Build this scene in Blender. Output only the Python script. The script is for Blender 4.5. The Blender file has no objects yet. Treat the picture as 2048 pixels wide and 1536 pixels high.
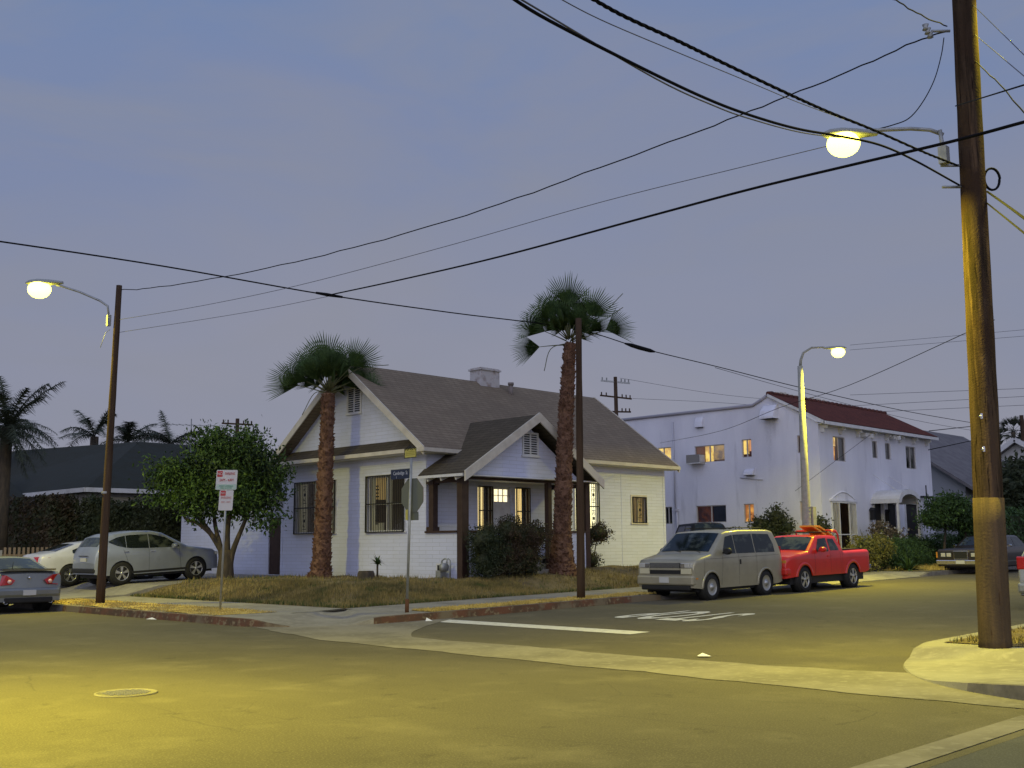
import bpy, math, random
import numpy as np
from mathutils import Vector, Matrix
random.seed(7)
R_ = math.radians
sc = bpy.context.scene
COL = sc.collection

# ------------------------------------------------------------------ camera
cam_d = bpy.data.cameras.new('camera'); cam = bpy.data.objects.new('camera', cam_d); COL.objects.link(cam)
cam_d.sensor_width = 36; cam_d.lens = 38.204; cam_d.clip_start = .05; cam_d.clip_end = 3000
m = Matrix(((0.7040348, -0.0993284, -0.7031848, 0), (-0.7101218, -0.1094464, -0.6955203, 0), (-0.0078761, 0.9890174, -0.1475894, 1.55), (0, 0, 0, 1)))
cam.matrix_world = m
sc.camera = cam

# ------------------------------------------------------------------ sky (dusk) and exposure
w = bpy.data.worlds.new('World'); sc.world = w; w.use_nodes = True
nt = w.node_tree; nt.nodes.clear()
def wn(t, **k):
    n = nt.nodes.new(t)
    for a, b in k.items(): setattr(n, a, b)
    return n
tc = wn('ShaderNodeTexCoord'); sep = wn('ShaderNodeSeparateXYZ'); nt.links.new(tc.outputs['Generated'], sep.inputs[0])
ramp = wn('ShaderNodeValToRGB')
el = ramp.color_ramp.elements
SKY = [(0.0, (.245, .245, .280)), (.10, (.222, .228, .285)), (.22, (.192, .212, .292)), (.36, (.160, .196, .312)), (.52, (.122, .184, .335)), (.75, (.09, .16, .34)), (1.0, (.07, .13, .31))]
el[0].position, el[0].color = SKY[0][0], (*SKY[0][1], 1)
el[1].position, el[1].color = SKY[-1][0], (*SKY[-1][1], 1)
for p, c in SKY[1:-1]:
    e = el.new(p); e.color = (*c, 1)
# thin uneven cloud, only a few percent
noi = wn('ShaderNodeTexNoise'); noi.inputs['Scale'].default_value = 2.2; noi.inputs['Detail'].default_value = 3; noi.inputs['Distortion'].default_value = .4
mp = wn('ShaderNodeMapping'); mp.inputs['Scale'].default_value = (1, 1, 2.6)
nt.links.new(tc.outputs['Generated'], mp.inputs[0]); nt.links.new(mp.outputs[0], noi.inputs['Vector'])
nadd = wn('ShaderNodeMath', operation='MULTIPLY_ADD'); nadd.inputs[1].default_value = .34; nadd.inputs[2].default_value = -.17
nt.links.new(noi.outputs[0], nadd.inputs[0])
zadd = wn('ShaderNodeMath', operation='ADD'); nt.links.new(sep.outputs['Z'], zadd.inputs[0]); nt.links.new(nadd.outputs[0], zadd.inputs[1])
nt.links.new(zadd.outputs[0], ramp.inputs[0])
# afterglow on the side of the sky where the sun has set (behind the camera)
dot = wn('ShaderNodeVectorMath', operation='DOT_PRODUCT'); dot.inputs[1].default_value = (-.75, -.60, .28)
nt.links.new(tc.outputs['Generated'], dot.inputs[0])
gr = wn('ShaderNodeValToRGB'); ge = gr.color_ramp.elements
ge[0].position = .15; ge[0].color = (0, 0, 0, 1); ge[1].position = 1; ge[1].color = (.80, .79, 1.0, 1)
nt.links.new(dot.outputs['Value'], gr.inputs[0])
n2_ = wn('ShaderNodeTexNoise'); n2_.inputs['Scale'].default_value = 3.4; n2_.inputs['Detail'].default_value = 5; n2_.inputs['Roughness'].default_value = .55; n2_.inputs['Distortion'].default_value = .8
mp2 = wn('ShaderNodeMapping'); mp2.inputs['Scale'].default_value = (1, 1, 3.2); mp2.inputs['Location'].default_value = (3, 1, 0); nt.links.new(tc.outputs['Generated'], mp2.inputs[0]); nt.links.new(mp2.outputs[0], n2_.inputs['Vector'])
r2_ = wn('ShaderNodeMapRange'); r2_.inputs[1].default_value = .40; r2_.inputs[2].default_value = .68; r2_.inputs[4].default_value = .55; nt.links.new(n2_.outputs[0], r2_.inputs[0])
cl_ = wn('ShaderNodeMixRGB'); cl_.inputs[2].default_value = (.205, .215, .262, 1); nt.links.new(r2_.outputs[0], cl_.inputs[0]); nt.links.new(ramp.outputs[0], cl_.inputs[1])
addc = wn('ShaderNodeMixRGB', blend_type='ADD'); addc.inputs[0].default_value = .70
nt.links.new(cl_.outputs[0], addc.inputs[1]); nt.links.new(gr.outputs[0], addc.inputs[2])
bg = wn('ShaderNodeBackground'); bg.inputs[1].default_value = 1.26
out = wn('ShaderNodeOutputWorld'); nt.links.new(addc.outputs[0], bg.inputs[0]); nt.links.new(bg.outputs[0], out.inputs[0])

vs = sc.view_settings
vs.view_transform = 'Standard'; vs.look = 'None'; vs.gamma = 1; vs.exposure = 0; vs.use_curve_mapping = False
sc.cycles.max_bounces = 6; sc.cycles.transparent_max_bounces = 10
try: sc.cycles.use_denoising = True
except Exception: pass
sc.cycles.sample_clamp_indirect = 4

LAMP_COL = (1.0, .87, .045)
LAMP_W = 2600

# ------------------------------------------------------------------ materials
MATS = {}
def mat(name, col, rough=.8, metal=0, noise=None, bump=None, emit=None, coat=0, spec=.3, coord='Object', alpha=None):
    if name in MATS: return MATS[name]
    M = bpy.data.materials.new(name); M.use_nodes = True
    t = M.node_tree; b = t.nodes['Principled BSDF']
    b.inputs['Base Color'].default_value = (*col, 1); b.inputs['Roughness'].default_value = rough
    b.inputs['Metallic'].default_value = metal; b.inputs['Coat Weight'].default_value = coat; b.inputs['Specular IOR Level'].default_value = spec
    c = t.nodes.new('ShaderNodeTexCoord')
    last = None
    if noise:
        # noise = list of (scale, colour, low, high, stretch)
        for (s, c2, lo, hi, st) in noise:
            mpn = t.nodes.new('ShaderNodeMapping'); mpn.inputs['Scale'].default_value = st
            t.links.new(c.outputs[coord], mpn.inputs[0])
            n = t.nodes.new('ShaderNodeTexNoise'); n.inputs['Scale'].default_value = s; n.inputs['Detail'].default_value = 5; n.inputs['Roughness'].default_value = .6
            t.links.new(mpn.outputs[0], n.inputs['Vector'])
            r = t.nodes.new('ShaderNodeMapRange'); r.inputs[1].default_value = lo; r.inputs[2].default_value = hi
            t.links.new(n.outputs[0], r.inputs[0])
            mx = t.nodes.new('ShaderNodeMixRGB'); mx.inputs[2].default_value = (*c2, 1)
            if last: t.links.new(last.outputs[0], mx.inputs[1])
            else: mx.inputs[1].default_value = (*col, 1)
            t.links.new(r.outputs[0], mx.inputs[0]); last = mx
        t.links.new(last.outputs[0], b.inputs['Base Color'])
    if bump:
        s, strength, dist = bump
        n = t.nodes.new('ShaderNodeTexNoise'); n.inputs['Scale'].default_value = s; n.inputs['Detail'].default_value = 4
        t.links.new(c.outputs[coord], n.inputs['Vector'])
        bp = t.nodes.new('ShaderNodeBump'); bp.inputs['Strength'].default_value = strength; bp.inputs['Distance'].default_value = dist
        t.links.new(n.outputs[0], bp.inputs['Height']); t.links.new(bp.outputs[0], b.inputs['Normal'])
    if emit:
        b.inputs['Emission Color'].default_value = (*emit[0], 1); b.inputs['Emission Strength'].default_value = emit[1]
    MATS[name] = M
    return M
S1 = (1, 1, 1)

def siding_mat():
    M = bpy.data.materials.new('painted_siding'); M.use_nodes = True; t = M.node_tree; b = t.nodes['Principled BSDF']
    b.inputs['Roughness'].default_value = .7; b.inputs['Specular IOR Level'].default_value = .25
    c = t.nodes.new('ShaderNodeTexCoord'); s = t.nodes.new('ShaderNodeSeparateXYZ'); t.links.new(c.outputs['Object'], s.inputs[0])
    ad = t.nodes.new('ShaderNodeMath'); ad.operation = 'ADD'; t.links.new(s.outputs[0], ad.inputs[0]); t.links.new(s.outputs[1], ad.inputs[1])
    cb = t.nodes.new('ShaderNodeCombineXYZ'); t.links.new(ad.outputs[0], cb.inputs[0]); t.links.new(s.outputs[2], cb.inputs[1])
    br = t.nodes.new('ShaderNodeTexBrick'); t.links.new(cb.outputs[0], br.inputs['Vector'])
    br.inputs['Scale'].default_value = 1; br.inputs['Brick Width'].default_value = .62; br.inputs['Row Height'].default_value = .118; br.inputs['Mortar Size'].default_value = .0045
    br.inputs['Mortar Smooth'].default_value = .3
    br.inputs['Color1'].default_value = (.60, .63, .76, 1); br.inputs['Color2'].default_value = (.56, .59, .71, 1); br.inputs['Mortar'].default_value = (.44, .46, .50, 1)
    n = t.nodes.new('ShaderNodeTexNoise'); n.inputs['Scale'].default_value = 1.1; n.inputs['Detail'].default_value = 6; t.links.new(c.outputs['Object'], n.inputs['Vector'])
    r = t.nodes.new('ShaderNodeMapRange'); r.inputs[1].default_value = .45; r.inputs[2].default_value = .8; r.inputs[4].default_value = .30; t.links.new(n.outputs[0], r.inputs[0])
    mx = t.nodes.new('ShaderNodeMixRGB'); t.links.new(r.outputs[0], mx.inputs[0]); t.links.new(br.outputs['Color'], mx.inputs[1]); mx.inputs[2].default_value = (.50, .50, .48, 1)
    # splash-back dirt just over the ground
    dr = t.nodes.new('ShaderNodeMapRange'); dr.inputs[1].default_value = .35; dr.inputs[2].default_value = 0; dr.inputs[4].default_value = .5; t.links.new(s.outputs[2], dr.inputs[0])
    dm = t.nodes.new('ShaderNodeMath'); dm.operation = 'MULTIPLY'; t.links.new(dr.outputs[0], dm.inputs[0]); t.links.new(n.outputs[0], dm.inputs[1])
    mx2 = t.nodes.new('ShaderNodeMixRGB'); t.links.new(dm.outputs[0], mx2.inputs[0]); t.links.new(mx.outputs[0], mx2.inputs[1]); mx2.inputs[2].default_value = (.26, .22, .15, 1)
    t.links.new(mx2.outputs[0], b.inputs['Base Color'])
    bp = t.nodes.new('ShaderNodeBump'); bp.inputs['Strength'].default_value = .6; bp.inputs['Distance'].default_value = .012; bp.invert = True
    t.links.new(br.outputs['Fac'], bp.inputs['Height']); t.links.new(bp.outputs[0], b.inputs['Normal'])
    return M
MATS['siding'] = siding_mat()

def shingle_mat(name, a, b_, gap, dirt):
    M = bpy.data.materials.new(name); M.use_nodes = True; t = M.node_tree; b = t.nodes['Principled BSDF']; b.inputs['Roughness'].default_value = .92; b.inputs['Specular IOR Level'].default_value = .15
    c = t.nodes.new('ShaderNodeTexCoord'); s = t.nodes.new('ShaderNodeSeparateXYZ'); t.links.new(c.outputs['Object'], s.inputs[0])
    ad = t.nodes.new('ShaderNodeMath'); ad.operation = 'ADD'; t.links.new(s.outputs[0], ad.inputs[0]); t.links.new(s.outputs[1], ad.inputs[1])
    mz = t.nodes.new('ShaderNodeMath'); mz.operation = 'MULTIPLY'; mz.inputs[1].default_value = 1.7; t.links.new(s.outputs[2], mz.inputs[0])
    cb = t.nodes.new('ShaderNodeCombineXYZ'); t.links.new(ad.outputs[0], cb.inputs[0]); t.links.new(mz.outputs[0], cb.inputs[1])
    br = t.nodes.new('ShaderNodeTexBrick'); t.links.new(cb.outputs[0], br.inputs['Vector']); br.inputs['Scale'].default_value = 1; br.inputs['Brick Width'].default_value = .32; br.inputs['Row Height'].default_value = .16; br.inputs['Mortar Size'].default_value = .010; br.inputs['Bias'].default_value = -.1
    br.inputs['Color1'].default_value = (*a, 1); br.inputs['Color2'].default_value = (*b_, 1); br.inputs['Mortar'].default_value = (*gap, 1)
    n = t.nodes.new('ShaderNodeTexNoise'); n.inputs['Scale'].default_value = .7; n.inputs['Detail'].default_value = 8; n.inputs['Roughness'].default_value = .7; t.links.new(c.outputs['Object'], n.inputs['Vector'])
    r = t.nodes.new('ShaderNodeMapRange'); r.inputs[1].default_value = .42; r.inputs[2].default_value = .72; r.inputs[4].default_value = .75; t.links.new(n.outputs[0], r.inputs[0])
    mx = t.nodes.new('ShaderNodeMixRGB'); t.links.new(r.outputs[0], mx.inputs[0]); t.links.new(br.outputs['Color'], mx.inputs[1]); mx.inputs[2].default_value = (*dirt, 1); t.links.new(mx.outputs[0], b.inputs['Base Color'])
    n2 = t.nodes.new('ShaderNodeTexNoise'); n2.inputs['Scale'].default_value = 45; t.links.new(c.outputs['Object'], n2.inputs['Vector']); ml = t.nodes.new('ShaderNodeMath'); ml.operation = 'MULTIPLY_ADD'; ml.inputs[1].default_value = -.8; t.links.new(br.outputs['Fac'], ml.inputs[0]); t.links.new(n2.outputs[0], ml.inputs[2])
    bp = t.nodes.new('ShaderNodeBump'); bp.inputs['Strength'].default_value = .7; bp.inputs['Distance'].default_value = .012; t.links.new(ml.outputs[0], bp.inputs['Height']); t.links.new(bp.outputs[0], b.inputs['Normal'])
    MATS[name] = M; return M
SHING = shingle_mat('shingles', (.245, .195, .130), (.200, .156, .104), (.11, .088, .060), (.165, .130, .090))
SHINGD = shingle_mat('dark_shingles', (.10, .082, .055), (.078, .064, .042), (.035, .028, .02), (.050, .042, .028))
def asphalt_mat(name, c1, c2, patch):
    M = bpy.data.materials.new(name); M.use_nodes = True; t = M.node_tree; b = t.nodes['Principled BSDF']
    b.inputs['Roughness'].default_value = .82; b.inputs['Specular IOR Level'].default_value = .35
    c = t.nodes.new('ShaderNodeTexCoord')
    def noise(s, d, st=(1, 1, 1)):
        mpn = t.nodes.new('ShaderNodeMapping'); mpn.inputs['Scale'].default_value = st; t.links.new(c.outputs['Object'], mpn.inputs[0])
        n = t.nodes.new('ShaderNodeTexNoise'); n.inputs['Scale'].default_value = s; n.inputs['Detail'].default_value = d; n.inputs['Roughness'].default_value = .65
        t.links.new(mpn.outputs[0], n.inputs['Vector']); return n
    def mix(a, f, col):
        mx = t.nodes.new('ShaderNodeMixRGB')
        if isinstance(a, tuple): mx.inputs[1].default_value = (*a, 1)
        else: t.links.new(a.outputs[0], mx.inputs[1])
        mx.inputs[2].default_value = (*col, 1); t.links.new(f.outputs[0], mx.inputs[0]); return mx
    def rng(n, lo, hi, o=1):
        r = t.nodes.new('ShaderNodeMapRange'); r.inputs[1].default_value = lo; r.inputs[2].default_value = hi; r.inputs[4].default_value = o; t.links.new(n.outputs[0], r.inputs[0]); return r
    x = mix(c1, rng(noise(.35, 6, (1, .35, 1)), .42, .62), c2)
    x = mix(x, rng(noise(.9, 7), .52, .68, .6), patch)
    x = mix(x, rng(noise(.22, 4, (1, .5, 1)), .52, .66, .45), tuple(v * .60 for v in c1))
    x = mix(x, rng(noise(2.6, 6), .60, .68, .5), tuple(v * .4 for v in c1))
    x = mix(x, rng(noise(55, 2), .52, .75, .8), tuple(v * 2.1 for v in c2))
    x = mix(x, rng(noise(75, 2), .56, .75, .8), tuple(v * .35 for v in c1))
    # cracks
    dn = noise(1.5, 4)
    mv = t.nodes.new('ShaderNodeMixRGB'); mv.inputs[0].default_value = .12; t.links.new(c.outputs['Object'], mv.inputs[1]); t.links.new(dn.outputs['Color'], mv.inputs[2])
    vo = t.nodes.new('ShaderNodeTexVoronoi'); vo.feature = 'DISTANCE_TO_EDGE'; vo.inputs['Scale'].default_value = .42; t.links.new(mv.outputs[0], vo.inputs['Vector'])
    cr = t.nodes.new('ShaderNodeMapRange'); cr.inputs[1].default_value = .004; cr.inputs[2].default_value = 0; cr.inputs[4].default_value = .35; t.links.new(vo.outputs['Distance'], cr.inputs[0])
    gate = rng(noise(.25, 2), .50, .56); ml = t.nodes.new('ShaderNodeMath'); ml.operation = 'MULTIPLY'; t.links.new(cr.outputs[0], ml.inputs[0]); t.links.new(gate.outputs[0], ml.inputs[1])
    x = mix(x, ml, (.02, .018, .016))
    t.links.new(x.outputs[0], b.inputs['Base Color'])
    bn = noise(60, 3); bp = t.nodes.new('ShaderNodeBump'); bp.inputs['Strength'].default_value = .55; bp.inputs['Distance'].default_value = .006
    t.links.new(bn.outputs[0], bp.inputs['Height']); t.links.new(bp.outputs[0], b.inputs['Normal'])
    MATS[name] = M; return M
asphalt_mat('asphalt', (.080, .069, .040), (.098, .085, .050), (.145, .127, .080))
asphalt_mat('asphalt_dark', (.05, .052, .055), (.065, .066, .066), (.08, .08, .075))
CONC = mat('concrete', (.26, .245, .205), .85, noise=[(1.2, (.19, .175, .145), .4, .65, S1), (6, (.31, .29, .245), .5, .75, S1), (40, (.15, .14, .12), .58, .8, S1)], bump=(45, .35, .004))
GUTC = mat('gutter_concrete', (.22, .20, .155), .85, noise=[(.8, (.155, .14, .105), .42, .62, S1), (7, (.27, .25, .20), .52, .75, S1), (50, (.15, .14, .12), .58, .8, S1)], bump=(45, .4, .005))
CURBR = mat('red_curb_paint', (.13, .058, .034), .85, noise=[(2.2, (.08, .050, .032), .4, .6, S1), (9, (.20, .16, .10), .54, .66, S1), (.6, (.15, .12, .08), .55, .6, S1)])
CURBG = mat('curb_concrete', (.17, .155, .135), .85, noise=[(4, (.10, .09, .08), .4, .65, S1)])
SOIL = mat('soil', (.105, .078, .042), .95, noise=[(1.2, (.20, .155, .07), .4, .6, S1), (5, (.085, .075, .03), .5, .7, S1), (30, (.25, .19, .09), .55, .75, S1)], bump=(18, .8, .03))
DRYG = mat('dry_grass', (.25, .195, .066), .85, noise=[(.9, (.12, .105, .036), .42, .6, S1), (7, (.34, .25, .085), .50, .7, S1), (1.7, (.06, .085, .022), .56, .66, S1)])
PALEG = mat('straw_grass', (.50, .38, .10), .8, noise=[(2, (.34, .25, .07), .42, .6, S1), (9, (.62, .48, .15), .45, .7, S1)])
GREENG = mat('green_grass', (.055, .085, .022), .8, noise=[(3, (.10, .11, .03), .42, .6, S1)])
WHITE = mat('white_trim', (.62, .62, .60), .6, noise=[(2.5, (.52, .51, .48), .45, .7, S1)])
CREAM = mat('cream_fascia', (.56, .52, .42), .6, noise=[(2.5, (.46, .42, .33), .45, .7, S1)])
SHINGB = mat('black_shingles', (.026, .027, .017), .9, noise=[(2, (.028, .032, .024), .4, .65, S1), (30, (.040, .045, .036), .55, .75, S1)], bump=(30, .5, .012))
SHINGG = mat('grey_shingles', (.13, .12, .12), .9, noise=[(2, (.17, .16, .155), .4, .65, S1)], bump=(30, .5, .012))
BROWN = mat('brown_paint', (.040, .022, .016), .55, noise=[(5, (.055, .032, .024), .4, .65, S1)])
BLACK = mat('black_metal', (.012, .012, .013), .5)
BLACKW = mat('cable_black', (.008, .008, .009), .8, spec=.1)
GLASSD = mat('dark_glass', (.02, .024, .028), .08, spec=.6, noise=[(1.5, (.05, .05, .05), .5, .7, S1)])
CURTAIN = mat('curtain', (.50, .46, .38), .9, emit=((.40, .36, .26), .22), noise=[(30, (.24, .22, .18), .45, .6, (1, 1, .02))])  # faint emission stands in for dim room light on the cloth
STUCCO = mat('stucco', (.70, .70, .74), .85, noise=[(.5, (.58, .58, .63), .42, .66, (1, 1, .35)), (1.6, (.46, .46, .50), .58, .74, (1, 1, .15)), (14, (.66, .66, .69), .5, .8, S1)], bump=(22, .5, .015))
TILE = mat('roof_tile', (.095, .028, .018), .85, noise=[(2, (.065, .020, .014), .4, .65, S1), (18, (.14, .045, .028), .5, .7, S1)])
WOODP = mat('pole_wood', (.070, .047, .031), .97, spec=.06, noise=[(4.5, (.030, .021, .014), .44, .58, (1, 1, .09)), (12, (.115, .074, .044), .54, .66, (1, 1, .05)), (34, (.016, .011, .008), .57, .65, (1, 1, .05)), (1.1, (.045, .028, .018), .5, .6, (1, 1, .5))], bump=(34, .7, .010))
WOODL = mat('pole_wood_lower', (.085, .062, .041), .97, spec=.06, noise=[(3.2, (.060, .043, .028), .42, .62, (1, 1, .14)), (10, (.125, .085, .05), .5, .74, (1, 1, .07)), (22, (.05, .03, .018), .62, .70, (1, 1, .10))], bump=(30, .6, .012))
WOODD = mat('pole_wood_dark', (.066, .043, .027), .95, spec=.08, noise=[(4, (.042, .027, .018), .42, .6, (1, 1, .1)), (10, (.10, .066, .04), .52, .74, (1, 1, .06))], bump=(30, .6, .01))
GALV = mat('galvanised_steel', (.34, .35, .33), .5, .5, noise=[(6, (.24, .25, .24), .45, .7, S1)])
RUST = mat('rusty_steel', (.10, .045, .02), .9)
LCONC = mat('lamp_post_concrete', (.32, .32, .27), .8, noise=[(8, (.24, .24, .2), .45, .7, S1)])
TRUNKM = mat('palm_trunk', (.125, .064, .038), .95, noise=[(3, (.19, .105, .062), .42, .6, (1, 1, 2)), (12, (.055, .03, .02), .50, .68, S1)], bump=(14, .9, .04))
BARK = mat('bark', (.048, .040, .029), .95, noise=[(6, (.085, .065, .042), .42, .6, (1, 1, .3))], bump=(20, .8, .02))
def leafm(n, a, b, c, s=1.3): return mat(n, a, .6, noise=[(s, b, .42, .58, S1), (s * 6, c, .52, .7, S1)], spec=.25)
PALMG = leafm('palm_leaf', (.052, .092, .024), (.030, .058, .016), (.090, .135, .038), 2)
PALMD = leafm('palm_leaf_far', (.030, .040, .022), (.045, .055, .03), (.07, .075, .045), 2)
LEAFG = leafm('leaf_green', (.034, .072, .014), (.012, .026, .007), (.085, .15, .026), .9)
LEAFD = leafm('leaf_dark', (.024, .036, .014), (.040, .046, .020), (.055, .060, .024))
LEAFR = leafm('leaf_reddish', (.050, .034, .018), (.030, .040, .016), (.075, .045, .022))
HEDGE = leafm('hedge_leaf', (.030, .062, .018), (.045, .085, .022), (.06, .11, .03))
YLEAF = leafm('yellowish_leaf', (.13, .12, .03), (.07, .08, .02), (.20, .17, .05))
TYRE = mat('tyre', (.018, .018, .018), .85)
RIM = mat('alloy_rim', (.55, .55, .52), .28, .8)
HUB = mat('steel_hubcap', (.42, .42, .40), .35, .7)
CGLASS = mat('car_glass', (.010, .014, .014), .07, spec=.45, noise=[(1.8, (.055, .065, .055), .50, .62, (1, 1, 1.5))])
CDARK = mat('car_plastic', (.018, .018, .018), .6)
CHROME = mat('chrome', (.6, .6, .6), .15, 1)
HEADL = mat('headlight_glass', (.62, .62, .58), .12, .35, coat=.6)
AMBER = mat('amber_lens', (.55, .22, .03), .25, coat=.5)
REDL = mat('tail_light', (.42, .010, .012), .22, coat=.8)
PLATE = mat('number_plate', (.50, .50, .47), .5)
INTER = mat('car_interior', (.16, .16, .13), .8)
SIGNW = mat('sign_white', (.60, .57, .52), .5)
SIGNR = mat('sign_red', (.48, .035, .03), .5)
SIGNP = mat('sign_faded_red', (.55, .20, .17), .5)
SIGNG = mat('sign_green', (.10, .36, .20), .5)
SIGNB = mat('sign_navy', (.012, .022, .055), .4)
SIGNY = mat('sign_yellow', (.52, .46, .10), .5)
ALU = mat('sign_back', (.155, .165, .12), .55, .3)
PAINTW = mat('road_paint', (.62, .61, .55), .7, noise=[(9, (.46, .44, .38), .50, .70, S1), (45, (.22, .20, .17), .60, .74, S1)])
ORANGE = mat('orange_plywood', (.62, .26, .03), .7, noise=[(5, (.5, .2, .02), .4, .7, S1)])

# ------------------------------------------------------------------ mesh helper
class MB:
    def __init__(s): s.v = []; s.f = []; s.sm = []
    def add(s, vs_, fs, smooth=False):
        o = len(s.v); s.v += [tuple(map(float, p)) for p in vs_]; s.f += [tuple(i + o for i in f) for f in fs]; s.sm += [smooth] * len(fs); return s
    def box(s, x0, x1, y0, y1, z0, z1):
        x0, x1 = sorted((x0, x1)); y0, y1 = sorted((y0, y1)); z0, z1 = sorted((z0, z1))
        return s.add([(x0, y0, z0), (x1, y0, z0), (x1, y1, z0), (x0, y1, z0), (x0, y0, z1), (x1, y0, z1), (x1, y1, z1), (x0, y1, z1)],
                     [(0, 3, 2, 1), (4, 5, 6, 7), (0, 1, 5, 4), (1, 2, 6, 5), (2, 3, 7, 6), (3, 0, 4, 7)])
    def bar(s, a, b, w_, h_=None, up=(0, 0, 1)):
        a = Vector(a); b = Vector(b); h_ = h_ or w_; d = (b - a).normalized(); u = Vector(up)
        if abs(d.dot(u)) > .95: u = Vector((1, 0, 0))
        sx = d.cross(u).normalized() * w_ / 2; sz = sx.cross(d).normalized() * h_ / 2
        p = [a - sx - sz, a + sx - sz, a + sx + sz, a - sx + sz, b - sx - sz, b + sx - sz, b + sx + sz, b - sx + sz]
        return s.add(p, [(0, 3, 2, 1), (4, 5, 6, 7), (0, 1, 5, 4), (1, 2, 6, 5), (2, 3, 7, 6), (3, 0, 4, 7)])
    def tube(s, pts, r, n=8, cap=True, smooth=True):
        pts = [Vector(p) for p in pts]; N = len(pts); rs = r if hasattr(r, '__len__') else [r] * N
        vs_ = []; prev = None
        for i, p in enumerate(pts):
            d = (pts[min(i + 1, N - 1)] - pts[max(i - 1, 0)]).normalized()
            if prev is None:
                u = Vector((0, 0, 1)) if abs(d.z) < .9 else Vector((1, 0, 0)); a = d.cross(u).normalized()
            else: a = (prev - d * prev.dot(d)).normalized()
            prev = a; b = d.cross(a)
            for k in range(n):
                t = 2 * math.pi * k / n; vs_.append(p + (a * math.cos(t) + b * math.sin(t)) * rs[i])
        fs = [(i * n + k, i * n + (k + 1) % n, (i + 1) * n + (k + 1) % n, (i + 1) * n + k) for i in range(N - 1) for k in range(n)]
        s.add(vs_, fs, smooth)
        if cap:
            o = len(s.v) - len(vs_); s.f += [tuple(o + k for k in reversed(range(n))), tuple(o + (N - 1) * n + k for k in range(n))]; s.sm += [False, False]
        return s
    def prism(s, poly, axis, a, b):
        """poly in the two other coordinates, extruded along axis from a to b"""
        n = len(poly)
        def P(u, v, t): return {'x': (t, u, v), 'y': (u, t, v), 'z': (u, v, t)}[axis]
        vs_ = [P(u, v, a) for u, v in poly] + [P(u, v, b) for u, v in poly]
        return s.add(vs_, [tuple(range(n)), tuple(reversed(range(n, 2 * n)))] + [(i, i + n, (i + 1) % n + n, (i + 1) % n) for i in range(n)])
    def slab(s, quad, th):
        """planar polygon of 3D points thickened downwards along its normal"""
        q = [Vector(p) for p in quad]; nrm = (q[1] - q[0]).cross(q[2] - q[0]).normalized()
        if nrm.z < 0: nrm = -nrm
        n = len(q); lo = [p - nrm * th for p in q]
        return s.add(q + lo, [tuple(range(n)), tuple(reversed(range(n, 2 * n)))] + [(i, i + n, (i + 1) % n + n, (i + 1) % n) for i in range(n)])
    def lathe(s, prof, c=(0, 0, 0), axis='z', n=24, smooth=True):
        vs_ = []
        for r, h in prof:
            for k in range(n):
                t = 2 * math.pi * k / n; a, b = r * math.cos(t), r * math.sin(t)
                vs_.append({'z': (c[0] + a, c[1] + b, c[2] + h), 'y': (c[0] + a, c[1] + h, c[2] + b), 'x': (c[0] + h, c[1] + a, c[2] + b)}[axis])
        return s.add(vs_, [(i * n + k, i * n + (k + 1) % n, (i + 1) * n + (k + 1) % n, (i + 1) * n + k) for i in range(len(prof) - 1) for k in range(n)], smooth)
    def build(s, name, material, parent=None, origin=None, sharp=None, fix=True):
        me = bpy.data.meshes.new(name)
        o = origin if origin is not None else ((parent['org'] if parent is not None and 'org' in parent.keys() else (0, 0, 0)))
        o = tuple(o)
        me.from_pydata([(p[0] - o[0], p[1] - o[1], p[2] - o[2]) for p in s.v], [], s.f)
        me.polygons.foreach_set('use_smooth', s.sm)
        me.materials.append(material)
        if fix and len(s.f) < 20000:
            import bmesh
            b = bmesh.new(); b.from_mesh(me); bmesh.ops.recalc_face_normals(b, faces=b.faces); b.to_mesh(me); b.free()
        if sharp: me.set_sharp_from_angle(angle=R_(sharp))
        me.update()
        ob = bpy.data.objects.new(name, me); COL.objects.link(ob)
        if parent is not None:
            ob.parent = parent; ob['org'] = o
        elif origin is not None: ob.location = origin
        return ob
def islands(mb, name, material, parent, **k):
    par = list(range(len(mb.v)))
    def find(a):
        while par[a] != a: par[a] = par[par[a]]; a = par[a]
        return a
    for f in mb.f:
        for i in f[1:]: par[find(i)] = find(f[0])
    G = {}
    for f, s_ in zip(mb.f, mb.sm): G.setdefault(find(f[0]), []).append((f, s_))
    out_ = []
    for fs in G.values():
        m2 = MB(); idx = {}
        for f, s_ in fs:
            for i in f:
                if i not in idx: idx[i] = len(m2.v); m2.v.append(mb.v[i])
            m2.f.append(tuple(idx[i] for i in f)); m2.sm.append(s_)
        out_.append(m2.build(name, material, parent, **k))
    return out_
def thing(name, label, cat, loc=(0, 0, 0), group=None, rz=0, local=False):
    o = bpy.data.objects.new(name, None); COL.objects.link(o); o.location = loc; o.rotation_euler = (0, 0, rz); o.empty_display_size = .2
    o['label'] = label; o['category'] = cat; o['org'] = (0., 0., 0.) if local else tuple(float(v) for v in loc)
    if group: o['group'] = group
    return o
def tag(o, label, cat, group=None, kind=None):
    if label: o['label'] = label
    if cat: o['category'] = cat
    if group: o['group'] = group
    if kind: o['kind'] = kind
    return o
def struct(o): o['kind'] = 'structure'; return o
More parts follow.
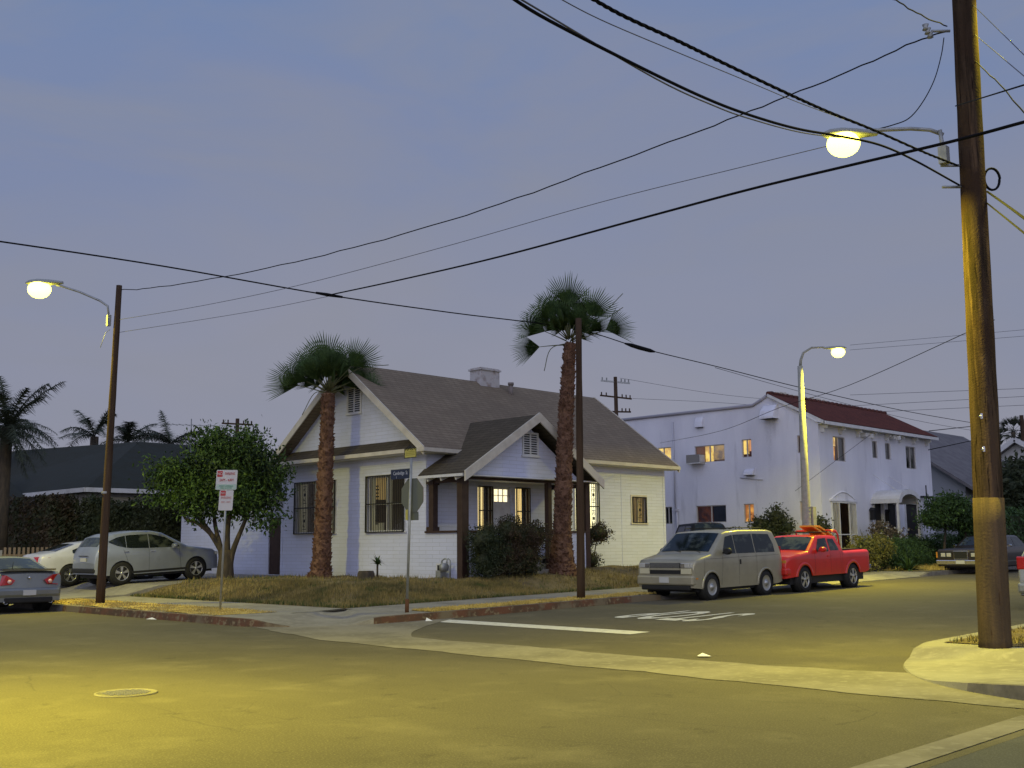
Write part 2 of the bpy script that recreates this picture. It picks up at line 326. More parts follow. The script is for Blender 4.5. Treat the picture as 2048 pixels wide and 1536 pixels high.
def text_mb(txt, size, origin, right, up, depth=.004, spacing=1.0, sx=1.0, offset=0):
    cu = bpy.data.curves.new('t', 'FONT'); cu.body = txt; cu.size = size; cu.extrude = depth / 2; cu.space_character = spacing; cu.offset = offset; cu.align_x = 'CENTER'; cu.align_y = 'CENTER'; cu.resolution_u = 3
    ob = bpy.data.objects.new('t', cu); COL.objects.link(ob)
    bpy.context.view_layer.update()
    me = bpy.data.meshes.new_from_object(ob.evaluated_get(bpy.context.evaluated_depsgraph_get()))
    r = Vector(right).normalized(); u = Vector(up).normalized(); n = r.cross(u); o = Vector(origin)
    mb = MB(); mb.add([o + r * (v.co.x * sx) + u * v.co.y + n * v.co.z for v in me.vertices], [tuple(p.vertices) for p in me.polygons])
    bpy.data.objects.remove(ob); bpy.data.meshes.remove(me); bpy.data.curves.remove(cu)
    return mb
def rs(x): return .013 * max(0, min(x, 150) - 14)
def yard(x): return .62 + .2 * max(0, min(1, (x - 21.7) / 3.5))
def sstep(t): t = max(0, min(1, t)); return t * t * (3 - 2 * t)
def gz(x, y):
    """ground height inside the block"""
    base = .152 + rs(x)
    if x > 34: Y = .62 + rs(x)*.6
    else: Y = yard(x)
    s = min(x - 15.3, y - 20.6)
    h = base + (Y - base) * sstep(s / 2.6)
    return h + .02 * math.sin(x * 2.1 + y * 1.3) * sstep(s) + .015 * math.sin(x * 5.3 - y * 4.1) * sstep(s)

# ------------------------------------------------------------------ ground, roads, kerbs
def strip_sheet(name, xs, y0, y1, off, material):
    mb = MB(); v = []
    for x in xs: v += [(x, y0, rs(x) + off), (x, y1, rs(x) + off)]
    mb.add(v, [(2 * i, 2 * i + 2, 2 * i + 3, 2 * i + 1) for i in range(len(xs) - 1)])
    return struct(mb.build(name, material, fix=False))
strip_sheet('ground', [-900, 14, 150, 900], -900, 900, -.03, SOIL)
strip_sheet('road', [-900, 0, 11.95, 14, 40, 90, 150], 3.5, 17.9, 0, MATS['asphalt'])
strip_sheet('road', [0.5, 12.2], 17.896, 160, 0, MATS['asphalt'])
strip_sheet('road', [0.5, 11.9], -60, 3.497, 0, MATS['asphalt_dark'])
mb = MB(); mb.add([(-6, 3.62, .006), (10.05, 3.60, .006), (10.45, 3.88, .006), (-6, 3.90, .006)], [(0, 1, 2, 3)])
struct(mb.build('road_edge_line', GUTC, fix=False))
# concrete cross gutter along the far street's mouth, ragged asphalt edge
mb = MB(); A = []; B = []
NN = 90
for i in range(NN + 1):
    y = -12 + (19.4 + 12) * i / NN
    xn = 10.82 + max(0, (y - 6)) * .028 + max(0, y - 15.5) * .22 + .035 * math.sin(y * 3.1) + .02 * math.sin(y * 9.7) + random.uniform(-.015, .015)
    xf = 12.45 + .05 * math.sin(y * 1.7) + .03 * math.sin(y * 6.3) + random.uniform(-.02, .02)
    if y > 14.6: xf += (y - 14.6) ** 1.6 * .62
    if y < 8: xf += (8 - y) * .25
    xf = min(xf, 16.2)
    A.append((xn, y, .006)); B.append((xf, y, .006 + rs(xf)))
v = A + B; mb.add(v, [(i, i + 1, i + NN + 2, i + NN + 1) for i in range(NN)])
struct(mb.build('gutter', GUTC, fix=False))

def block(name, curve, inner, heights, curb_parts, cmat):
    """curve: kerb-foot points; inner: matching inner points; heights: kerb height factor"""
    n = len(curve); face = MB(); top = MB(); conc = MB()
    P0 = []; P1 = []; P2 = []; P3 = []
    for i in range(n):
        c = Vector((*curve[i], 0)); q = Vector((*inner[i], 0)); d = q - c; L = d.length; d.normalize()
        k = heights[i]; b = rs(c.x)
        P0.append((c.x, c.y, b - .02)); P1.append((c.x + d.x * .025, c.y + d.y * .025, b + .012 + .138 * k)); e = c + d * .15
        P2.append((e.x, e.y, rs(e.x) + .015 + .137 * k)); P3.append((q.x, q.y, rs(q.x) + .15))
    mid = [tuple(Vector(a).lerp(Vector(b), .5)) for a, b in zip(P2, P3)]
    mid = [(m_[0], m_[1], rs(m_[0]) + .15 * (0.35 + .65 * heights[i]) if heights[i] < .6 else rs(m_[0]) + .15) for i, m_ in enumerate(mid)]
    for a, b, mbx in ((P0, P1, 'k'), (P1, P2, 'k'), (P2, mid, 'c'), (mid, P3, 'c')):
        t = {'k': face, 'c': conc}[mbx]
        t.add(list(a) + list(b), [(i, i + 1, i + n + 1, i + n) for i in range(n - 1)], mbx == 'c')
    struct(conc.build(name, CONC, fix=False))
    # kerb split by paint
    return P0, P1, P2
def arc(cx, cy, r, a0, a1, n): return [(cx + r * math.cos(R_(a0 + (a1 - a0) * i / n)), cy + r * math.sin(R_(a0 + (a1 - a0) * i / n))) for i in range(n + 1)]
# block of the corner house
ys = [150, 90, 60, 45, 38.6, 38.2, 37.8, 37.4, 34, 31.8, 31.4, 31.0, 30.6, 28, 26, 24, 22.5, 21.2, 20.6, 20.2]
curve = [(11.95, y) for y in ys] + arc(14.15, 19.9, 2.2, 180, 270, 14)
xs = [14.8, 15.4, 16, 17, 18, 19, 20, 21, 22, 23, 23.4, 23.8, 24.2, 26, 28, 30, 33, 36, 39.0, 39.4, 39.8, 42, 50, 70, 100, 150]
curve += [(x, 17.7) for x in xs]
inner = [(15.3, y) for y in ys] + [(15.3, 20.6)] * 15 + [(max(15.31, x), 20.6) for x in xs]
H = []
for (x, y) in curve:
    k = 1
    if y > 25: k = 1 - sstep((y - 30.8) / .8) * (1 - sstep((y - 37.6) / .8))
    elif x > 15: k = 1 - sstep((x - 23.2) / .8) * (1 - sstep((x - 39.1) / .6))
    else:
        a = math.degrees(math.atan2(19.9 - y, 14.15 - x)) if y < 19.95 or x > 12 else 0   # 0 at west, 90 at south
        a = max(0, min(90, a))
        k = 1 - sstep((a - 8) / 34) if a < 60 else sstep((a - 66) / 22)
        if y > 20: k = 1
    H.append(k)
P0, P1, P2 = block('sidewalk', curve, inner, H, None, CONC)
def kerb(P0, P1, P2, i0, i1, name, material):
    mb = MB(); n = i1 - i0 + 1
    for a, b in ((P0, P1), (P1, P2)):
        mb.add(a[i0:i1 + 1] + b[i0:i1 + 1], [(i, i + 1, i + n + 1, i + n) for i in range(n - 1)])
    struct(mb.build(name, material, fix=False))
nys = len(ys)
kerb(P0, P1, P2, 0, 13, 'kerb', CURBG)
kerb(P0, P1, P2, 13, nys + 6, 'kerb', CURBR)
kerb(P0, P1, P2, nys + 6, nys + 13, 'kerb', CONC)
kerb(P0, P1, P2, nys + 13, nys + 15 + 10, 'kerb', CURBR)
kerb(P0, P1, P2, nys + 25, len(curve) - 1, 'kerb', CURBG)
# near right corner
curve2 = [(11.25, y) for y in (-40, -10, 0, 2.0, 3.0, 3.6)] + [(11.36, 4.15), (11.52, 4.55), (11.70, 4.90), (11.92, 5.22), (12.15, 5.50), (12.42, 5.76), (12.72, 5.99), (13.02, 6.18), (13.32, 6.36), (13.6, 6.50), (13.88, 6.62), (14.15, 6.72), (14.42, 6.80), (14.7, 6.87), (15.0, 6.92)] + [(x, 6.95) for x in (15.2, 15.5, 16, 17, 19, 22, 26, 32, 45, 70, 150)]
inner2 = [(14.8, y) for y in (-40, -10, 0, 2.0, 3.0, 3.3)] + [(14.8, 3.4)] * 15 + [(max(x, 14.81), 3.4) for x in (15.2, 15.5, 16, 17, 19, 22, 26, 32, 45, 70, 150)]
H2 = []
for i, (x, y) in enumerate(curve2):
    if y < 4.0 and x < 12: k = 1 if y < 3.2 else .95
    elif i >= 19: k = min(1, .72 + (i - 19) * .12)
    else: k = max(.04, 1 - (i - 6) * .22) if i < 13 else (.04 if i < 18 else .1)
    H2.append(k)
Q0, Q1, Q2 = block('sidewalk', curve2, inner2, H2, None, CONC)
kerb(Q0, Q1, Q2, 0, 8, 'kerb', CURBG); kerb(Q0, Q1, Q2, 8, 20, 'kerb', CONC); kerb(Q0, Q1, Q2, 20, len(curve2) - 1, 'kerb', CONC)

# sidewalk joints (thin scored lines)
mb = MB()
for k in range(12):
    y = 21.3 + k * 1.5; mb.add([(13.85, y, .1535), (15.3, y, .1535), (15.3, y + .012, .1535), (13.85, y + .012, .1535)], [(0, 1, 2, 3)])
for k in range(16):
    x = 16.3 + k * 1.5; mb.add([(x, 18.65, rs(x) + .1535), (x + .012, 18.65, rs(x) + .1535), (x + .012, 20.6, rs(x) + .1535), (x, 20.6, rs(x) + .1535)], [(0, 1, 2, 3)])
struct(mb.build('sidewalk_joints', CURBG, fix=False))

# raised yard
def grid(name, x0, x1, y0, y1, nx, ny, fz, material, keep=lambda x, y: True):
    mb = MB(); v = [(x0 + (x1 - x0) * i / nx, y0 + (y1 - y0) * j / ny) for j in range(ny + 1) for i in range(nx + 1)]
    mb.add([(x, y, fz(x, y)) for x, y in v], [(j * (nx + 1) + i, j * (nx + 1) + i + 1, (j + 1) * (nx + 1) + i + 1, (j + 1) * (nx + 1) + i) for j in range(ny) for i in range(nx)
            if keep(x0 + (x1 - x0) * (i + .5) / nx, y0 + (y1 - y0) * (j + .5) / ny)], True)
    return struct(mb.build(name, material, fix=False))
def lawnz(x, y):
    h = gz(x, y)
    if y > 31: h = h * (1 - sstep((y - 31) / .9)) + min(h, drive(x)) * sstep((y - 31) / .9)
    return h
def drive(x): return float(np.interp(x, [11.95, 13.6, 15.3, 16.4, 22], [.02, .16, .20, .445, .60]))
grid('lawn', 15.3, 33.7, 20.6, 32.0, 120, 90, lawnz, SOIL)
grid('lawn', 33.7, 60, 20.6, 36, 60, 30, gz, SOIL)
mb = MB(); XX = [11.98, 13, 13.6, 15.3, 16.4, 18, 20, 22]
mb.add([(x, y, drive(x) + (.006 if x > 12 else -.01)) for x in XX for y in (31.5, 38.0)], [(2 * i, 2 * i + 2, 2 * i + 3, 2 * i + 1) for i in range(len(XX) - 1)])
mb.add([(x, 31.5, z) for x in XX for z in (drive(x) + .006, .0)], [(2 * i, 2 * i + 1, 2 * i + 3, 2 * i + 2) for i in range(len(XX) - 1)])
struct(mb.build('driveway', CONC, fix=False))
mb = MB(); mb.add([(15.3, 38, .12), (70, 38, .12 + rs(70)), (70, 150, 1), (15.3, 150, .6)], [(0, 1, 2, 3)]); mb.add([(15.3,38,.3),(25,38,.5),(25,60,.6),(15.3,60,.55)],[(0,1,2,3)])
struct(mb.build('far_ground', SOIL, fix=False))
mb = MB(); mb.add([(30.2, 22.9, .80), (33.6, 22.7, .82), (33.6, 23.9, .86), (30.2, 23.9, .86)], [(0, 1, 2, 3)])
struct(mb.build('path', CONC, fix=False))
mb = MB(); mb.add([(x, y, gz(x, y) + .02) for x, y in ((34.2, 20.5), (39.4, 20.5), (39.4, 36), (34.2, 36))], [(0, 1, 2, 3)]); struct(mb.build('driveway', CONC, fix=False))
# apron / parkway slabs along the kerb
mb = MB(); mb.add([(x, y, rs(x) + z) for x in (23.6, 39.2) for y, z in ((17.72, .02), (18.6, .153))], [(0, 2, 3, 1)]); struct(mb.build('driveway_apron', CONC, fix=False))
for (x0, x1, y0, y1) in ((12.15, 13.72, 20.9, 31.0), ):
    grid('parkway', x0, x1, y0, y1, 10, 40, lambda x, y: .158 + .018 * math.sin(y * 3) * math.sin(x * 4), PALEG)
grid('parkway', 15.6, 23.3, 17.92, 18.58, 60, 4, lambda x, y: rs(x) + .162 + .012 * math.sin(x * 5), PALEG)
grid('parkway', 40, 60, 17.9, 20.3, 40, 6, lambda x, y: rs(x) + .175, DRYG)
grid('parkway', 15.3, 40, 5.3, 6.68, 60, 6, lambda x, y: rs(x) + .157 + .003 * math.sin(x * 5), SOIL)

# grass blades: uncountable ground cover
def blades(name, pts, hmin, hmax, material, wdt=.012, lean=.45):
    n = len(pts); P = np.array([(x, y, z) for x, y, z in pts]); rg = np.random.default_rng(len(pts))
    a = rg.uniform(0, 2 * math.pi, n); h = rg.uniform(hmin, hmax, n); l = rg.uniform(0, lean, n) * h; b = rg.uniform(0, 2 * math.pi, n)
    w2 = wdt * rg.uniform(.6, 1.3, n)
    v = np.empty((n, 3, 3)); v[:, 0] = P + np.c_[np.cos(a) * w2, np.sin(a) * w2, np.zeros(n)]; v[:, 1] = P - np.c_[np.cos(a) * w2, np.sin(a) * w2, np.zeros(n)]
    v[:, 2] = P + np.c_[np.cos(b) * l, np.sin(b) * l, h]
    me = bpy.data.meshes.new(name); me.from_pydata(v.reshape(-1, 3).tolist(), [], np.arange(3 * n).reshape(-1, 3).tolist()); me.materials.append(material)
    o = bpy.data.objects.new(name, me); COL.objects.link(o); o['kind'] = 'stuff'; return o
def scatter(n, x0, x1, y0, y1, fz, dens):
    out_ = []
    while len(out_) < n:
        x = random.uniform(x0, x1); y = random.uniform(y0, y1)
        if random.random() < dens(x, y): out_.append((x, y, fz(x, y) - .01))
    return out_
def clump(x, y): return .5 + .5 * math.sin(x * 1.7 + 1.1 * math.sin(y * 1.3)) * math.sin(y * 1.9 + 1.3 * math.sin(x * .9))
def dl(x, y):
    s = min(x - 15.3, y - 20.6)
    if x > 21.4 and y > 23.3: return 0
    return (1.0 if s < 2.3 else .10) * (.12 + .88 * clump(x, y) ** 1.5) * (1 if x < 22.5 else .3) * (1 if y < 27 else .35)
tag(blades('grass', scatter(36000, 15.33, 30, 20.62, 31.2, lawnz, dl), .04, .15, DRYG), 'dry golden grass growing on the sloping bank of the corner yard', 'grass')
tag(blades('grass', scatter(5000, 15.33, 30, 20.62, 31.2, lawnz, lambda x, y: (1 if min(x - 15.3, y - 20.6) < .25 else .10 * clump(y, x) ** 3) * (x < 25)), .04, .12, GREENG), 'green grass edging the sidewalk at the foot of the bank', 'grass')
tag(blades('grass', scatter(9000, 12.15, 13.75, 20.9, 31, lambda x, y: .16, lambda x, y: .2 + .8 * clump(2 * x, 2 * y)), .02, .06, PALEG, .01), 'straw coloured grass of the parkway beside the left kerb', 'grass')
tag(blades('grass', scatter(9000, 15.6, 23.5, 17.88, 18.62, lambda x, y: rs(x) + .165, lambda x, y: .2 + .8 * clump(2 * x, 2 * y)), .02, .07, PALEG, .01), 'straw coloured grass of the parkway beside the red kerb', 'grass')
tag(blades('grass', scatter(6000, 41, 50, 17.9, 20.2, lambda x, y: rs(x) + .17, lambda x, y: .2 + .8 * clump(x, y)), .04, .20, PALEG, .015), 'dry grass patch in front of the low green hedge', 'grass')
tag(blades('grass', scatter(2600, 15.35, 22, 5.32, 6.66, lambda x, y: rs(x) + .165, lambda x, y: .2 + .8 * clump(2*x, y)), .02, .08, DRYG, .01), 'sparse dry grass round the foot of the big wooden pole', 'grass')

# painted markings
mb = MB(); mb.add([(15.15, 17.45, rs(15.2) + .005), (15.15, 12.15, rs(15.2) + .005), (15.72, 12.15, rs(15.7) + .005), (15.72, 17.45, rs(15.7) + .005)], [(0, 1, 2, 3)])
tag(mb.build('stop_line', PAINTW, fix=False), 'white stop line painted across the near lane', 'road marking')
def stop_text():
    mb = text_mb('STOP', 1, (0, 0, 0), (1, 0, 0), (0, 1, 0), .0, 1.12, offset=.022)
    v = mb.v; xs_ = [p[0] for p in v]; ys_ = [p[1] for p in v]
    x0, x1, y0, y1 = min(xs_), max(xs_), min(ys_), max(ys_)
    mb.v = [(20.45 - (p[1] - y0) / (y1 - y0) * 2.5, 12.85 + (p[0] - x0) / (x1 - x0) * 2.15, rs(20.45 - (p[1] - y0) / (y1 - y0) * 2.5) + .006) for p in v]
    return mb
tag(stop_text().build('stop_lettering', PAINTW, fix=False), 'white STOP letters painted on the lane behind the stop line', 'road marking')

# manhole cover, paper, litter
t = thing('manhole_cover', 'round metal manhole cover set in the asphalt', 'manhole cover', (5.68, 11.55, .004))
MB().lathe([(.33, 0), (.33, .012), (.30, .014), (.30, .008), (0, .008)], (5.68, 11.55, .002), 'z', 32).build('ring', GUTC, t)
mb = MB()
for i in range(-5, 6):
    for j in range(-5, 6):
        if i * i + j * j < 25: mb.box(5.68 + i * .052 - .017, 5.68 + i * .052 + .017, 11.55 + j * .052 - .017, 11.55 + j * .052 + .017, .009, .017)
mb.build('tread_pattern', mat('wet_iron', (.42, .40, .34), .3, .7), t)
mb = MB(); mb.add([(12.80, 9.08, .02), (12.92, 8.93, .018), (13.0, 9.04, .02), (12.87, 9.13, .02), (12.88, 9.05, .06)], [(0, 1, 4), (1, 2, 4), (2, 3, 4), (3, 0, 4), (0, 3, 2, 1)])
tag(mb.build('crumpled_paper', mat('paper', (.75, .75, .72), .8)), 'crumpled white paper lying on the road beside the gutter', 'litter')
mb = MB(); mb.add([(11.75, 23.1, .012), (11.85, 22.8, .012), (11.93, 23.0, .012), (11.84, 23.0, .05)], [(0, 1, 3), (1, 2, 3), (2, 0, 3)])
tag(mb.build('crumpled_paper', MATS['paper']), 'small white scrap in the gutter by the no parking sign', 'litter')
mb = MB(); mb.add([(15.1, 17.52, .02), (15.25, 17.45, .02), (15.3, 17.6, .02), (15.18, 17.58, .09)], [(0, 1, 3), (1, 2, 3), (2, 0, 3)])
tag(mb.build('crumpled_paper', MATS['paper']), 'small white scrap at the red kerb beside the stop line', 'litter')

# ------------------------------------------------------------------ wall helpers
class Wall:
    """a wall plane: axis 'x' = plane x=pos facing -x (a is y); axis 'y' = plane y=pos facing -y (a is x)"""
    def __init__(s, axis, pos): s.ax = axis; s.p = pos
    def P(s, a, z, d=0): return (s.p - d, a, z) if s.ax == 'x' else (a, s.p - d, z)
    def box(s, mb, a0, a1, z0, z1, d0, d1):
        if s.ax == 'x': mb.box(s.p - d1, s.p - d0, a0, a1, z0, z1)
        else: mb.box(a0, a1, s.p - d1, s.p - d0, z0, z1)
    def wall(s, mb, a0, a1, z0, z1, holes=(), depth=.16):
        A = sorted({a0, a1, *[h[0] for h in holes], *[h[1] for h in holes]}); Z = sorted({z0, z1, *[h[2] for h in holes], *[h[3] for h in holes]})
        A = [a for a in A if a0 <= a <= a1]; Z = [z for z in Z if z0 <= z <= z1]
        for i in range(len(A) - 1):
            for j in range(len(Z) - 1):
                am, zm = (A[i] + A[i + 1]) / 2, (Z[j] + Z[j + 1]) / 2
                if any(h[0] < am < h[1] and h[2] < zm < h[3] for h in holes): continue
                mb.add([s.P(A[i], Z[j]), s.P(A[i + 1], Z[j]), s.P(A[i + 1], Z[j + 1]), s.P(A[i], Z[j + 1])], [(0, 1, 2, 3)])
        for h in holes:
            c = [(h[0], h[2]), (h[1], h[2]), (h[1], h[3]), (h[0], h[3])]
            for k in range(4):
                p, q = c[k], c[(k + 1) % 4]; mb.add([s.P(*p), s.P(*q), s.P(*q, -depth), s.P(*p, -depth)], [(0, 1, 2, 3)])
WARM = {}
def glow(name, col, st, noise=None):
    if name in MATS: return MATS[name]
    M = mat(name, tuple(min(1, c) for c in col), .9, emit=(col, st)); t = M.node_tree; b = t.nodes['Principled BSDF']
    if noise:
        c = t.nodes.new('ShaderNodeTexCoord'); mpn = t.nodes.new('ShaderNodeMapping'); mpn.inputs['Scale'].default_value = noise[1]; t.links.new(c.outputs['Object'], mpn.inputs[0])
        n = t.nodes.new('ShaderNodeTexNoise'); n.inputs['Scale'].default_value = noise[0]; t.links.new(mpn.outputs[0], n.inputs[0])
        mx = t.nodes.new('ShaderNodeMixRGB'); r = t.nodes.new('ShaderNodeMapRange'); r.inputs[1].default_value = .42; r.inputs[2].default_value = .58; t.links.new(n.outputs[0], r.inputs[0]); t.links.new(r.outputs[0], mx.inputs[0])
        mx.inputs[1].default_value = (*col, 1); mx.inputs[2].default_value = (*noise[2], 1); t.links.new(mx.outputs[0], b.inputs['Emission Color'])
    return M
LITW = glow('lit_curtain', (1.0, .80, .40), 1.1, (9, (1, 1, .05), (.95, .66, .26)))
LITB = glow('bright_lit_curtain', (1.0, .93, .66), 1.35, (7, (1, 1, .05), (1, .84, .48)))
LITD = glow('dim_lit_curtain', (.36, .25, .11), .6, (14, (1, 1, .05), (.20, .14, .07)))
LITO = glow('orange_lit_room', (.85, .42, .09), .85, (3.5, S1, (.28, .10, .03)))
LITY = glow('yellow_lit_room', (.98, .72, .22), .95, (3.5, S1, (.42, .24, .10)))
BROOM = mat('dark_room', (.035, .030, .028), .8, emit=((.05, .035, .025), .35))
LITK = glow('dark_lit_room', (.10, .03, .015), .6, (4, S1, (.02, .01, .01)))

def window(par, W, a0, a1, z0, z1, inner, trim=.07, trimmat=None, mull=1, rail=True, label=None, depth=.12, frame=None, name='window', split=None):
    """frame, sashes, glass and what is behind it"""
    mb = MB(); T = trim
    if T:
        W.box(mb, a0 - T, a1 + T, z1, z1 + T, -.002, .028); W.box(mb, a0 - T, a0, z0, z1, -.002, .028); W.box(mb, a1, a1 + T, z0, z1, -.002, .028)
        W.box(mb, a0 - T - .03, a1 + T + .03, z0 - .05, z0, -.002, .055)
    f = .035
    W.box(mb, a0, a0 + f, z0, z1, -.10, -.04); W.box(mb, a1 - f, a1, z0, z1, -.10, -.04); W.box(mb, a0 + f, a1 - f, z0, z0 + f, -.10, -.04); W.box(mb, a0 + f, a1 - f, z1 - f, z1, -.10, -.04)
    if mull:
        for k in range(mull):
            am = a0 + (a1 - a0) * (k + 1) / (mull + 1); W.box(mb, am - .025, am + .025, z0 + f, z1 - f, -.095, -.045)
    if rail: zm = (z0 + z1) / 2; W.box(mb, a0 + f, a1 - f, zm - .02, zm + .02, -.098, -.042)
    o = mb.build(name, trimmat or WHITE, par)
    if label: o['label'] = label
    g = MB(); g.add([W.P(a0 + f, z0 + f, -.077), W.P(a1 - f, z0 + f, -.077), W.P(a1 - f, z1 - f, -.077), W.P(a0 + f, z1 - f, -.077)], [(0, 1, 2, 3)] if W.ax == 'y' else [(0, 3, 2, 1)]); g.build('glass', GLASST, o, fix=False)
    parts = inner if isinstance(inner, list) else [(0, 1, 0, 1, inner)]
    for (u0, u1, v0, v1, mt) in parts:
        c = MB(); W.box(c, a0 + (a1 - a0) * u0, a0 + (a1 - a0) * u1, z0 + (z1 - z0) * v0, z0 + (z1 - z0) * v1, -.20, -.157 + .003 * parts.index((u0, u1, v0, v1, mt)))
        c.build('curtain' if mt in (CURTAIN, LITW, LITB, LITD) else 'room_behind', mt, o)
    return o
def glass_mat():
    M = bpy.data.materials.new('window_glass'); M.use_nodes = True; t = M.node_tree; t.nodes.clear()
    o = t.nodes.new('ShaderNodeOutputMaterial'); mx = t.nodes.new('ShaderNodeMixShader'); a = t.nodes.new('ShaderNodeBsdfTransparent'); g = t.nodes.new('ShaderNodeBsdfGlossy')
    fr = t.nodes.new('ShaderNodeFresnel'); fr.inputs[0].default_value = 1.5; ad = t.nodes.new('ShaderNodeMath'); ad.inputs[1].default_value = .04; t.links.new(fr.outputs[0], ad.inputs[0])
    g.inputs['Roughness'].default_value = .04; a.inputs[0].default_value = (.82, .86, .84, 1)
    t.links.new(ad.outputs[0], mx.inputs[0]); t.links.new(a.outputs[0], mx.inputs[1]); t.links.new(g.outputs[0], mx.inputs[2]); t.links.new(mx.outputs[0], o.inputs[0]); MATS['window_glass'] = M; return M
GLASST = glass_mat()
def bars(par, W, a0, a1, z0, z1, d=.06, n=12, orn=1, midrail=True, ornw=None):
    mb = MB(); r = .018
    W.box(mb, a0, a0 + .03, z0, z1, d - .02, d + .02); W.box(mb, a1 - .03, a1, z0, z1, d - .02, d + .02); W.box(mb, a0, a1, z0, z0 + .03, d - .019, d + .019); W.box(mb, a0, a1, z1 - .03, z1, d - .019, d + .019)
    if midrail: zm = (z0 + z1) / 2; W.box(mb, a0, a1, zm - .018, zm + .018, d - .016, d + .016)
    for k in range(1, n): a = a0 + (a1 - a0) * k / n; W.box(mb, a - .007, a + .007, z0, z1, d - .007, d + .007)
    # scrolled ornaments
    cols = [(a0 + a1) / 2] if orn == 1 else [a0 + (a1 - a0) * .27, a0 + (a1 - a0) * .73] if orn == 2 else []
    for ac in cols:
        zz = [(z0 + (z1 - z0) * .25), (z0 + (z1 - z0) * .75)] if midrail else [(z0 + z1) / 2]
        for zc in zz:
            h = (z1 - z0) * (.16 if midrail else .3); hw = .075
            for sg in (-1, 1):
                for q in (-1, 1):
                    pts = []
                    for i in range(9):
                        t = i / 8 * 1.5 * math.pi; rr = hw * (1 - .5 * i / 8)
                        pts.append(W.P(ac + sg * (hw * .55 - rr * math.cos(t) * .55), zc + q * (h * .55 + rr * math.sin(t) * .9), d + .012))
                    mb.tube(pts, .008, 4, smooth=False)
            W.box(mb, ac - .05, ac + .05, zc - .05, zc + .05, d + .004, d + .020)
            mb.prism([(0, 0)], 'x', 0, 0) if False else None
            W.box(mb, ac - .09, ac + .09, zc - h - .012, zc - h + .012, d - .006, d + .010); W.box(mb, ac - .09, ac + .09, zc + h - .012, zc + h + .012, d - .006, d + .010)
    return mb.build('security_bars', BLACK, par)
def vent(par, W, a0, a1, z0, z1, n=11):
    mb = MB(); W.box(mb, a0 - .06, a1 + .06, z1, z1 + .06, 0.0, .04); W.box(mb, a0 - .06, a0, z0, z1, 0, .04); W.box(mb, a1, a1 + .06, z0, z1, 0, .04); W.box(mb, a0 - .10, a1 + .10, z0 - .06, z0, 0, .06)
    am = (a0 + a1) / 2; W.box(mb, am - .025, am + .025, z0, z1, .0, .036)
    v_ = mb.build('louvre_vent', WHITE, par)
    s_ = MB(); h = (z1 - z0) / n
    for k in range(n):
        z = z0 + k * h
        s_.add([W.P(a0, z + h * .12, .040), W.P(a1, z + h * .12, .040), W.P(a1, z + h * .55, .012), W.P(a0, z + h * .55, .012), W.P(a0, z + h * .04, .036), W.P(a1, z + h * .04, .036), W.P(a1, z + h * .45, .008), W.P(a0, z + h * .45, .008)], [(0, 1, 2, 3), (4, 7, 6, 5), (0, 4, 5, 1)])
    s_.build('slats', WHITE, v_)
    b = MB(); W.box(b, a0, a1, z0, z1, .001, .005); b.build('shade_panel', BLACK, v_)  # black sheet stands in for the shade behind the slats; wall has no hole
    return v_

# ------------------------------------------------------------------ the corner house
house = thing('corner_house', 'single storey white corner house with brown gable roof, lit front porch and barred windows', 'house', (21.7, 25.17, .5))
X0, PY, MY, BX, BY = 21.7, 23.55, 25.17, 33.66, 32.93
WL = Wall('x', X0); WF = Wall('y', MY); WP = Wall('y', PY)
wl = MB()
w1 = (29.75, 32.05, 2.04, 3.76); w2 = (26.17, 28.03, 2.04, 3.78)
WL.wall(wl, MY, BY, .3, 4.5, [w1, w2]); WL.wall(wl, PY, MY, .3, 1.96)
crawl = (24.28, 24.62, .72, 1.02)
wl.add([(X0, MY, 4.5), (X0, BY, 4.5), (X0, (MY + BY) / 2, 7.3)], [(0, 1, 2)])
door = (24.50, 25.36, 1.28, 3.46); s1 = (23.86, 24.48, 1.9, 3.46); s2 = (25.56, 26.22, 1.9, 3.46); wlit = (28.5, 29.76, 2.08, 3.74); wsm = (31.66, 32.48, 2.36, 3.32)
WF.wall(wl, X0 + .003, BX, .3, 4.5, [door, s1, s2, wlit, wsm])
wl.add([(BX, MY, .3), (BX, BY, .3), (BX, BY, 4.5), (BX, MY, 4.5)], [(0, 1, 2, 3)]); wl.add([(BX, MY, 4.5), (BX, BY, 4.5), (BX, (MY + BY) / 2, 7.3)], [(0, 1, 2)])
wl.add([(X0, BY, .3), (BX, BY, .3), (BX, BY, 4.5), (X0, BY, 4.5)], [(0, 1, 2, 3)])
wl.build('siding_walls', MATS['siding'], house, fix=False)
# trim: corners, frieze
tr = MB()
tr.box(X0 - .02, X0 + .08, BY - .1, BY + .02, .5, 4.42); tr.box(BX - .1, BX + .02, MY - .02, MY + .08, .6, 4.42)
tr.box(X0 - .022, X0, MY, BY, 4.12, 4.42); tr.box(X0 + .01, BX, MY - .022, MY, 4.12, 4.42)
tr.box(31.05, 31.09, MY - .012, MY, .8, 4.12); tr.box(29.76 + .1, 31.07, MY - .012, MY, 4.0, 4.03)
islands(tr, 'corner_board', MATS['siding'], house)
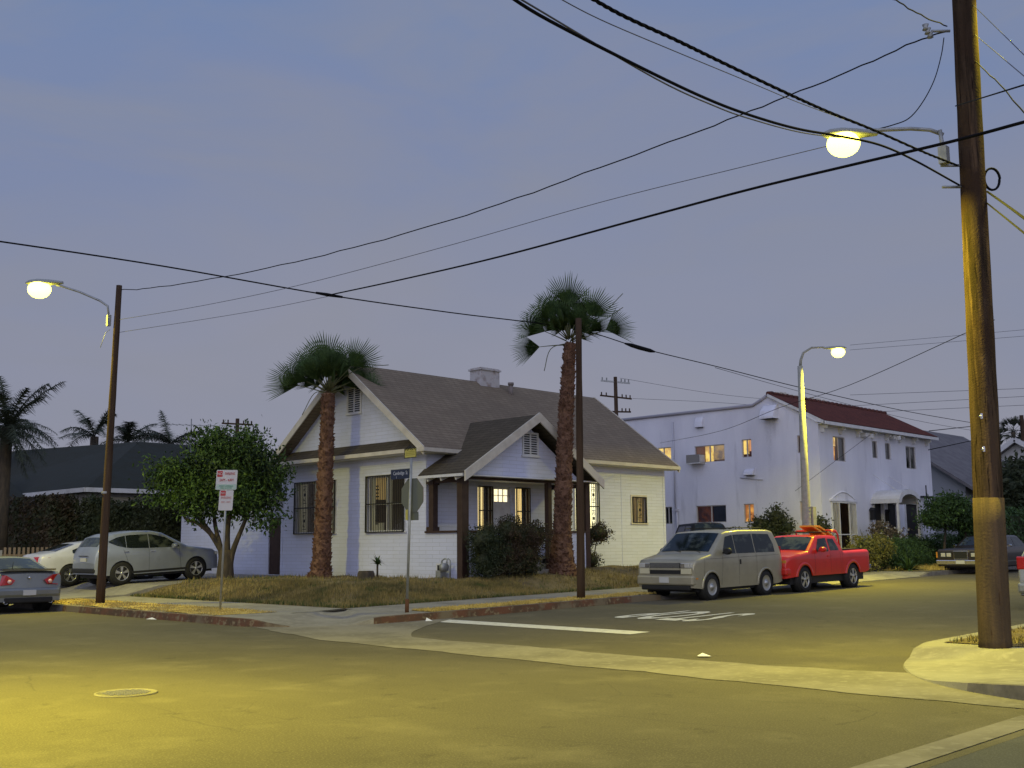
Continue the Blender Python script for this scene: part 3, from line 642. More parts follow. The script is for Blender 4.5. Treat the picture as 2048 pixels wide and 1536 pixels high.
# main roof
RY, RZ, EZ = 28.85, 7.58, 4.52
EYf, EYb = 24.70, 33.0
sl = (RZ - EZ) / (RY - EYf)
rf = MB(); x0, x1 = 21.2, 33.98
rf.slab([(x0, EYf, EZ), (x1, EYf, EZ), (x1, RY, RZ), (x0, RY, RZ)], .10)
rf.slab([(x0, EYb + .1, EZ - .02), (x1, EYb + .1, EZ - .02), (x1, RY + .001, RZ), (x0, RY + .001, RZ)], .10)
roof = rf.build('roof', SHING, house)
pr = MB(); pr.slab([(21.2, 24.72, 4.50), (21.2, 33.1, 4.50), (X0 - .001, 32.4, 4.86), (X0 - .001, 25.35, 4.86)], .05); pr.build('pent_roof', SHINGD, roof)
fb = MB()
for (ya, za, yb, zb) in ((EYf - .02, EZ - .02, RY, RZ), (EYb + .12, EZ - .03, RY, RZ)):
    for xx in (x0 - .04, x1):
        d = Vector((0, yb - ya, zb - za)).normalized(); n_ = Vector((0, -d.z, d.y)) * (1 if d.y > 0 else -1)
        if n_.z < 0: n_ = -n_
        A_, B_ = Vector((xx, ya, za + .035)), Vector((xx, yb, zb + .035))
        q = [A_, B_, B_ - Vector((0, 0, .26)), A_ - Vector((0, 0, .26))]
        q2 = [p + Vector((.04, 0, 0)) for p in q]
        fb.add(q + q2, [(0, 1, 2, 3), (7, 6, 5, 4), (0, 4, 5, 1), (1, 5, 6, 2), (2, 6, 7, 3), (3, 7, 4, 0)])
islands(fb, 'rake_board', CREAM, roof)
gt = MB()
def gutter(mb, a, b, w_=.11, h_=.12):
    mb.bar(a, b, w_, h_)
gutter(gt, (21.17, 24.66, 4.44), (22.80, 24.66, 4.44)); gutter(gt, (27.2, 24.66, 4.44), (33.98, 24.66, 4.44)); gutter(gt, (21.17, 24.60, 4.441), (21.17, 33.1, 4.441))
islands(gt, 'gutter', CREAM, roof)
sf = MB(); sf.box(21.22, X0 - .001, 24.72, 33.05, 4.36, 4.385); sf.box(X0, BX + .3, 24.72, MY - .001, 4.36, 4.385); islands(sf, 'soffit', WHITE, roof)
vent(house, WL, 28.47, 29.13, 5.95, 6.75)
# skylight of the neighbouring light at the far corner of the eave
# chimney and vent pipe
ch = MB(); ch.box(27.3, 28.25, 28.6, 29.2, 7.0, 8.1); ch.box(27.25, 28.3, 28.55, 29.25, 8.0, 8.06)
ch.build('chimney', mat('chimney_plaster', (.48, .46, .44), .9, noise=[(4, (.30, .25, .22), .5, .68, S1)]), roof)
vp = MB(); vp.tube([(28.55, 28.3, 7.0), (28.55, 28.3, 7.52)], .085, 12); vp.tube([(28.55, 28.3, 7.50), (28.55, 28.3, 7.60)], .115, 12); vp.build('vent_pipe', mat('flue', (.20, .17, .15), .7), roof)
# windows on the left wall
o = window(house, WL, *w1, [(0, 1, 0, 1, BROOM), (.0, .24, .0, 1, CURTAIN), (.38, .62, 0, 1, CURTAIN), (.80, 1, 0, 1, CURTAIN), (.24, .38, .5, 1, CURTAIN)], .05, WHITE, 1)
bars(o, WL, w1[0] - .03, w1[1] + .03, w1[2] - .03, w1[3] + .03, .075, 24, 2)
o = window(house, WL, *w2, [(0, 1, 0, 1, BROOM), (.60, 1, .58, 1, LITD), (.44, .58, 0, 1, CURTAIN), (.88, 1, 0, 1, CURTAIN), (.64, .88, 0, .16, CURTAIN)], .06, WHITE, 1)
bars(o, WL, w2[0] - .03, w2[1] + .03, w2[2] - .03, w2[3] + .03, .075, 22, 0)
bb = MB()
for zc in (2.5, 3.25):
    for k in range(5): WL.box(bb, 27.45 - .05 - .02 * (k % 2), 27.45 + .05 + .02 * (k % 2), zc - .22 + k * .11 - .02, zc - .22 + k * .11 + .02, .07, .09)
WL.box(bb, 27.44, 27.46, 2.3, 3.5, .072, .088); bb.build('bar_ornament', BLACK, o)
# front wall windows
o = window(house, WF, *wlit, LITB, .06, WHITE, 0, False); bars(o, WF, wlit[0], wlit[1], wlit[2], wlit[3], .06, 12, 2)
o = window(house, WF, *wsm, [(0, 1, 0, 1, LITD), (0, .5, 0, 1, LITD)], .07, CREAM, 1, False); bars(o, WF, wsm[0], wsm[1], wsm[2], wsm[3], .05, 9, 1, False)
# door and side windows
dr_ = MB(); WF.box(dr_, door[0], door[1], door[2], 2.98, -.09, -.04); WF.box(dr_, door[0], door[0] + .12, 2.98, 3.46, -.09, -.04); WF.box(dr_, door[1] - .12, door[1], 2.98, 3.46, -.09, -.04); WF.box(dr_, door[0] + .12, door[1] - .12, 3.38, 3.46, -.09, -.04)
am = (door[0] + door[1]) / 2
for k in (1, 2): a = door[0] + .12 + (door[1] - door[0] - .24) * k / 3; WF.box(dr_, a - .012, a + .012, 2.98, 3.38, -.082, -.045)
WF.box(dr_, door[0] + .12, door[1] - .12, 3.17, 3.195, -.081, -.046)
for u in (.0, .5):
    WF.box(dr_, door[0] + .15 + u * .58, door[0] + .40 + u * .58, 1.5, 2.8, -.04, -.03)
dd = dr_.build('front_door', WHITE, house)
g = MB(); WF.box(g, door[0] + .12, door[1] - .12, 2.98, 3.38, -.085, -.083); g.build('door_glass', LITB, dd)
k_ = MB(); k_.lathe([(0, 0), (.03, .01), (.035, .03), (0, .06)], (door[1] - .07, MY - .0, 2.2), 'y', 10); k_.build('door_knob', CHROME, dd)
for s_ in (s1, s2):
    o = window(house, WF, *s_, [(0, 1, 0, 1, LITW if s_ is s1 else LITW), (.62 if s_ is s1 else .68, 1, 0, 1, BLACK)], .0, BROWN, 0, False)
    bars(o, WF, s_[0], s_[1], s_[2], s_[3], .05, 8, 1, True)
# porch
pw = MB()
pw.add([(21.72, PY, .5), (23.9, PY, .5), (23.9, PY, 1.96), (21.72, PY, 1.96)], [(0, 1, 2, 3)])
pw.box(25.5, 27.35, PY, PY + .12, .6, 1.96); pw.box(27.25, 27.37, PY + .12, MY - .002, .6, 1.96)
pw.prism([(22.0, 3.60), (27.0, 3.60), (24.48, 5.27)], 'y', PY - .02, PY + .10)
pw.box(24.0, 25.45, PY + .3, MY - .01, .8, 1.22)
pwo = pw.build('porch_walls', MATS['siding'], house)
fl = MB(); fl.box(X0 + .02, 27.24, PY + .14, MY - .01, 1.14, 1.20); fl.box(24.05, 25.4, PY - .35, PY + .12, .6, 1.0); fl.box(24.05, 25.4, PY - .7, PY - .351, .6, .85); fl.build('porch_floor', CONC, house)
cl = MB(); cl.box(21.5, 27.35, 23.2, MY - .01, 3.60, 3.63); cl.build('porch_ceiling', WHITE, house)
pt = MB()
pt.box(X0 - .03, X0 + .23, PY - .03, PY + .20, .6, 3.52); pt.box(X0 - .02, X0 + .17, 24.82, 25.02, 2.03, 3.52); pt.box(25.4, 25.56, PY - .01, PY + .16, 1.0, 3.52)
pt.box(27.18, 27.38, PY - .03, PY + .17, .6, 3.52)
islands(pt, 'porch_post', BROWN, house)
cp = MB(); cp.box(X0 - .06, X0 + .20, 24.78, 25.08, 2.021, 2.14); cp.box(X0 - .05, X0 + .21, 24.80, 25.04, 3.40, 3.519); islands(cp, 'post_block', BROWN, house)
rl = MB(); rl.box(X0 - .07, X0 + .12, PY + .205, 25.16, 1.96, 2.02); rl.box(21.97, 23.92, PY - .05, PY + .13, 1.96, 2.02); rl.box(25.57, 27.17, PY - .05, PY + .13, 1.96, 2.02)
islands(rl, 'porch_rail', BROWN, house)
hb = MB(); hb.box(21.7, 27.4, PY - .015, PY + .14, 3.525, 3.595); hb.box(X0 - .01, X0 + .14, PY + .145, MY - .005, 3.44, 3.59); hb.box(27.24, 27.39, PY + .145, MY - .005, 3.44, 3.59); islands(hb, 'porch_beam', BROWN, house)
PR = MB(); px, pz = 24.48, 5.60
PR.slab([(21.33, 23.08, 3.68), (px, 23.08, pz), (px, 26.25, pz), (21.33, 25.12, 3.68)], .07)
PR.slab([(27.5, 23.08, 3.68), (px + .001, 23.08, pz), (px + .001, 26.25, pz), (27.5, 25.12, 3.68)], .07)
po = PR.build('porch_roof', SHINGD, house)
rb = MB()
for (xa, za) in ((21.31, 3.66), (27.52, 3.62)):
    A_, B_ = Vector((xa, 23.04, za + .06)), Vector((px, 23.04, pz + .06)); q = [A_, B_, B_ - Vector((0, 0, .30)), A_ - Vector((0, 0, .30))]; q2 = [p - Vector((0, .05, 0)) for p in q]
    if xa > 25: q = [p + Vector((0, .001, 0)) for p in q]
    rb.add(q + q2, [(0, 1, 2, 3), (7, 6, 5, 4), (0, 4, 5, 1), (1, 5, 6, 2), (2, 6, 7, 3), (3, 7, 4, 0)])
islands(rb, 'rake_board', CREAM, po)
rt = MB()
rt.box(21.30, 21.345, 23.10, 25.12, 3.575, 3.655)
for y in (23.5, 24.15, 24.75): rt.add([(21.36, y - .03, 3.60), (21.36, y + .03, 3.60), (21.9, y + .03, 3.62), (21.9, y - .03, 3.62), (21.40, y - .03, 3.48), (21.40, y + .03, 3.48), (21.7, y + .03, 3.60), (21.7, y - .03, 3.60)], [(0, 1, 2, 3), (4, 7, 6, 5), (0, 4, 5, 1), (0, 3, 7, 4), (1, 5, 6, 2)])
islands(rt, 'rafter_tail', WHITE, po)
vent(po, Wall('y', PY - .02), 24.27, 24.87, 4.36, 5.02, 9)
# crawl-space vent and gas meter on the porch side wall
cv = MB(); WL.box(cv, 24.28, 24.66, .70, 1.06, .0, .03); c_ = cv.build('crawl_vent', WHITE, house); cv = MB(); WL.box(cv, 24.33, 24.61, .75, 1.01, .031, .036); cv.build('grille', BLACK, c_)
t = thing('gas_meter', 'grey gas meter with pipes against the white porch side wall', 'gas meter', (21.5, 24.0, .62))
MB().lathe([(0, 0), (.13, 0), (.13, .16), (0, .16)], (21.44, 23.98, .95), 'y', 14).build('meter_body', GALV, t)
mb = MB(); mb.tube([(21.5, 24.22, .62), (21.5, 24.22, 1.14), (21.5, 24.1, 1.2), (21.5, 24.0, 1.18), (21.5, 24.0, 1.05)], .022, 8); mb.tube([(21.5, 23.86, .62), (21.5, 23.86, 1.16), (21.5, 23.95, 1.2)], .022, 8); mb.box(21.38, 21.6, 24.15, 24.36, .66, .86); mb.build('pipes', GALV, t)

# annex with the dark side door, behind the driveway
an = thing('garage_annex', 'low pale blue-white annex with dark door behind the leafy tree', 'annex', (21.9, 37, .5))
WA = Wall('x', 21.9); mb = MB(); WA.wall(mb, BY + .02, 40.4, .3, 3.35, [(33.0, 34.05, .62, 2.62)], .1)
mb.add([(21.9, 40.4, .3), (27, 40.4, .3), (27, 40.4, 3.35), (21.9, 40.4, 3.35)], [(0, 1, 2, 3)]); mb.build('siding_wall', MATS['siding'], an, fix=False)
mb = MB(); WA.box(mb, 33.0, 34.05, .6, 2.62, -.1, -.05); d_ = mb.build('side_door', BROWN, an)
mb = MB(); mb.slab([(21.5, BY - .1, 3.38), (21.5, 40.7, 3.38), (25.5, 40.7, 4.5), (25.5, BY - .1, 4.5)], .1); r_ = mb.build('roof', SHINGB, an)
mb = MB(); mb.bar((21.48, BY - .1, 3.36), (21.48, 40.7, 3.36), .06, .14); mb.build('fascia', WHITE, r_)

# ------------------------------------------------------------------ two-storey stucco building
apt = thing('apartment_house', 'two storey white stucco house with red tile roof and lit upper windows', 'house', (40.24, 22.22, .8))
AX, AY, AXR, AYB = 40.24, 22.22, 50.75, 36.0
VL = Wall('x', AX); VF = Wall('y', AY)
LW = {'u_big': (26.77, 28.34, 5.15, 5.90), 'u_small': (25.40, 25.88, 5.24, 6.02), 'u_cor': (22.73, 23.21, 5.26, 6.0), 'u_far': (29.64, 30.5, 5.12, 5.97),
      'l_big': (26.80, 28.36, 2.50, 3.25), 'l_small': (25.40, 25.91, 2.48, 3.26), 'l_cor': (22.75, 23.22, 2.50, 3.28), 'l_far': (29.68, 30.10, 2.48, 3.26)}
FW = {'a': (41.42, 42.46, 4.95, 5.98), 'b': (44.88, 45.38, 5.24, 6.0), 'c': (46.11, 46.65, 5.24, 5.99), 'd': (48.15, 49.18, 4.93, 5.96)}
FD = {'gate': (41.0, 43.05, .9, 3.28), 'd1': (44.75, 45.55, .9, 3.28), 'd2': (45.95, 46.95, .9, 3.3), 'd3': (47.75, 49.3, .9, 3.3)}
mb = MB(); VL.wall(mb, AY, AYB, .6, 6.45, list(LW.values()), .14); VF.wall(mb, AX, AXR, .6, 6.45, list(FW.values()) + list(FD.values()), .14)
mb.add([(AX, AY, 6.45), (AX, 24.45, 7.80), (AX, 24.85, 7.62), (AX, 25.25, 7.44), (AX, AYB, 7.44), (AX, AYB, 6.45)], [(0, 1, 2, 3, 4, 5)])
mb.add([(AXR, AY, .6), (AXR, AYB, .6), (AXR, AYB, 7.44), (AXR, 25.2, 7.44), (AXR, 24.45, 7.8), (AXR, AY, 6.45)], [(0, 1, 2, 3, 4, 5)])
mb.add([(AX, AYB, .6), (AXR, AYB, .6), (AXR, AYB, 7.44), (AX, AYB, 7.44)], [(0, 1, 2, 3)])
mb.add([(AX, 25.0, 7.1), (AXR, 25.0, 7.1), (AXR, AYB, 7.1), (AX, AYB, 7.1)], [(0, 1, 2, 3)])
mb.build('stucco_walls', STUCCO, apt, fix=False)
mb = MB(); mb.tube([(AX - .03, 31 if False else AYB, 7.45), (AX - .03, 25.25, 7.45), (AX - .03, 24.85, 7.63), (AX - .03, 24.50, 7.82)], .07, 8); mb.build('parapet_cap', mat('cap_grey', (.34, .33, .36), .8), apt)
# tile roof
rt = MB(); N = 60
v = []
for i in range(N * 2 + 1):
    x = AX - .12 + (AXR + .22 - AX) * i / (N * 2); h = .035 if i % 2 else 0
    v += [(x, 21.82, 6.50 + h), (x, 24.42, 7.87 + h)]
rt.add(v, [(2 * i, 2 * i + 2, 2 * i + 3, 2 * i + 1) for i in range(N * 2)])
rt.slab([(AX - .12, 21.86, 6.495), (AXR + .1, 21.86, 6.495), (AXR + .1, 24.42, 7.85), (AX - .12, 24.42, 7.85)], .06)
rt.slab([(AX + .02, 25.2, 7.46), (AXR + .1, 25.2, 7.46), (AXR + .1, 24.43, 7.87), (AX + .02, 24.43, 7.87)], .06)
ro = rt.build('tile_roof', TILE, apt)
rd = MB()
for k in range(27): x = AX - .12 + k * .40; rd.tube([(x, 24.43, 7.88), (x + .37, 24.43, 7.90)], [.085, .11], 8)
rd.build('ridge_tiles', TILE, ro)
rm = MB()
for k in range(15):
    x = AX + .55 + k * .3 + random.uniform(-.08, .08); rm.box(x, x + random.uniform(.06, .18), 24.36, 24.44, 7.96, 7.99 + random.uniform(0, .05))
islands(rm, 'mortar_lump', CREAM, ro)
ev = MB(); ev.box(AX - .14, AXR + .1, 21.80, 21.88, 6.36, 6.49); ev.box(AX - .02, AXR, 21.881, AY, 6.40, 6.44)
ev.add([(AX - .14, 21.84, 6.36), (AX - .14, 21.84, 6.49), (AX - .14, 24.45, 7.87), (AX - .14, 24.45, 7.74), (AX - .06, 21.84, 6.36), (AX - .06, 21.84, 6.49), (AX - .06, 24.45, 7.87), (AX - .06, 24.45, 7.74)], [(0, 1, 2, 3), (7, 6, 5, 4), (0, 4, 5, 1), (1, 5, 6, 2), (2, 6, 7, 3), (3, 7, 4, 0)])
ev.build('eave_boards', WHITE, ro)
for x in (40.5, 42.0, 43.5, 44.85, 46.2, 47.5, 48.9, 50.3):
    b = MB(); b.box(x - .05, x + .05, 21.95, AY, 6.24, 6.39); b.box(x - .05, x + .05, 22.08, AY, 6.08, 6.239); b.build('eave_bracket', WHITE, apt)
TF = mat('window_alu', (.42, .40, .38), .5)
DKW = [(0, 1, 0, 1, GLASSD)]
def w_(W, key, D, inner, **k): return window(apt, W, *D[key], inner, 0, TF, k.get('mull', 1), False, k.get('label'))
w_(VL, 'u_big', LW, [(0, 1, 0, 1, LITK), (.70, 1, 0, 1, mat('brown_curtain', (.24, .12, .09), .9, emit=((.22, .09, .05), .35))), (.42, .70, 0, 1, LITY), (0, .42, .12, 1, glow('dim_room', (.20, .15, .13), .8, (3, S1, (.50, .32, .14))))], label='wide lit upper window with an air conditioner in it')
w_(VL, 'u_small', LW, [(0, 1, 0, 1, LITK), (.0, .42, .35, 1, glow('pinkish_lit', (.75, .36, .17), .8)), (.45, 1, .2, 1, LITY)])
w_(VL, 'u_cor', LW, [(0, 1, 0, 1, LITK), (.1, .9, .84, 1, LITY), (0, .16, 0, .8, LITO)])
w_(VL, 'u_far', LW, [(0, 1, 0, 1, LITY)]); w_(VL, 'l_big', LW, [(0, 1, 0, 1, LITK), (0, .49, 0, 1, GLASSD)]); w_(VL, 'l_small', LW, [(0, 1, 0, 1, LITO)]); w_(VL, 'l_cor', LW, [(0, 1, 0, 1, LITO), (.3, .8, .6, .95, LITY)]); w_(VL, 'l_far', LW, DKW)
CUR2 = mat('grey_curtain', (.30, .28, .26), .9, noise=[(26, (.16, .15, .15), .45, .6, (1, 1, .02))])
w_(VF, 'a', FW, [(0, 1, 0, 1, LITK), (0, .45, .62, 1, LITY), (.0, .16, 0, .6, LITO), (.26, .36, 0, .6, LITO), (.5, 1, 0, 1, CUR2)], label='half lit upper window over the barred gate')
w_(VF, 'b', FW, [(0, 1, 0, 1, CUR2)], mull=0); w_(VF, 'c', FW, [(0, 1, 0, 1, CUR2)], mull=0); w_(VF, 'd', FW, [(0, 1, 0, 1, BLACK), (.5, 1, 0, 1, CUR2)])
# barred entrance with arch
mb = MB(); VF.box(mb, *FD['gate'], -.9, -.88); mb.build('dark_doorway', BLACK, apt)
mb = MB(); a0, a1, z0, z1 = FD['gate']
for a in (a0, a0 + .6, a1 - .62, a1 - .03): VF.box(mb, a, a + .045, z0, z1 - .07, .0, .045)
VF.box(mb, a0, a1, z1 - .07, z1 - .001, .0, .045); VF.box(mb, a0, a1, z0 + 1.0, z0 + 1.04, .004, .04)
for k in range(1, 6): VF.box(mb, a0 + k * .1, a0 + k * .1 + .02, z0, z1 - .07, .01, .03); VF.box(mb, a1 - .62 + k * .1, a1 - .62 + k * .1 + .02, z0, z1 - .07, .01, .03)
mb.build('barred_gate', WHITE, apt)
mb = MB(); pts = [VF.P(a0 - .05 + (a1 - a0 + .1) * k / 14, z1 + .05 + .34 * math.sin(math.pi * k / 14), .02) for k in range(15)]; mb.tube(pts, .035, 6); mb.add([VF.P(a0 - .05, z1 + .03, .015)] + [tuple(p) for p in pts] + [VF.P(a1 + .05, z1 + .03, .015)], [tuple(range(17))]); VF.box(mb, a0 - .12, a1 + .12, z1, z1 + .07, .0, .07); mb.build('arch_moulding', STUCCO, apt)
for k in ('d1', 'd2', 'd3'):
    mb = MB(); VF.box(mb, *FD[k], -.13, -.10); dd = mb.build('door', mat('dark_screen_door', (.02, .018, .018), .5), apt)
    mb = MB(); a0, a1, z0, z1 = FD[k]; VF.box(mb, a0 - .08, a0, z0, z1, 0, .04); VF.box(mb, a1, a1 + .08, z0, z1, 0, .04); VF.box(mb, a0 - .08, a1 + .08, z1, z1 + .08, 0, .04); mb.build('door_frame', WHITE, dd)
# arched entrance canopy
mb = MB(); prof = [(44.2, 3.30), (44.2, 3.42)] + [(45.3 + 1.1 - 1.1 * math.cos(math.pi * k / 12), 3.42 + .46 * math.sin(math.pi * k / 12)) for k in range(13)][1:-1] + [(47.6, 3.42), (47.6, 3.30), (47.3, 3.30)] + [(46.4 + .95 * math.cos(math.pi * k / 12), 3.30 + .40 * math.sin(math.pi * k / 12)) for k in range(13)] + [(45.3, 3.30)]
prof = [(44.5, 3.25), (44.5, 3.42)] + [(45.55 - 1.0 * math.cos(math.pi * k / 12), 3.42 + .42 * math.sin(math.pi * k / 12)) for k in range(13)] + [(46.6, 3.42), (46.6, 3.25), (46.42, 3.25)] + [(45.55 + .82 * math.cos(math.pi * k / 12), 3.28 + .36 * math.sin(math.pi * k / 12)) for k in range(13)] + [(44.68, 3.25)]
def ring_prism(mb, prof, y0, y1):
    n = len(prof); mb.add([(x, y0, z) for x, z in prof] + [(x, y1, z) for x, z in prof], [tuple(range(n)), tuple(reversed(range(n, 2 * n)))] + [(i, (i + 1) % n, (i + 1) % n + n, i + n) for i in range(n)])
cn = MB(); ring_prism(cn, prof, 20.95, 21.05)
n2 = 14; v = []
for k in range(13):
    x, z = 45.55 - 1.0 * math.cos(math.pi * k / 12), 3.43 + .42 * math.sin(math.pi * k / 12); v += [(x, 21.05, z), (x, AY - .002, z), (x, 21.05, z - .05), (x, AY - .002, z - .05)]
cn.add(v, [(4 * i, 4 * i + 4, 4 * i + 5, 4 * i + 1) for i in range(12)] + [(4 * i + 2, 4 * i + 3, 4 * i + 7, 4 * i + 6) for i in range(12)])
cn.box(44.46, 44.55, 21.05, AY - .002, 3.24, 3.42); cn.box(46.55, 46.64, 21.05, AY - .002, 3.24, 3.42)
can = cn.build('entrance_canopy', WHITE, apt)
mb = MB()
for x in (44.55, 46.5): mb.box(x - .05, x + .05, 21.0, 21.1, 1.0, 3.24)
for x in (44.8, 46.3): mb.bar((x, 21.1, 3.75), (x, AY - .01, 4.5), .02)
islands(mb, 'canopy_support', WHITE, can)
mb = MB(); 
for k in range(8): mb.box(46.75 + k * .12, 46.775 + k * .12, 21.3, 21.32, 1.0, 1.9)
mb.box(46.7, 47.65, 21.29, 21.33, 1.9, 1.94); mb.build('porch_railing', WHITE, apt)
# hoods, air conditioner, downpipe, flood lights
def hood(a, z, wdt, h, d, b=.5):
    mb = MB(); W = VL
    pf = [(0, z), (0, z + h), (d * .25, z + h * .97), (d * .8, z + h * .55), (d, z + h * .15), (d, z)]
    for s_ in (0,):
        mb.add([W.P(a - wdt / 2, zz, dd) for dd, zz in pf] + [W.P(a + wdt / 2, zz, dd) for dd, zz in pf], [tuple(range(6)), tuple(reversed(range(6, 12)))] + [(i, i + 6, (i + 1) % 6 + 6, (i + 1) % 6) for i in range(5)])
    o = mb.build('vent_hood', STUCCO, apt); g = MB(); W.box(g, a - wdt / 2 + .02, a + wdt / 2 - .02, z - .015, z - .002, .01, d - .02); g.build('shade_panel', BLACK, o)  # black plate paints the shade in the hood's open underside
hood(24.35, 6.78, .66, .60, .45); hood(28.0, 6.73, .40, .45, .16); hood(25.5, 4.47, .46, .26, .22)
mb = MB(); VL.box(mb, 27.82, 28.52, 5.14, 5.50, .002, .42); ac = mb.build('air_conditioner', mat('ac_grey', (.22, .21, .19), .6), apt)
mb = MB()
for k in range(4): VL.box(mb, 27.80, 27.819, 5.17, 5.47, .04 + k * .1, .09 + k * .1)
VL.box(mb, 27.79, 28.54, 5.10, 5.135, .0, .44); mb.build('grille', WHITE, ac)
mb = MB(); mb.tube([(AX - .05, 29.46, 7.1), (AX - .05, 29.46, 3.1)], .03, 6); mb.tube([(AX - .07, 29.36, 3.1), (AX - .07, 29.36, 1.0)], .045, 8); mb.box(AX - .14, AX - .002, 29.3, 29.5, 3.05, 3.15); mb.tube([(AX - .03, 24.9, 4.25), (AX - .03, 26.0, 4.38)], .02, 6); mb.build('pipes', mat('pipe_paint', (.46, .46, .5), .7), apt)
for x, z in ((44.0, 6.1), (46.6, 6.18)):
    mb = MB(); mb.box(x - .16, x + .16, 21.95, AY - .001, z, z + .16); mb.box(x + .05, x + .12, 21.75, 21.949, z - .05, z + .12); mb.build('flood_light', WHITE, apt)
for x, z, nm in ((44.35, 2.8, 'wall_lantern'), (45.75, 2.75, 'wall_lantern'), (49.6, 3.3, 'satellite_mast')):
    mb = MB()
    if nm == 'wall_lantern': mb.box(x - .1, x + .1, AY - .22, AY - .04, z - .25, z + .15); mb.prism([(x - .13, z + .15), (x + .13, z + .15), (x, z + .27)], 'y', AY - .25, AY - .01); mb.build(nm, BLACK, apt)
    else: mb.bar((x, AY - .2, 2.9), (x, AY - .2, 4.2), .04); mb.box(x - .45, x + .45, AY - .3, AY - .1, 3.62, 3.7); mb.bar((x, AY - .2, 3.3), (x, AY - .0, 3.3), .03); mb.bar((x + .2, AY - .2, 2.6), (x + .2, AY - .2, 3.6), .03); mb.build('antenna_bracket', BLACK, apt)

# ------------------------------------------------------------------ houses behind
hs = thing('dark_roofed_house', 'low house with wide black roof and white fascia behind the tall dark hedge', 'house', (19.2, 43.3, .5))
mb = MB(); e = .45
WD = Wall('x', 19.2 + e); WD2 = Wall('y', 43.3 + e)
mb.box(19.2 + e, 33, 43.3 + e, 66, .3, 3.95); mb.build('walls', mat('dull_stucco', (.36, .34, .30), .9), hs)
mb = MB()
c = [(19.2, 43.3, 4.0), (34, 43.3, 4.0), (34, 67, 4.0), (19.2, 67, 4.0)]; r0, r1 = (24.2, 49.0, 6.62), (29.5, 49.0, 6.62)
mb.add(c + [r0, r1, (24.2, 64, 7.2)], [(0, 1, 5, 4), (1, 2, 5), (2, 3, 6, 4, 5), (3, 0, 4, 6)]); mb.slab([(24.0, 43.9, 4.1), (29, 43.9, 4.1), (29, 48.9, 6.6), (24.0, 48.9, 6.6)], .1)
ro = mb.build('roof', SHINGB, hs)
mb = MB(); mb.bar((19.17, 43.27, 3.95), (34, 43.27, 3.95), .06, .18); mb.bar((19.17, 43.31, 3.951), (19.17, 67, 3.951), .06, .18); mb.build('fascia', WHITE, ro)
mb = MB(); mb.tube([(27.3, 46.3, 5.2), (27.3, 46.3, 6.9)], .09, 10); mb.build('vent_pipe', mat('flue', (.2, .2, .2), .6), ro)
t = thing('tv_antenna', 'old television aerial on the ridge of the black roof', 'antenna', (26.0, 47.3, 5.7))
mb = MB(); mb.bar((26.0, 47.3, 5.6), (25.93, 47.24, 7.7), .035); mb.build('mast', GALV, t)
mb = MB(); mb.bar((25.2, 48.1, 7.45), (26.7, 46.5, 7.35), .025)
for k in range(8): f = k / 7; c0 = Vector((25.2, 48.1, 7.45)).lerp(Vector((26.7, 46.5, 7.35)), f); L_ = 1.0 - .5 * f; mb.bar(c0 - Vector((.5, .5, 0)) * L_ * .7, c0 + Vector((.5, .5, 0)) * L_ * .7, .015)
mb.build('dipoles', GALV, t)
hs2 = thing('white_gabled_house', 'house with white gable and pale porch column at the far left edge', 'house', (14.5, 50, .5))
mb = MB(); mb.box(15.2, 18.9, 50.5, 58, .3, 3.8); mb.box(15.0, 20, 49.0, 50.4, .3, 1.4); mb.prism([(49.2, 3.8), (58.5, 3.8), (54, 5.8)], 'x', 15.0, 15.3) ; mb.build('walls', mat('grey_wall', (.30, .30, .27), .9), hs2)
mb = MB(); mb.slab([(14.7, 49.0, 3.8), (19.1, 49.0, 3.8), (19.1, 54, 5.9), (14.7, 54, 5.9)], .12); mb.slab([(14.7, 59, 3.8), (19.1, 59, 3.8), (19.1, 54, 5.9), (14.7, 54, 5.9)], .12); ro = mb.build('roof', SHINGB, hs2)
mb = MB(); mb.bar((14.66, 48.95, 3.82), (14.66, 54, 5.88), .05, .22); mb.bar((14.66, 59, 3.82), (14.66, 54, 5.88), .05, .22); islands(mb, 'rake_board', WHITE, ro)
for y in (49.1, 50.2):
    mb = MB(); mb.box(15.1, 15.35, y, y + .25, 1.4, 3.8); mb.build('porch_column', WHITE, hs2)
hs3 = thing('brown_roofed_house', 'distant house with low brown roof seen over the palm fronds', 'house', (24, 66, .5))
mb = MB(); mb.box(22, 29, 72, 80, .3, 5.6); mb.build('walls', MATS['grey_wall'], hs3)
mb = MB(); mb.slab([(20, 71, 5.6), (30, 71, 5.6), (29, 76, 8.2), (21, 76, 8.2)], .15); mb.slab([(20, 81, 5.6), (30, 81, 5.6), (29, 76, 8.2), (21, 76, 8.2)], .15); mb.build('roof', mat('brown_roof', (.09, .055, .045), .9), hs3)
hs4 = thing('grey_gabled_house', 'grey house with sloping grey roof just right of the stucco house', 'house', (56, 23, 1))
mb = MB(); mb.box(56.5, 68, 23, 33, .6, 4.4); mb.prism([(22.6, 4.4), (33.4, 4.4), (28, 8.2)], 'x', 56.5, 57) ; mb.build('walls', mat('blue_grey_wall', (.30, .31, .32), .9), hs4)
mb = MB(); mb.slab([(56.0, 22.2, 4.2), (69, 22.2, 4.2), (69, 28, 8.2), (56.0, 28, 8.2)], .15); mb.slab([(56.0, 33.8, 4.2), (69, 33.8, 4.2), (69, 28, 8.2), (56.0, 28, 8.2)], .15); ro = mb.build('roof', SHINGG, hs4)
hs5 = thing('white_gabled_cottage', 'pale gabled cottage showing right of the big wooden pole', 'house', (74, 23, 1))
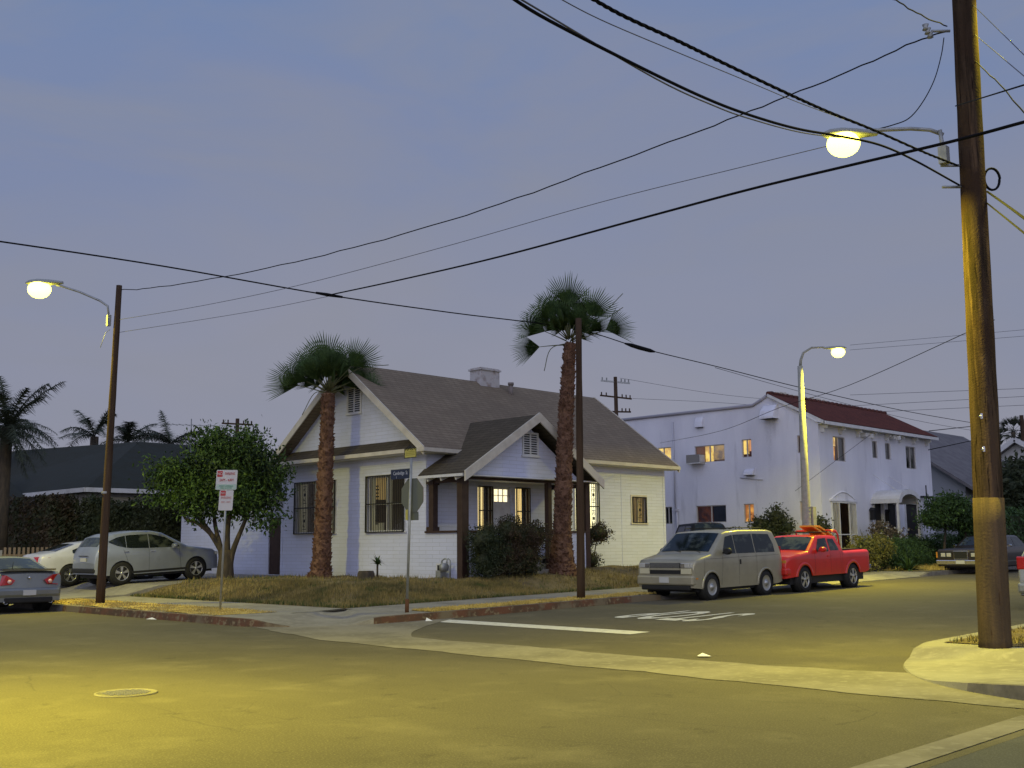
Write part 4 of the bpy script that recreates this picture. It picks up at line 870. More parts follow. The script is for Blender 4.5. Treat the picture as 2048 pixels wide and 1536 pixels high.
mb = MB(); mb.box(74, 86, 22, 31, .6, 4.8); mb.prism([(21.7, 4.8), (31.3, 4.8), (26.5, 8.0)], 'x', 74, 74.3); mb.build('walls', mat('cottage_wall', (.55, .55, .52), .9), hs5)
mb = MB(); mb.slab([(73.5, 21.2, 4.6), (87, 21.2, 4.6), (87, 26.5, 8.2), (73.5, 26.5, 8.2)], .15); mb.slab([(73.5, 31.8, 4.6), (87, 31.8, 4.6), (87, 26.5, 8.2), (73.5, 26.5, 8.2)], .15); ro = mb.build('roof', SHINGG, hs5)
mb = MB(); mb.bar((73.45, 21.1, 4.6), (73.45, 26.5, 8.2), .06, .3); mb.bar((73.45, 31.9, 4.6), (73.45, 26.5, 8.2), .06, .3); islands(mb, 'rake_board', WHITE, ro)
mb = MB(); mb.box(73.9, 73.99, 25.9, 26.9, 5.3, 6.6); mb.build('window', BLACK, hs5)

# ------------------------------------------------------------------ poles and street lamps
def wood_pole(name, label, base, top, r0, r1, material, n=18, knots=12, group=None):
    t = thing(name, label, 'utility pole', base, group)
    a, b = Vector(base) - Vector((0, 0, .1)), Vector(top); pts = [a.lerp(b, i / knots) for i in range(knots + 1)]
    rs_ = [r0 + (r1 - r0) * i / knots + random.uniform(-.004, .004) for i in range(knots + 1)]
    mb = MB(); mb.tube(pts, rs_, n); mb.build('shaft', material, t); return t
LENS = mat('lamp_lens', (1, .95, .6), .4, emit=((1.0, .90, .085), 9))
LHOUSE = mat('lamp_housing', (.30, .31, .28), .5)
def luminaire(parent, pos, dirv, scale=1, power=1.0, light=True, spread=150):
    """cobra-head: slim housing above, deep bowl lens below; dirv points from arm to tip"""
    d = Vector(dirv).normalized(); s = Vector((-d.y, d.x, 0)); p = Vector(pos)
    prof = [(-.48, .045, .04), (-.36, .08, .06), (-.18, .12, .08), (.05, .15, .09), (.22, .13, .07), (.32, .03, .03)]
    mb = MB(); n = 12; v = []
    for (l, wd, h) in prof:
        for k in range(n):
            a = 2 * math.pi * k / n; v.append(p + d * l * min(scale, 1.25) + s * math.cos(a) * wd * scale + Vector((0, 0, 1)) * (max(math.sin(a), -.25) * h * scale + .04))
    mb.add(v, [(i * n + k, i * n + (k + 1) % n, (i + 1) * n + (k + 1) % n, (i + 1) * n + k) for i in range(5) for k in range(n)], True)
    mb.add(v[:n], [tuple(range(n))]); hd = mb.build('lamp_housing', LHOUSE, parent)
    mb = MB(); v = []
    for i in range(9):
        th = R_(38) + (math.pi - R_(40)) * i / 8
        for k in range(20):
            a = 2 * math.pi * k / 20; f = math.sin(th); v.append(p + d * (.02 + .235 * math.cos(a) * f) * scale + s * .20 * math.sin(a) * f * scale + Vector((0, 0, -.10 + .19 * math.cos(th))) * scale)
    mb.add(v, [(i * 20 + k, i * 20 + (k + 1) % 20, (i + 1) * 20 + (k + 1) % 20, (i + 1) * 20 + k) for i in range(8) for k in range(20)], True); mb.add(v[-20:], [tuple(range(20))])
    ln = mb.build('lamp_lens', LENS, hd)  # bowl sized and rounded to imitate blown-out glare around the lamp
    if light:
        L = bpy.data.lights.new('street_light', 'AREA'); L.shape = 'DISK'; L.size = .30; L.energy = LAMP_W * power; L.color = LAMP_COL; L.spread = R_(spread)
        lo = bpy.data.objects.new('street_light', L); COL.objects.link(lo); lo.location = p + d * .02 * scale + Vector((0, 0, -.32 * scale))
    return hd
# the big pole on the near right corner
RP = wood_pole('utility_pole', 'thick brown wooden utility pole on the right corner, pale below and dark above', (15.19, 5.93, .17), (15.36, 5.75, 10.6), .200, .158, WOODP, 28, 22)
mb = MB(); a = Vector((15.19, 5.93, .1)); b = Vector((15.36, 5.75, 10.6)); z1 = 2.15
pts = [a.lerp(b, (z - .1) / 10.5) for z in [.1, .25, .5, .9, 1.4, 1.8, z1]]
mb.tube(pts, [.216, .208, .207, .206, .205, .204, .203], 28); mb.build('pale_sleeve', WOODL, RP)
mb = MB(); mb.tube([(14.98, 6.08, 7.05), (14.96, 6.10, 7.42)], .03, 8); mb.box(14.88, 15.0, 6.0, 6.12, 6.9, 7.15); mb.build('arm_bracket', GALV, RP)
mb = MB(); mb.tube([(15.02, 6.08, 7.36), (14.9, 6.22, 7.44), (14.7, 6.42, 7.46), (14.3, 6.83, 7.44), (14.2, 6.93, 7.42)], .03, 8); mb.build('lamp_arm', GALV, RP)
luminaire(RP, (14.03, 7.10, 7.34), (-.704, .71, 0), 1.0, .22, spread=144)
mb = MB(); mb.tube([(15.22, 5.9, 9.9), (15.5, 5.6, 9.98), (15.9, 5.2, 10.0)], .03, 8); mb.build('lamp_arm', GALV, RP)
luminaire(RP, (16.05, 5.05, 9.98), (.7, -.71, 0), 1.0, .10)
mb = MB()
pts = []
for i in range(40):
    t = i / 39 * 4 * math.pi; pts.append(Vector((15.43, 5.69, 6.70)) + Vector((-.704, .71, 0)) * -.10 + Vector((.704, -.71, 0)) * math.cos(t) * .11 + Vector((0, 0, 1)) * math.sin(t) * .16 + Vector((.02, .02, 0)) * (i / 39))
mb.tube(pts, .016, 6); mb.build('cable_coil', BLACKW, RP)
mb = MB()
for z, s_ in ((8.95, 1), (6.9, 1), (6.58, 1)): mb.tube([Vector((15.17, 5.94, z)) - Vector((-.704, .71, 0)) * .0, Vector((15.17, 5.94, z)) + Vector((-.704, .71, 0)) * .27], .02, 6)
for k in range(3): mb.lathe([(0, -.05), (.05, -.04), (.03, 0), (.05, .04), (0, .05)], (14.96 - .02 * k, 6.15 + .02 * k, 8.95 + .06 * k - .06), 'z', 8)
mb.build('insulator_brackets', GALV, RP)
for z in (3.25, 2.80): 
    mb = MB(); mb.lathe([(0, 0), (.022, 0), (.022, .012), (0, .012)], (14.96, 5.82, z), 'x', 8); mb.add([(14.965,5.79,z-.03),(14.965,5.82,z-.03),(14.965,5.82,z+.04),(14.965,5.79,z+.04)],[(0,1,2,3)]); mb.build('metal_tag', CHROME, RP)
# left pole with lamp
LP = wood_pole('utility_pole', 'slim wooden pole with a lit street lamp at the left kerb', (12.87, 27.83, .15), (12.95, 27.75, 8.62), .115, .078, WOODD, 16, 14)
mb = MB(); mb.tube([(12.78, 27.92, 7.75), (12.75, 27.95, 8.05), (12.6, 28.1, 8.2), (12.2, 28.5, 8.45), (11.85, 28.87, 8.62), (11.75, 28.97, 8.65)], .03, 8); mb.box(12.76, 12.82, 27.85, 27.95, 7.5, 7.8); mb.build('lamp_arm', GALV, LP)
luminaire(LP, (11.45, 29.27, 8.66), (-.70, .70, .0), 1.3, .28, spread=165)
mb = MB(); mb.tube([(12.80, 27.86, 7.4), (12.7, 27.9, 7.3), (12.62, 28.0, 6.9)], .008, 5); mb.box(12.73, 12.79, 27.88, 27.96, 7.5, 7.8); mb.lathe([(.11, 0), (.115, .03), (.11, .06)], (12.88, 27.82, 3.0), 'z', 16); mb.build('fittings', GALV, LP)
# thin pole in front of the right palm
TP = wood_pole('utility_pole', 'slim dark wooden pole at the red kerb in front of the taller palm', (20.73, 18.15, .24), (20.77, 18.11, 7.35), .105, .075, WOODD, 16, 14)
# concrete street lamp beyond the red truck
t = thing('street_lamp', 'tall concrete street lamp with curved arm behind the red truck', 'street lamp', (32.1, 18.3, .38))
mb = MB(); mb.tube([(32.1, 18.3, .3), (32.1, 18.3, 1.5), (32.11, 18.29, 4), (32.12, 18.28, 7.4)], [.17, .155, .125, .085], 14); mb.build('post', LCONC, t)
mb = MB(); mb.tube([(32.12, 18.28, 7.35), (32.13, 18.25, 7.6), (32.2, 18.18, 7.85), (32.4, 17.98, 8.02), (32.65, 17.72, 8.03), (32.75, 17.62, 8.0)], [.05, .045, .04, .035, .03, .03], 10); mb.build('lamp_arm', LCONC, t)
luminaire(t, (33.0, 17.37, 7.95), (.7, -.7, 0), .95, .35)
mb = MB()
for k in range(7): mb.lathe([(.128 + .0, 0), (.15, .02), (.128, .04)], (32.105, 18.295, 2.0 + k * .12), 'z', 12)
mb.box(32.19, 32.4, 18.1, 18.3, 2.0, 2.75); mb.build('control_box', LCONC, t)
# lamp over the near left of the junction; its pole stands outside the frame
t = thing('street_lamp', 'street lamp on the near side of the left street, out of frame', 'street lamp', (.6, 13.2, 0))
mb = MB(); mb.tube([(.6, 13.2, -.1), (.6, 13.2, 8.2)], [.15, .1], 14); mb.build('post', WOODD, t)
mb = MB(); mb.tube([(.6, 13.2, 7.7), (1.4, 12.6, 8.15), (2.4, 11.7, 8.25)], .035, 8); mb.build('lamp_arm', GALV, t)
luminaire(t, (2.7, 11.4, 8.2), (.7, -.65, 0), 1.0, .62, spread=130)

# far poles with crossarms
def far_pole(base, top, arms, label):
    t = thing('utility_pole', label, 'utility pole', base)
    mb = MB(); mb.tube([base, top], [.2, .14], 8); mb.build('shaft', WOODD, t)
    for (z, L, dv, metal) in arms:
        d = Vector(dv).normalized(); c = Vector(base).lerp(Vector(top), (z - base[2]) / (top[2] - base[2])); mb = MB(); mb.bar(c - d * L, c + d * L, .09, .12); 
        for k in (-.9, -.6, .4, .65, .9): q = c + d * L * k; mb.bar(q, q + Vector((0, 0, .28)), .07)
        mb.build('crossarm', GALV if metal else WOODD, t)
far_pole((65.5, 53.3, 1), (65.5, 53.4, 14.6), [(14.2, 1.15, (.73, -.70, -.10), 1), (13.0, 1.25, (.73, -.7, -.12), 0), (11.85, 1.15, (.73, -.7, -.02), 0)], 'far wooden pole with three crossarms between the two houses')
far_pole((42.3, 70.3, 1), (42.3, 70.3, 11.0), [(10.6, 1.15, (.7, -.71, -.06), 0)], 'far wooden pole with one crossarm behind the leafy tree')
far_pole((77.8, 27.5, 1), (77.6, 27.4, 10.2), [], 'distant wooden pole at the right edge of the view')

# ------------------------------------------------------------------ signs
SP = thing('stop_sign_post', 'steel post with the back of a stop sign and street name sign', 'sign', (15.23, 18.28, .17))
mb = MB(); mb.tube([(15.23, 18.28, .1), (15.23, 18.27, .45)], .045, 10); mb.build('rusty_foot', RUST, SP)
mb = MB(); mb.tube([(15.23, 18.27, .40), (15.28, 18.22, 3.46)], .030, 10); mb.build('post', GALV, SP)
oc = [(18.21 + .395 * math.cos(R_(22.5 + 45 * k)), 2.66 + .395 * math.sin(R_(22.5 + 45 * k))) for k in range(8)]
mb = MB(); mb.prism(oc, 'x', 15.305, 15.311); st = mb.build('stop_sign', ALU, SP); st['label'] = 'octagonal stop sign seen from its grey back'
mb = MB(); mb.prism(oc, 'x', 15.312, 15.314); mb.build('red_face', SIGNR, st)
text_mb('STOP', .27, (15.318, 18.21, 2.66), (0, 1, 0), (0, 0, 1), .004).build('lettering', SIGNW, st)
mb = MB(); mb.box(15.322, 15.326, 18.02, 18.40, 2.12, 2.30); mb.build('red_plate', ALU, SP)
mb = MB(); mb.box(15.225, 15.229, 18.265, 18.34, 2.13, 2.35); mb.build('yellow_sticker', SIGNY, SP)
mb = MB(); mb.box(15.262, 15.266, 18.24, 18.90, 3.03, 3.24); ns = mb.build('street_name_sign', SIGNB, SP)
mb = MB(); mb.box(15.26, 15.27, 18.235, 18.905, 3.24, 3.25); mb.build('edge', GALV, ns)
text_mb('Cambridge  St', .112, (15.259, 18.565, 3.155), (0, -1, 0), (0, 0, 1), .003, .92, .84).build('lettering', mat('sign_lettering', (.45, .47, .50), .5), ns)
text_mb('1', .07, (15.259, 18.70, 3.065), (0, -1, 0), (0, 0, 1), .003).build('number', MATS['sign_lettering'], ns)
mb = MB(); mb.box(15.268, 15.274, 18.04, 18.44, 3.475, 3.69); nw = mb.build('watch_sign', SIGNY, SP)
mb = MB(); Wq = Wall('x', 15.268)
for z0_, z1_ in ((3.472, 3.486), (3.674, 3.69)): Wq.box(mb, 18.04, 18.44, z0_, z1_, .001, .005)
for a0_, a1_ in ((18.04, 18.054), (18.426, 18.44)): Wq.box(mb, a0_, a1_, 3.486, 3.674, .001, .005)
cx = 18.24
for a, b in (((cx - .17, 3.645), (cx, 3.76)), ((cx, 3.76), (cx + .17, 3.645)), ((cx - .10, 3.64), (cx + .04, 3.735)), ((cx + .10, 3.64), (cx - .04, 3.735)), ((cx - .04, 3.64), (cx + .09, 3.72))):
    mb.bar(Wq.P(a[0], a[1], .006), Wq.P(b[0], b[1], .006), .014, .008)
mb.build('beam_emblem', BLACK, nw)
mb = MB()
for z_ in (3.60, 3.565, 3.53): Wq.box(mb, 18.09, 18.39, z_, z_ + .014, .001, .003)
mb.build('lettering', mat('olive_ink', (.30, .26, .05), .6), nw)
NP = thing('no_parking_sign', 'two no parking plates on a steel post at the left kerb', 'sign', (13.37, 22.73, .15))
mb = MB(); mb.tube([(13.37, 22.73, .1), (13.42, 22.68, 3.3)], .026, 8); mb.build('post', GALV, NP)
rg_ = Vector((.704, -.710, .0)); dn = Vector((-.5, -.86, 0)).normalized(); rg_ = Vector((0, 0, 1)).cross(dn) * 1; rg_ = Vector((.80, -.60, 0)).normalized(); nrm = Vector((-rg_.y * -1, rg_.x * -1, 0)); nrm = Vector((-.60, -.80, 0)); up_ = Vector((rg_.x * .045, rg_.y * .045, 1)).normalized()
def plate(mb, c, hw, hh, off, th=.003, rc=.025):
    c = Vector(c) + nrm * off; P = []
    for (sx, sz) in ((1, 1), (-1, 1), (-1, -1), (1, -1)):
        for k in range(4):
            a0_ = {(1, 1): 0, (-1, 1): 90, (-1, -1): 180, (1, -1): 270}[(sx, sz)] + k * 30
            P.append(c + rg_ * (sx * (hw - rc) + rc * math.cos(R_(a0_))) + up_ * (sz * (hh - rc) + rc * math.sin(R_(a0_))))
    n = len(P); mb.add(P + [p - nrm * th for p in P], [tuple(range(n)), tuple(reversed(range(n, 2 * n)))] + [(i, i + n, (i + 1) % n + n, (i + 1) % n) for i in range(n)])
c1 = Vector((13.415, 22.69, 3.135)); c2 = Vector((13.415, 22.69, 2.66))
mb = MB(); plate(mb, c1, .238, .232, .035); s1_ = mb.build('upper_plate', SIGNW, NP)
mb = MB(); plate(mb, c2, .160, .235, .035); s2_ = mb.build('lower_plate', SIGNW, NP)
mb = MB(); plate(mb, c1 - up_ * .163, .23, .062, .0375, .002, .01); mb.build('green_band', mat('pale_green', (.42, .52, .42), .5), s1_)
mb = MB(); plate(mb, c1 - rg_ * .16 + up_ * .14, .062, .068, .039, .002, .006); mb.build('red_square', SIGNR, s1_)
mb = MB(); plate(mb, c2 - rg_ * .075 + up_ * .165, .058, .058, .039, .002, .006); mb.build('red_square', SIGNR, s2_)
def stext(txt, size, c, material, par, nm='lettering', sp=1, sx=1): text_mb(txt, size, c + nrm * .042, rg_, up_, .003, sp, sx).build(nm, material, par)
stext('NO', .10, c1 - rg_ * .16 + up_ * .14, SIGNW, s1_, sx=.8); stext('PARKING', .088, c1 + rg_ * .070 + up_ * .145, SIGNR, s1_, sx=.62)
stext('2AM - 6AM', .085, c1 + up_ * -.005, SIGNR, s1_, sx=.8)
stext('STREET SWEEPING', .045, c1 - up_ * .145, SIGNG, s1_, sx=.85); stext('MON THRU FRI', .045, c1 - up_ * .19, SIGNG, s1_, sx=.85)
stext('NO', .075, c2 - rg_ * .075 + up_ * .165, SIGNW, s2_, sx=.8); stext('PARKING', .075, c2 + up_ * .06, SIGNP, s2_, sx=.75); stext('8AM - 10AM', .05, c2 - up_ * .04, SIGNP, s2_, sx=.8)

# ------------------------------------------------------------------ overhead cables
WIRES = {
'W1':[[6.11,21.34,7.37],[7.58,21.47,7.49],[11.19,21.78,7.7],[15.81,22.18,7.87],[20.33,22.57,8.15],[26.3,23.09,8.57],[30.3,23.43,8.46],[35.85,23.91,8.46],[43.02,24.53,8.43],[55.05,25.58,8.52],[66.67,26.58,8.81],[77.82,27.55,9.13]],
'W1b':[[39.16,26.38,9.12],[46.64,26.61,8.81],[58.0,26.97,8.5],[68.38,27.3,8.52],[77.86,27.6,8.69]],
'W2':[[15.82,22.18,7.86],[14.38,17.56,7.18],[13.02,13.15,6.57],[11.68,8.85,6.05],[11.07,6.86,5.81],[10.59,5.31,5.59],[10.21,4.07,5.41],[9.97,3.3,5.32],[9.85,2.91,5.27]],
'W3':[[5.28,5.31,5.6],[5.86,5.35,5.58],[7.32,5.44,5.63],[8.34,5.51,5.7],[9.23,5.57,5.81],[10.13,5.63,5.96],[11.15,5.7,6.18],[12.33,5.78,6.41],[13.48,5.85,6.52],[15.16,5.96,6.61]],
'W3b':[[5.49,5.37,5.66],[7.86,5.85,5.9],[9.29,6.14,6.13],[10.3,6.35,6.34],[12.06,6.7,6.76],[14.03,7.11,7.33]],
'W4':[[5.63,4.94,5.63],[6.3,5.01,5.67],[7.15,5.1,5.78],[8.05,5.2,5.89],[9.22,5.32,6.03],[10.35,5.44,6.18],[11.85,5.6,6.41],[13.69,5.8,6.67],[15.16,5.96,6.9]],
'W5':[[6.2,5.71,6.1],[7.06,5.84,6.2],[8.49,6.06,6.45],[10.32,6.34,6.78],[11.86,6.58,7.06],[14.2,6.93,7.52]],
'W6':[[12.97,27.73,8.5],[13.11,26.3,8.32],[13.43,23.09,8.1],[13.74,19.97,8.0],[14.03,17.13,8.01],[14.3,14.43,8.11],[14.53,12.09,8.3],[14.73,10.05,8.47],[14.87,8.69,8.62],[15.0,7.44,8.77],[15.1,6.44,8.93],[15.14,5.98,8.95]],
'W7':[[15.11,6.01,8.85],[15.07,6.05,8.58],[14.98,6.14,8.2],[14.85,6.28,7.86],[14.7,6.43,7.62],[14.53,6.6,7.52],[14.37,6.76,7.46]],
'W8':[[11.77,5.4,8.1],[12.64,5.55,8.31],[13.89,5.76,8.64],[15.15,5.97,9.03]],
'W10':[[12.96,27.74,7.32],[14.13,25.47,7.49],[15.01,23.76,7.64],[15.82,22.18,7.83]],
'W10c':[[12.95,27.75,7.67],[13.2,23.83,7.45],[13.45,19.91,7.33],[13.75,15.27,7.35],[13.98,11.65,7.42],[14.17,8.76,7.39],[14.29,6.84,7.36]],
'R1':[[15.44,5.68,6.51],[12.43,4.34,5.3],[9.35,2.96,4.04]],
'R1b':[[15.42,5.7,6.35],[12.86,4.55,5.32],[9.36,2.98,3.91]],
'R2':[[15.41,5.71,8.49],[12.51,4.37,6.8],[9.27,2.88,4.82]],
'R3':[[15.42,5.69,8.9],[9.23,2.84,5.19]],
'R4':[[15.43,5.69,9.37],[9.22,2.82,5.33]],
'R5':[[15.18,5.94,7.8],[9.24,2.79,5.37]],
'S1':[[34.59,26.0,5.54],[27.81,18.63,4.96],[23.56,14.01,4.88],[20.26,10.43,4.72],[16.16,5.98,4.79]],
'S2':[[37.65,21.9,3.57],[39.41,21.32,4.63],[41.54,20.63,5.91]],
'D1':[[46.93,20.53,6.44],[77.75,27.47,9.82]],
'D2':[[46.99,20.64,5.61],[77.81,27.54,9.2]],
'F1':[[64.62,33.3,11.01],[63.12,20.66,9.98]],
'F2':[[64.69,33.38,10.31],[63.16,20.7,9.57]],
'F3':[[64.74,33.43,9.86],[63.21,20.76,9.08]],
'F4':[[64.3,32.95,14.19],[62.79,20.3,13.26]],
'F5':[[64.33,32.99,13.88],[62.83,20.33,12.9]],
'G1':[[65.67,53.07,14.49],[73.4,48.59,13.41],[83.18,42.92,12.81]],
'G2':[[66.52,52.55,12.9],[73.4,48.61,12.76],[83.23,42.98,12.24]],
}
WL_ = {
'W1': (.017, 'long thick cable crossing the whole view from the left edge past both palms', 'thick'), 'W1b': (.010, 'thin cable just under the long thick one, right of the splice', None),
'W2': (.016, 'thick yellow-lit cable running from the cable junction over the right pole', None), 'W3': (.014, 'lower of the two heavy cables sloping from the top edge to the right pole', None),
'W3b': (.008, 'light strand beside the lower heavy cable, ending at the lamp', None), 'W4': (.022, 'upper twisted heavy cable sloping from the top edge to the right pole', None),
'W5': (.005, 'thin pale wire under the twisted heavy cable', None), 'W6': (.011, 'thin wavy wire from the left lamp pole up to the insulators of the right pole', None),
'W7': (.008, 'hanging wire dropping from the insulators to the right lamp', None), 'W8': (.009, 'short wavy wire from the top edge to the insulators of the right pole', None),
'W10': (.006, 'faint thin wire from the left lamp pole to the cable junction', None), 'W10c': (.006, 'faint thin wire from the left lamp pole to the right lamp', None),
'R1': (.015, 'heavy cable leaving the coil on the right pole downwards', None), 'R1b': (.011, 'second heavy cable just under the coil on the right pole', None), 'R2': (.008, 'thin dark wire falling to the right below the upper pole wires', None),
'R3': (.005, 'fine grey wire, middle one right of the pole top', None), 'R4': (.005, 'fine grey wire, topmost one right of the pole', None), 'R5': (.009, 'pale lit wire crossing the big pole above the lamp arm', None),
'S1': (.006, 'service drop running past the upper windows of the stucco house', None), 'S2': (.007, 'short service wire slanting across the stucco front corner', None),
'D1': (.020, 'wire leaving the right end of the tile roof', None), 'D2': (.020, 'lower wire leaving the right wall of the stucco house', None),
'F1': (.013, 'distant wire above the stucco roof, third from the bottom', None), 'F2': (.013, 'distant wire above the stucco roof, second from the bottom', None), 'F3': (.013, 'distant wire above the stucco roof, lowest of the faint ones', None),
'F4': (.011, 'distant faint wire high behind the big pole, topmost', None), 'F5': (.011, 'distant faint wire high behind the big pole, second', None),
'G1': (.012, 'distant wire from the top crossarm of the far pole', None), 'G2': (.012, 'distant wire from the middle crossarm of the far pole', None)}
def smooth_path(P, n=5):
    P = [Vector(p) for p in P]
    if len(P) < 3: return P
    out_ = []
    Q = [P[0] * 2 - P[1]] + P + [P[-1] * 2 - P[-2]]
    for i in range(1, len(Q) - 2):
        p0, p1, p2, p3 = Q[i - 1:i + 3]
        for k in range(n):
            t = k / n; out_.append(.5 * ((2 * p1) + (p2 - p0) * t + (2 * p0 - 5 * p1 + 4 * p2 - p3) * t * t + (3 * p1 - p0 - 3 * p2 + p3) * t ** 3))
    out_.append(P[-1]); return out_
WGREY = mat('cable_grey', (.10, .10, .11), .6)
for k, pts in WIRES.items():
    r, lab, _ = WL_[k]; mb = MB(); path = smooth_path(pts, 6)
    if k in ('W6', 'W8', 'R2'): path = [p + Vector((0, 0, .008 * math.sin(i * 1.3) + .006 * math.sin(i * 2.9))) for i, p in enumerate(path)]
    if k == 'W4':
        for ph in (0, 1, 2): 
            fine = smooth_path(pts, 40); mb.tube([p + Vector((0, .009 * math.cos(i * .4 + ph * 2.09), .009 * math.sin(i * .4 + ph * 2.09))) for i, p in enumerate(fine)], .0085, 5)
    else: mb.tube(path, r, 6)
    o = mb.build('overhead_cable', WGREY if k in ('W5', 'R3', 'R4', 'F1', 'F2', 'F3', 'F4', 'F5', 'W10', 'W10c', 'W3b') else BLACKW, fix=False); tag(o, lab, 'cable', 'overhead cables')
t = thing('cable_clamp', 'small clamp where the thick cables meet over the left palm', 'clamp', (15.81, 22.18, 7.87))
mb = MB(); mb.tube([(15.45, 22.15, 7.86), (15.81, 22.18, 7.875), (16.3, 22.22, 7.9)], [.03, .045, .03], 8); mb.build('clamp_body', BLACKW, t)
t = thing('cable_splice', 'fat black splice on the thick cable right of the taller palm', 'splice', (30.3, 23.43, 8.46))
mb = MB(); mb.tube([(29.2, 23.34, 8.49), (29.6, 23.37, 8.48), (30.1, 23.41, 8.46), (30.8, 23.47, 8.45), (31.1, 23.50, 8.45)], [.03, .07, .075, .07, .03], 10); mb.build('splice_case', BLACKW, t)

# ------------------------------------------------------------------ palms
def fan_frond(mb, pet, base, d, Lp, R, droop, rnd, nb=24, face=None):
    d = Vector(d).normalized(); up = Vector((0, 0, 1)); s = d.cross(up); s = s.normalized() if s.length > .2 else Vector((.70, -.71, 0)); nn = s.cross(d).normalized()
    if face is None: roll = rnd.uniform(-1.25, 1.25); s, nn = s * math.cos(roll) + nn * math.sin(roll), nn * math.cos(roll) - s * math.sin(roll)
    else: s = Vector(face).cross(d).normalized(); nn = s.cross(d).normalized()
    b = Vector(base); pts = [b + d * Lp * t - up * droop * .35 * t * t for t in (0, .33, .66, 1)]
    pet.tube(pts, [.022, .018, .014, .010], 5)
    c = pts[-1]; d2 = (pts[-1] - pts[-2]).normalized()
    spread = rnd.uniform(.60, .80) if d.z < .62 else rnd.uniform(.85, 1.15)
    for k in range(nb):
        a = -spread + 2 * spread * (k + .5) / nb; da = spread / nb
        L = R * (.74 + .26 * math.cos(a * 1.1)) * rnd.uniform(.88, 1.06); ri = L * .44
        def pt(r_, an, lift): 
            q = d2 * math.cos(an) + s * math.sin(an); return c + q * r_ + nn * (lift + .10 * abs(math.sin(an)) * r_) - up * (droop * .15 * (r_ / R) ** 2)
        w1_ = .02
        p0 = c; pm = pt(ri, a, .03); pl = pt(ri, a - da, -.012); pr_ = pt(ri, a + da, -.012)
        e1 = pt(L * .76, a - da * .46, 0); e2 = pt(L * .76, a + da * .46, 0); tip = pt(L, a + rnd.uniform(-.02, .02), -.03 * R) - up * droop * rnd.uniform(.0, .35)
        mb.add([p0, pl, pm, pr_, e1, e2, tip], [(0, 1, 2), (0, 2, 3), (1, 4, 5, 2), (2, 5, 3), (4, 6, 5)])
def palm(label, base, axis_pts, radii, crown, spec, seed, boots, group='fan palms in the corner yard', extra=()):
    rnd = random.Random(seed); t = thing('fan_palm', label, 'palm tree', base, group)
    mb = MB(); n = 22; P = smooth_path(axis_pts, 8); rr = np.interp(np.linspace(0, 1, len(P)), np.linspace(0, 1, len(radii)), radii)
    rr = rr * .9; mb.tube(P, [r * rnd.uniform(.95, 1.05) for r in rr], n); 
    o0 = 0; tr_ = mb.build('trunk', TRUNKM, t, fix=False)
    bm_ = MB()
    for k in range(boots):
        f = rnd.random() ** 1.0; i = f * (len(P) - 1); i0 = int(min(i, len(P) - 2)); p = P[i0].lerp(P[i0 + 1], i - i0); r = rr[i0]
        a = rnd.uniform(0, 2 * math.pi); dr = Vector((math.cos(a), math.sin(a), 0)); tg = Vector((-math.sin(a), math.cos(a), 0)); w_ = rnd.uniform(.035, .075); L = rnd.uniform(.06, .15); o_ = rnd.uniform(.03, .09)
        q = p + dr * r * .93
        bm_.add([q - tg * w_ - Vector((0, 0, L)), q + tg * w_ - Vector((0, 0, L)), q + tg * w_ * .45 + dr * o_ + Vector((0, 0, L * .2)), q - tg * w_ * .45 + dr * o_ + Vector((0, 0, L * .2)), q + tg * w_ * .3 + Vector((0, 0, L * .1)), q - tg * w_ * .3 + Vector((0, 0, L * .1))], [(0, 1, 2, 3), (3, 2, 4, 5), (0, 3, 5), (1, 4, 2)])
    bm_.build('leaf_stubs', TRUNKM, tr_, fix=False)
    lf = MB(); pet = MB()
    for (d, Lp, R, dr, fc) in spec:
        b = Vector(crown) + Vector((d.x, d.y, 0)) * .12 + Vector((0, 0, .25 * d.z))
        fan_frond(lf, pet, b, d, Lp, R, dr, rnd, face=fc)
    for (a_, b_, c_) in extra: pet.tube(smooth_path([a_, b_, c_], 5), .012, 4)
    lf.build('crown', PALMG, t, fix=False); pet.build('leaf_stalks', mat('palm_stalk', (.10, .105, .04), .6), t, fix=False)
    return t
# azimuth: image right is -45 deg, image left 135 deg, away from the camera 45 deg
def plane_frond(rnd, axis_az, phi, tilt, Lp, R, dr=.10, yaw=.5):
    """a frond in the upright plane through axis_az, phi degrees from the vertical, its blade roughly in that plane"""
    u = Vector((math.cos(R_(axis_az)), math.sin(R_(axis_az)), 0)); w_ = Vector((-u.y, u.x, 0))
    d = (u * math.sin(R_(phi)) + Vector((0, 0, 1)) * math.cos(R_(phi))) * math.cos(R_(tilt)) + w_ * math.sin(R_(tilt))
    return (d, Lp * .86 * rnd.uniform(.92, 1.08), R * 1.04 * rnd.uniform(.94, 1.06), dr, w_ + u * rnd.uniform(-yaw, yaw) + Vector((0, 0, rnd.uniform(-.2, .2))))
def fan_spec(rnd, k, phis):
    o = [plane_frond(rnd, 135, ph, rnd.uniform(-18, 18), Lp * k, R * k) for ph, Lp, R in phis]
    for az, n_ in ((45, 6), (90, 3), (180, 3), (10, 2)):
        for i in range(n_): o.append(plane_frond(rnd, az, -70 + 140 * (i + .5) / n_ + rnd.uniform(-9, 9), rnd.uniform(-20, 20), .62 * k, .88 * k, yaw=.9))
    for ph in (-38, 0, 35): o.append(plane_frond(rnd, 135, ph, rnd.choice((-1, 1)) * rnd.uniform(35, 50), .55 * k, .9 * k, yaw=.7))
    return o
rA = random.Random(11)
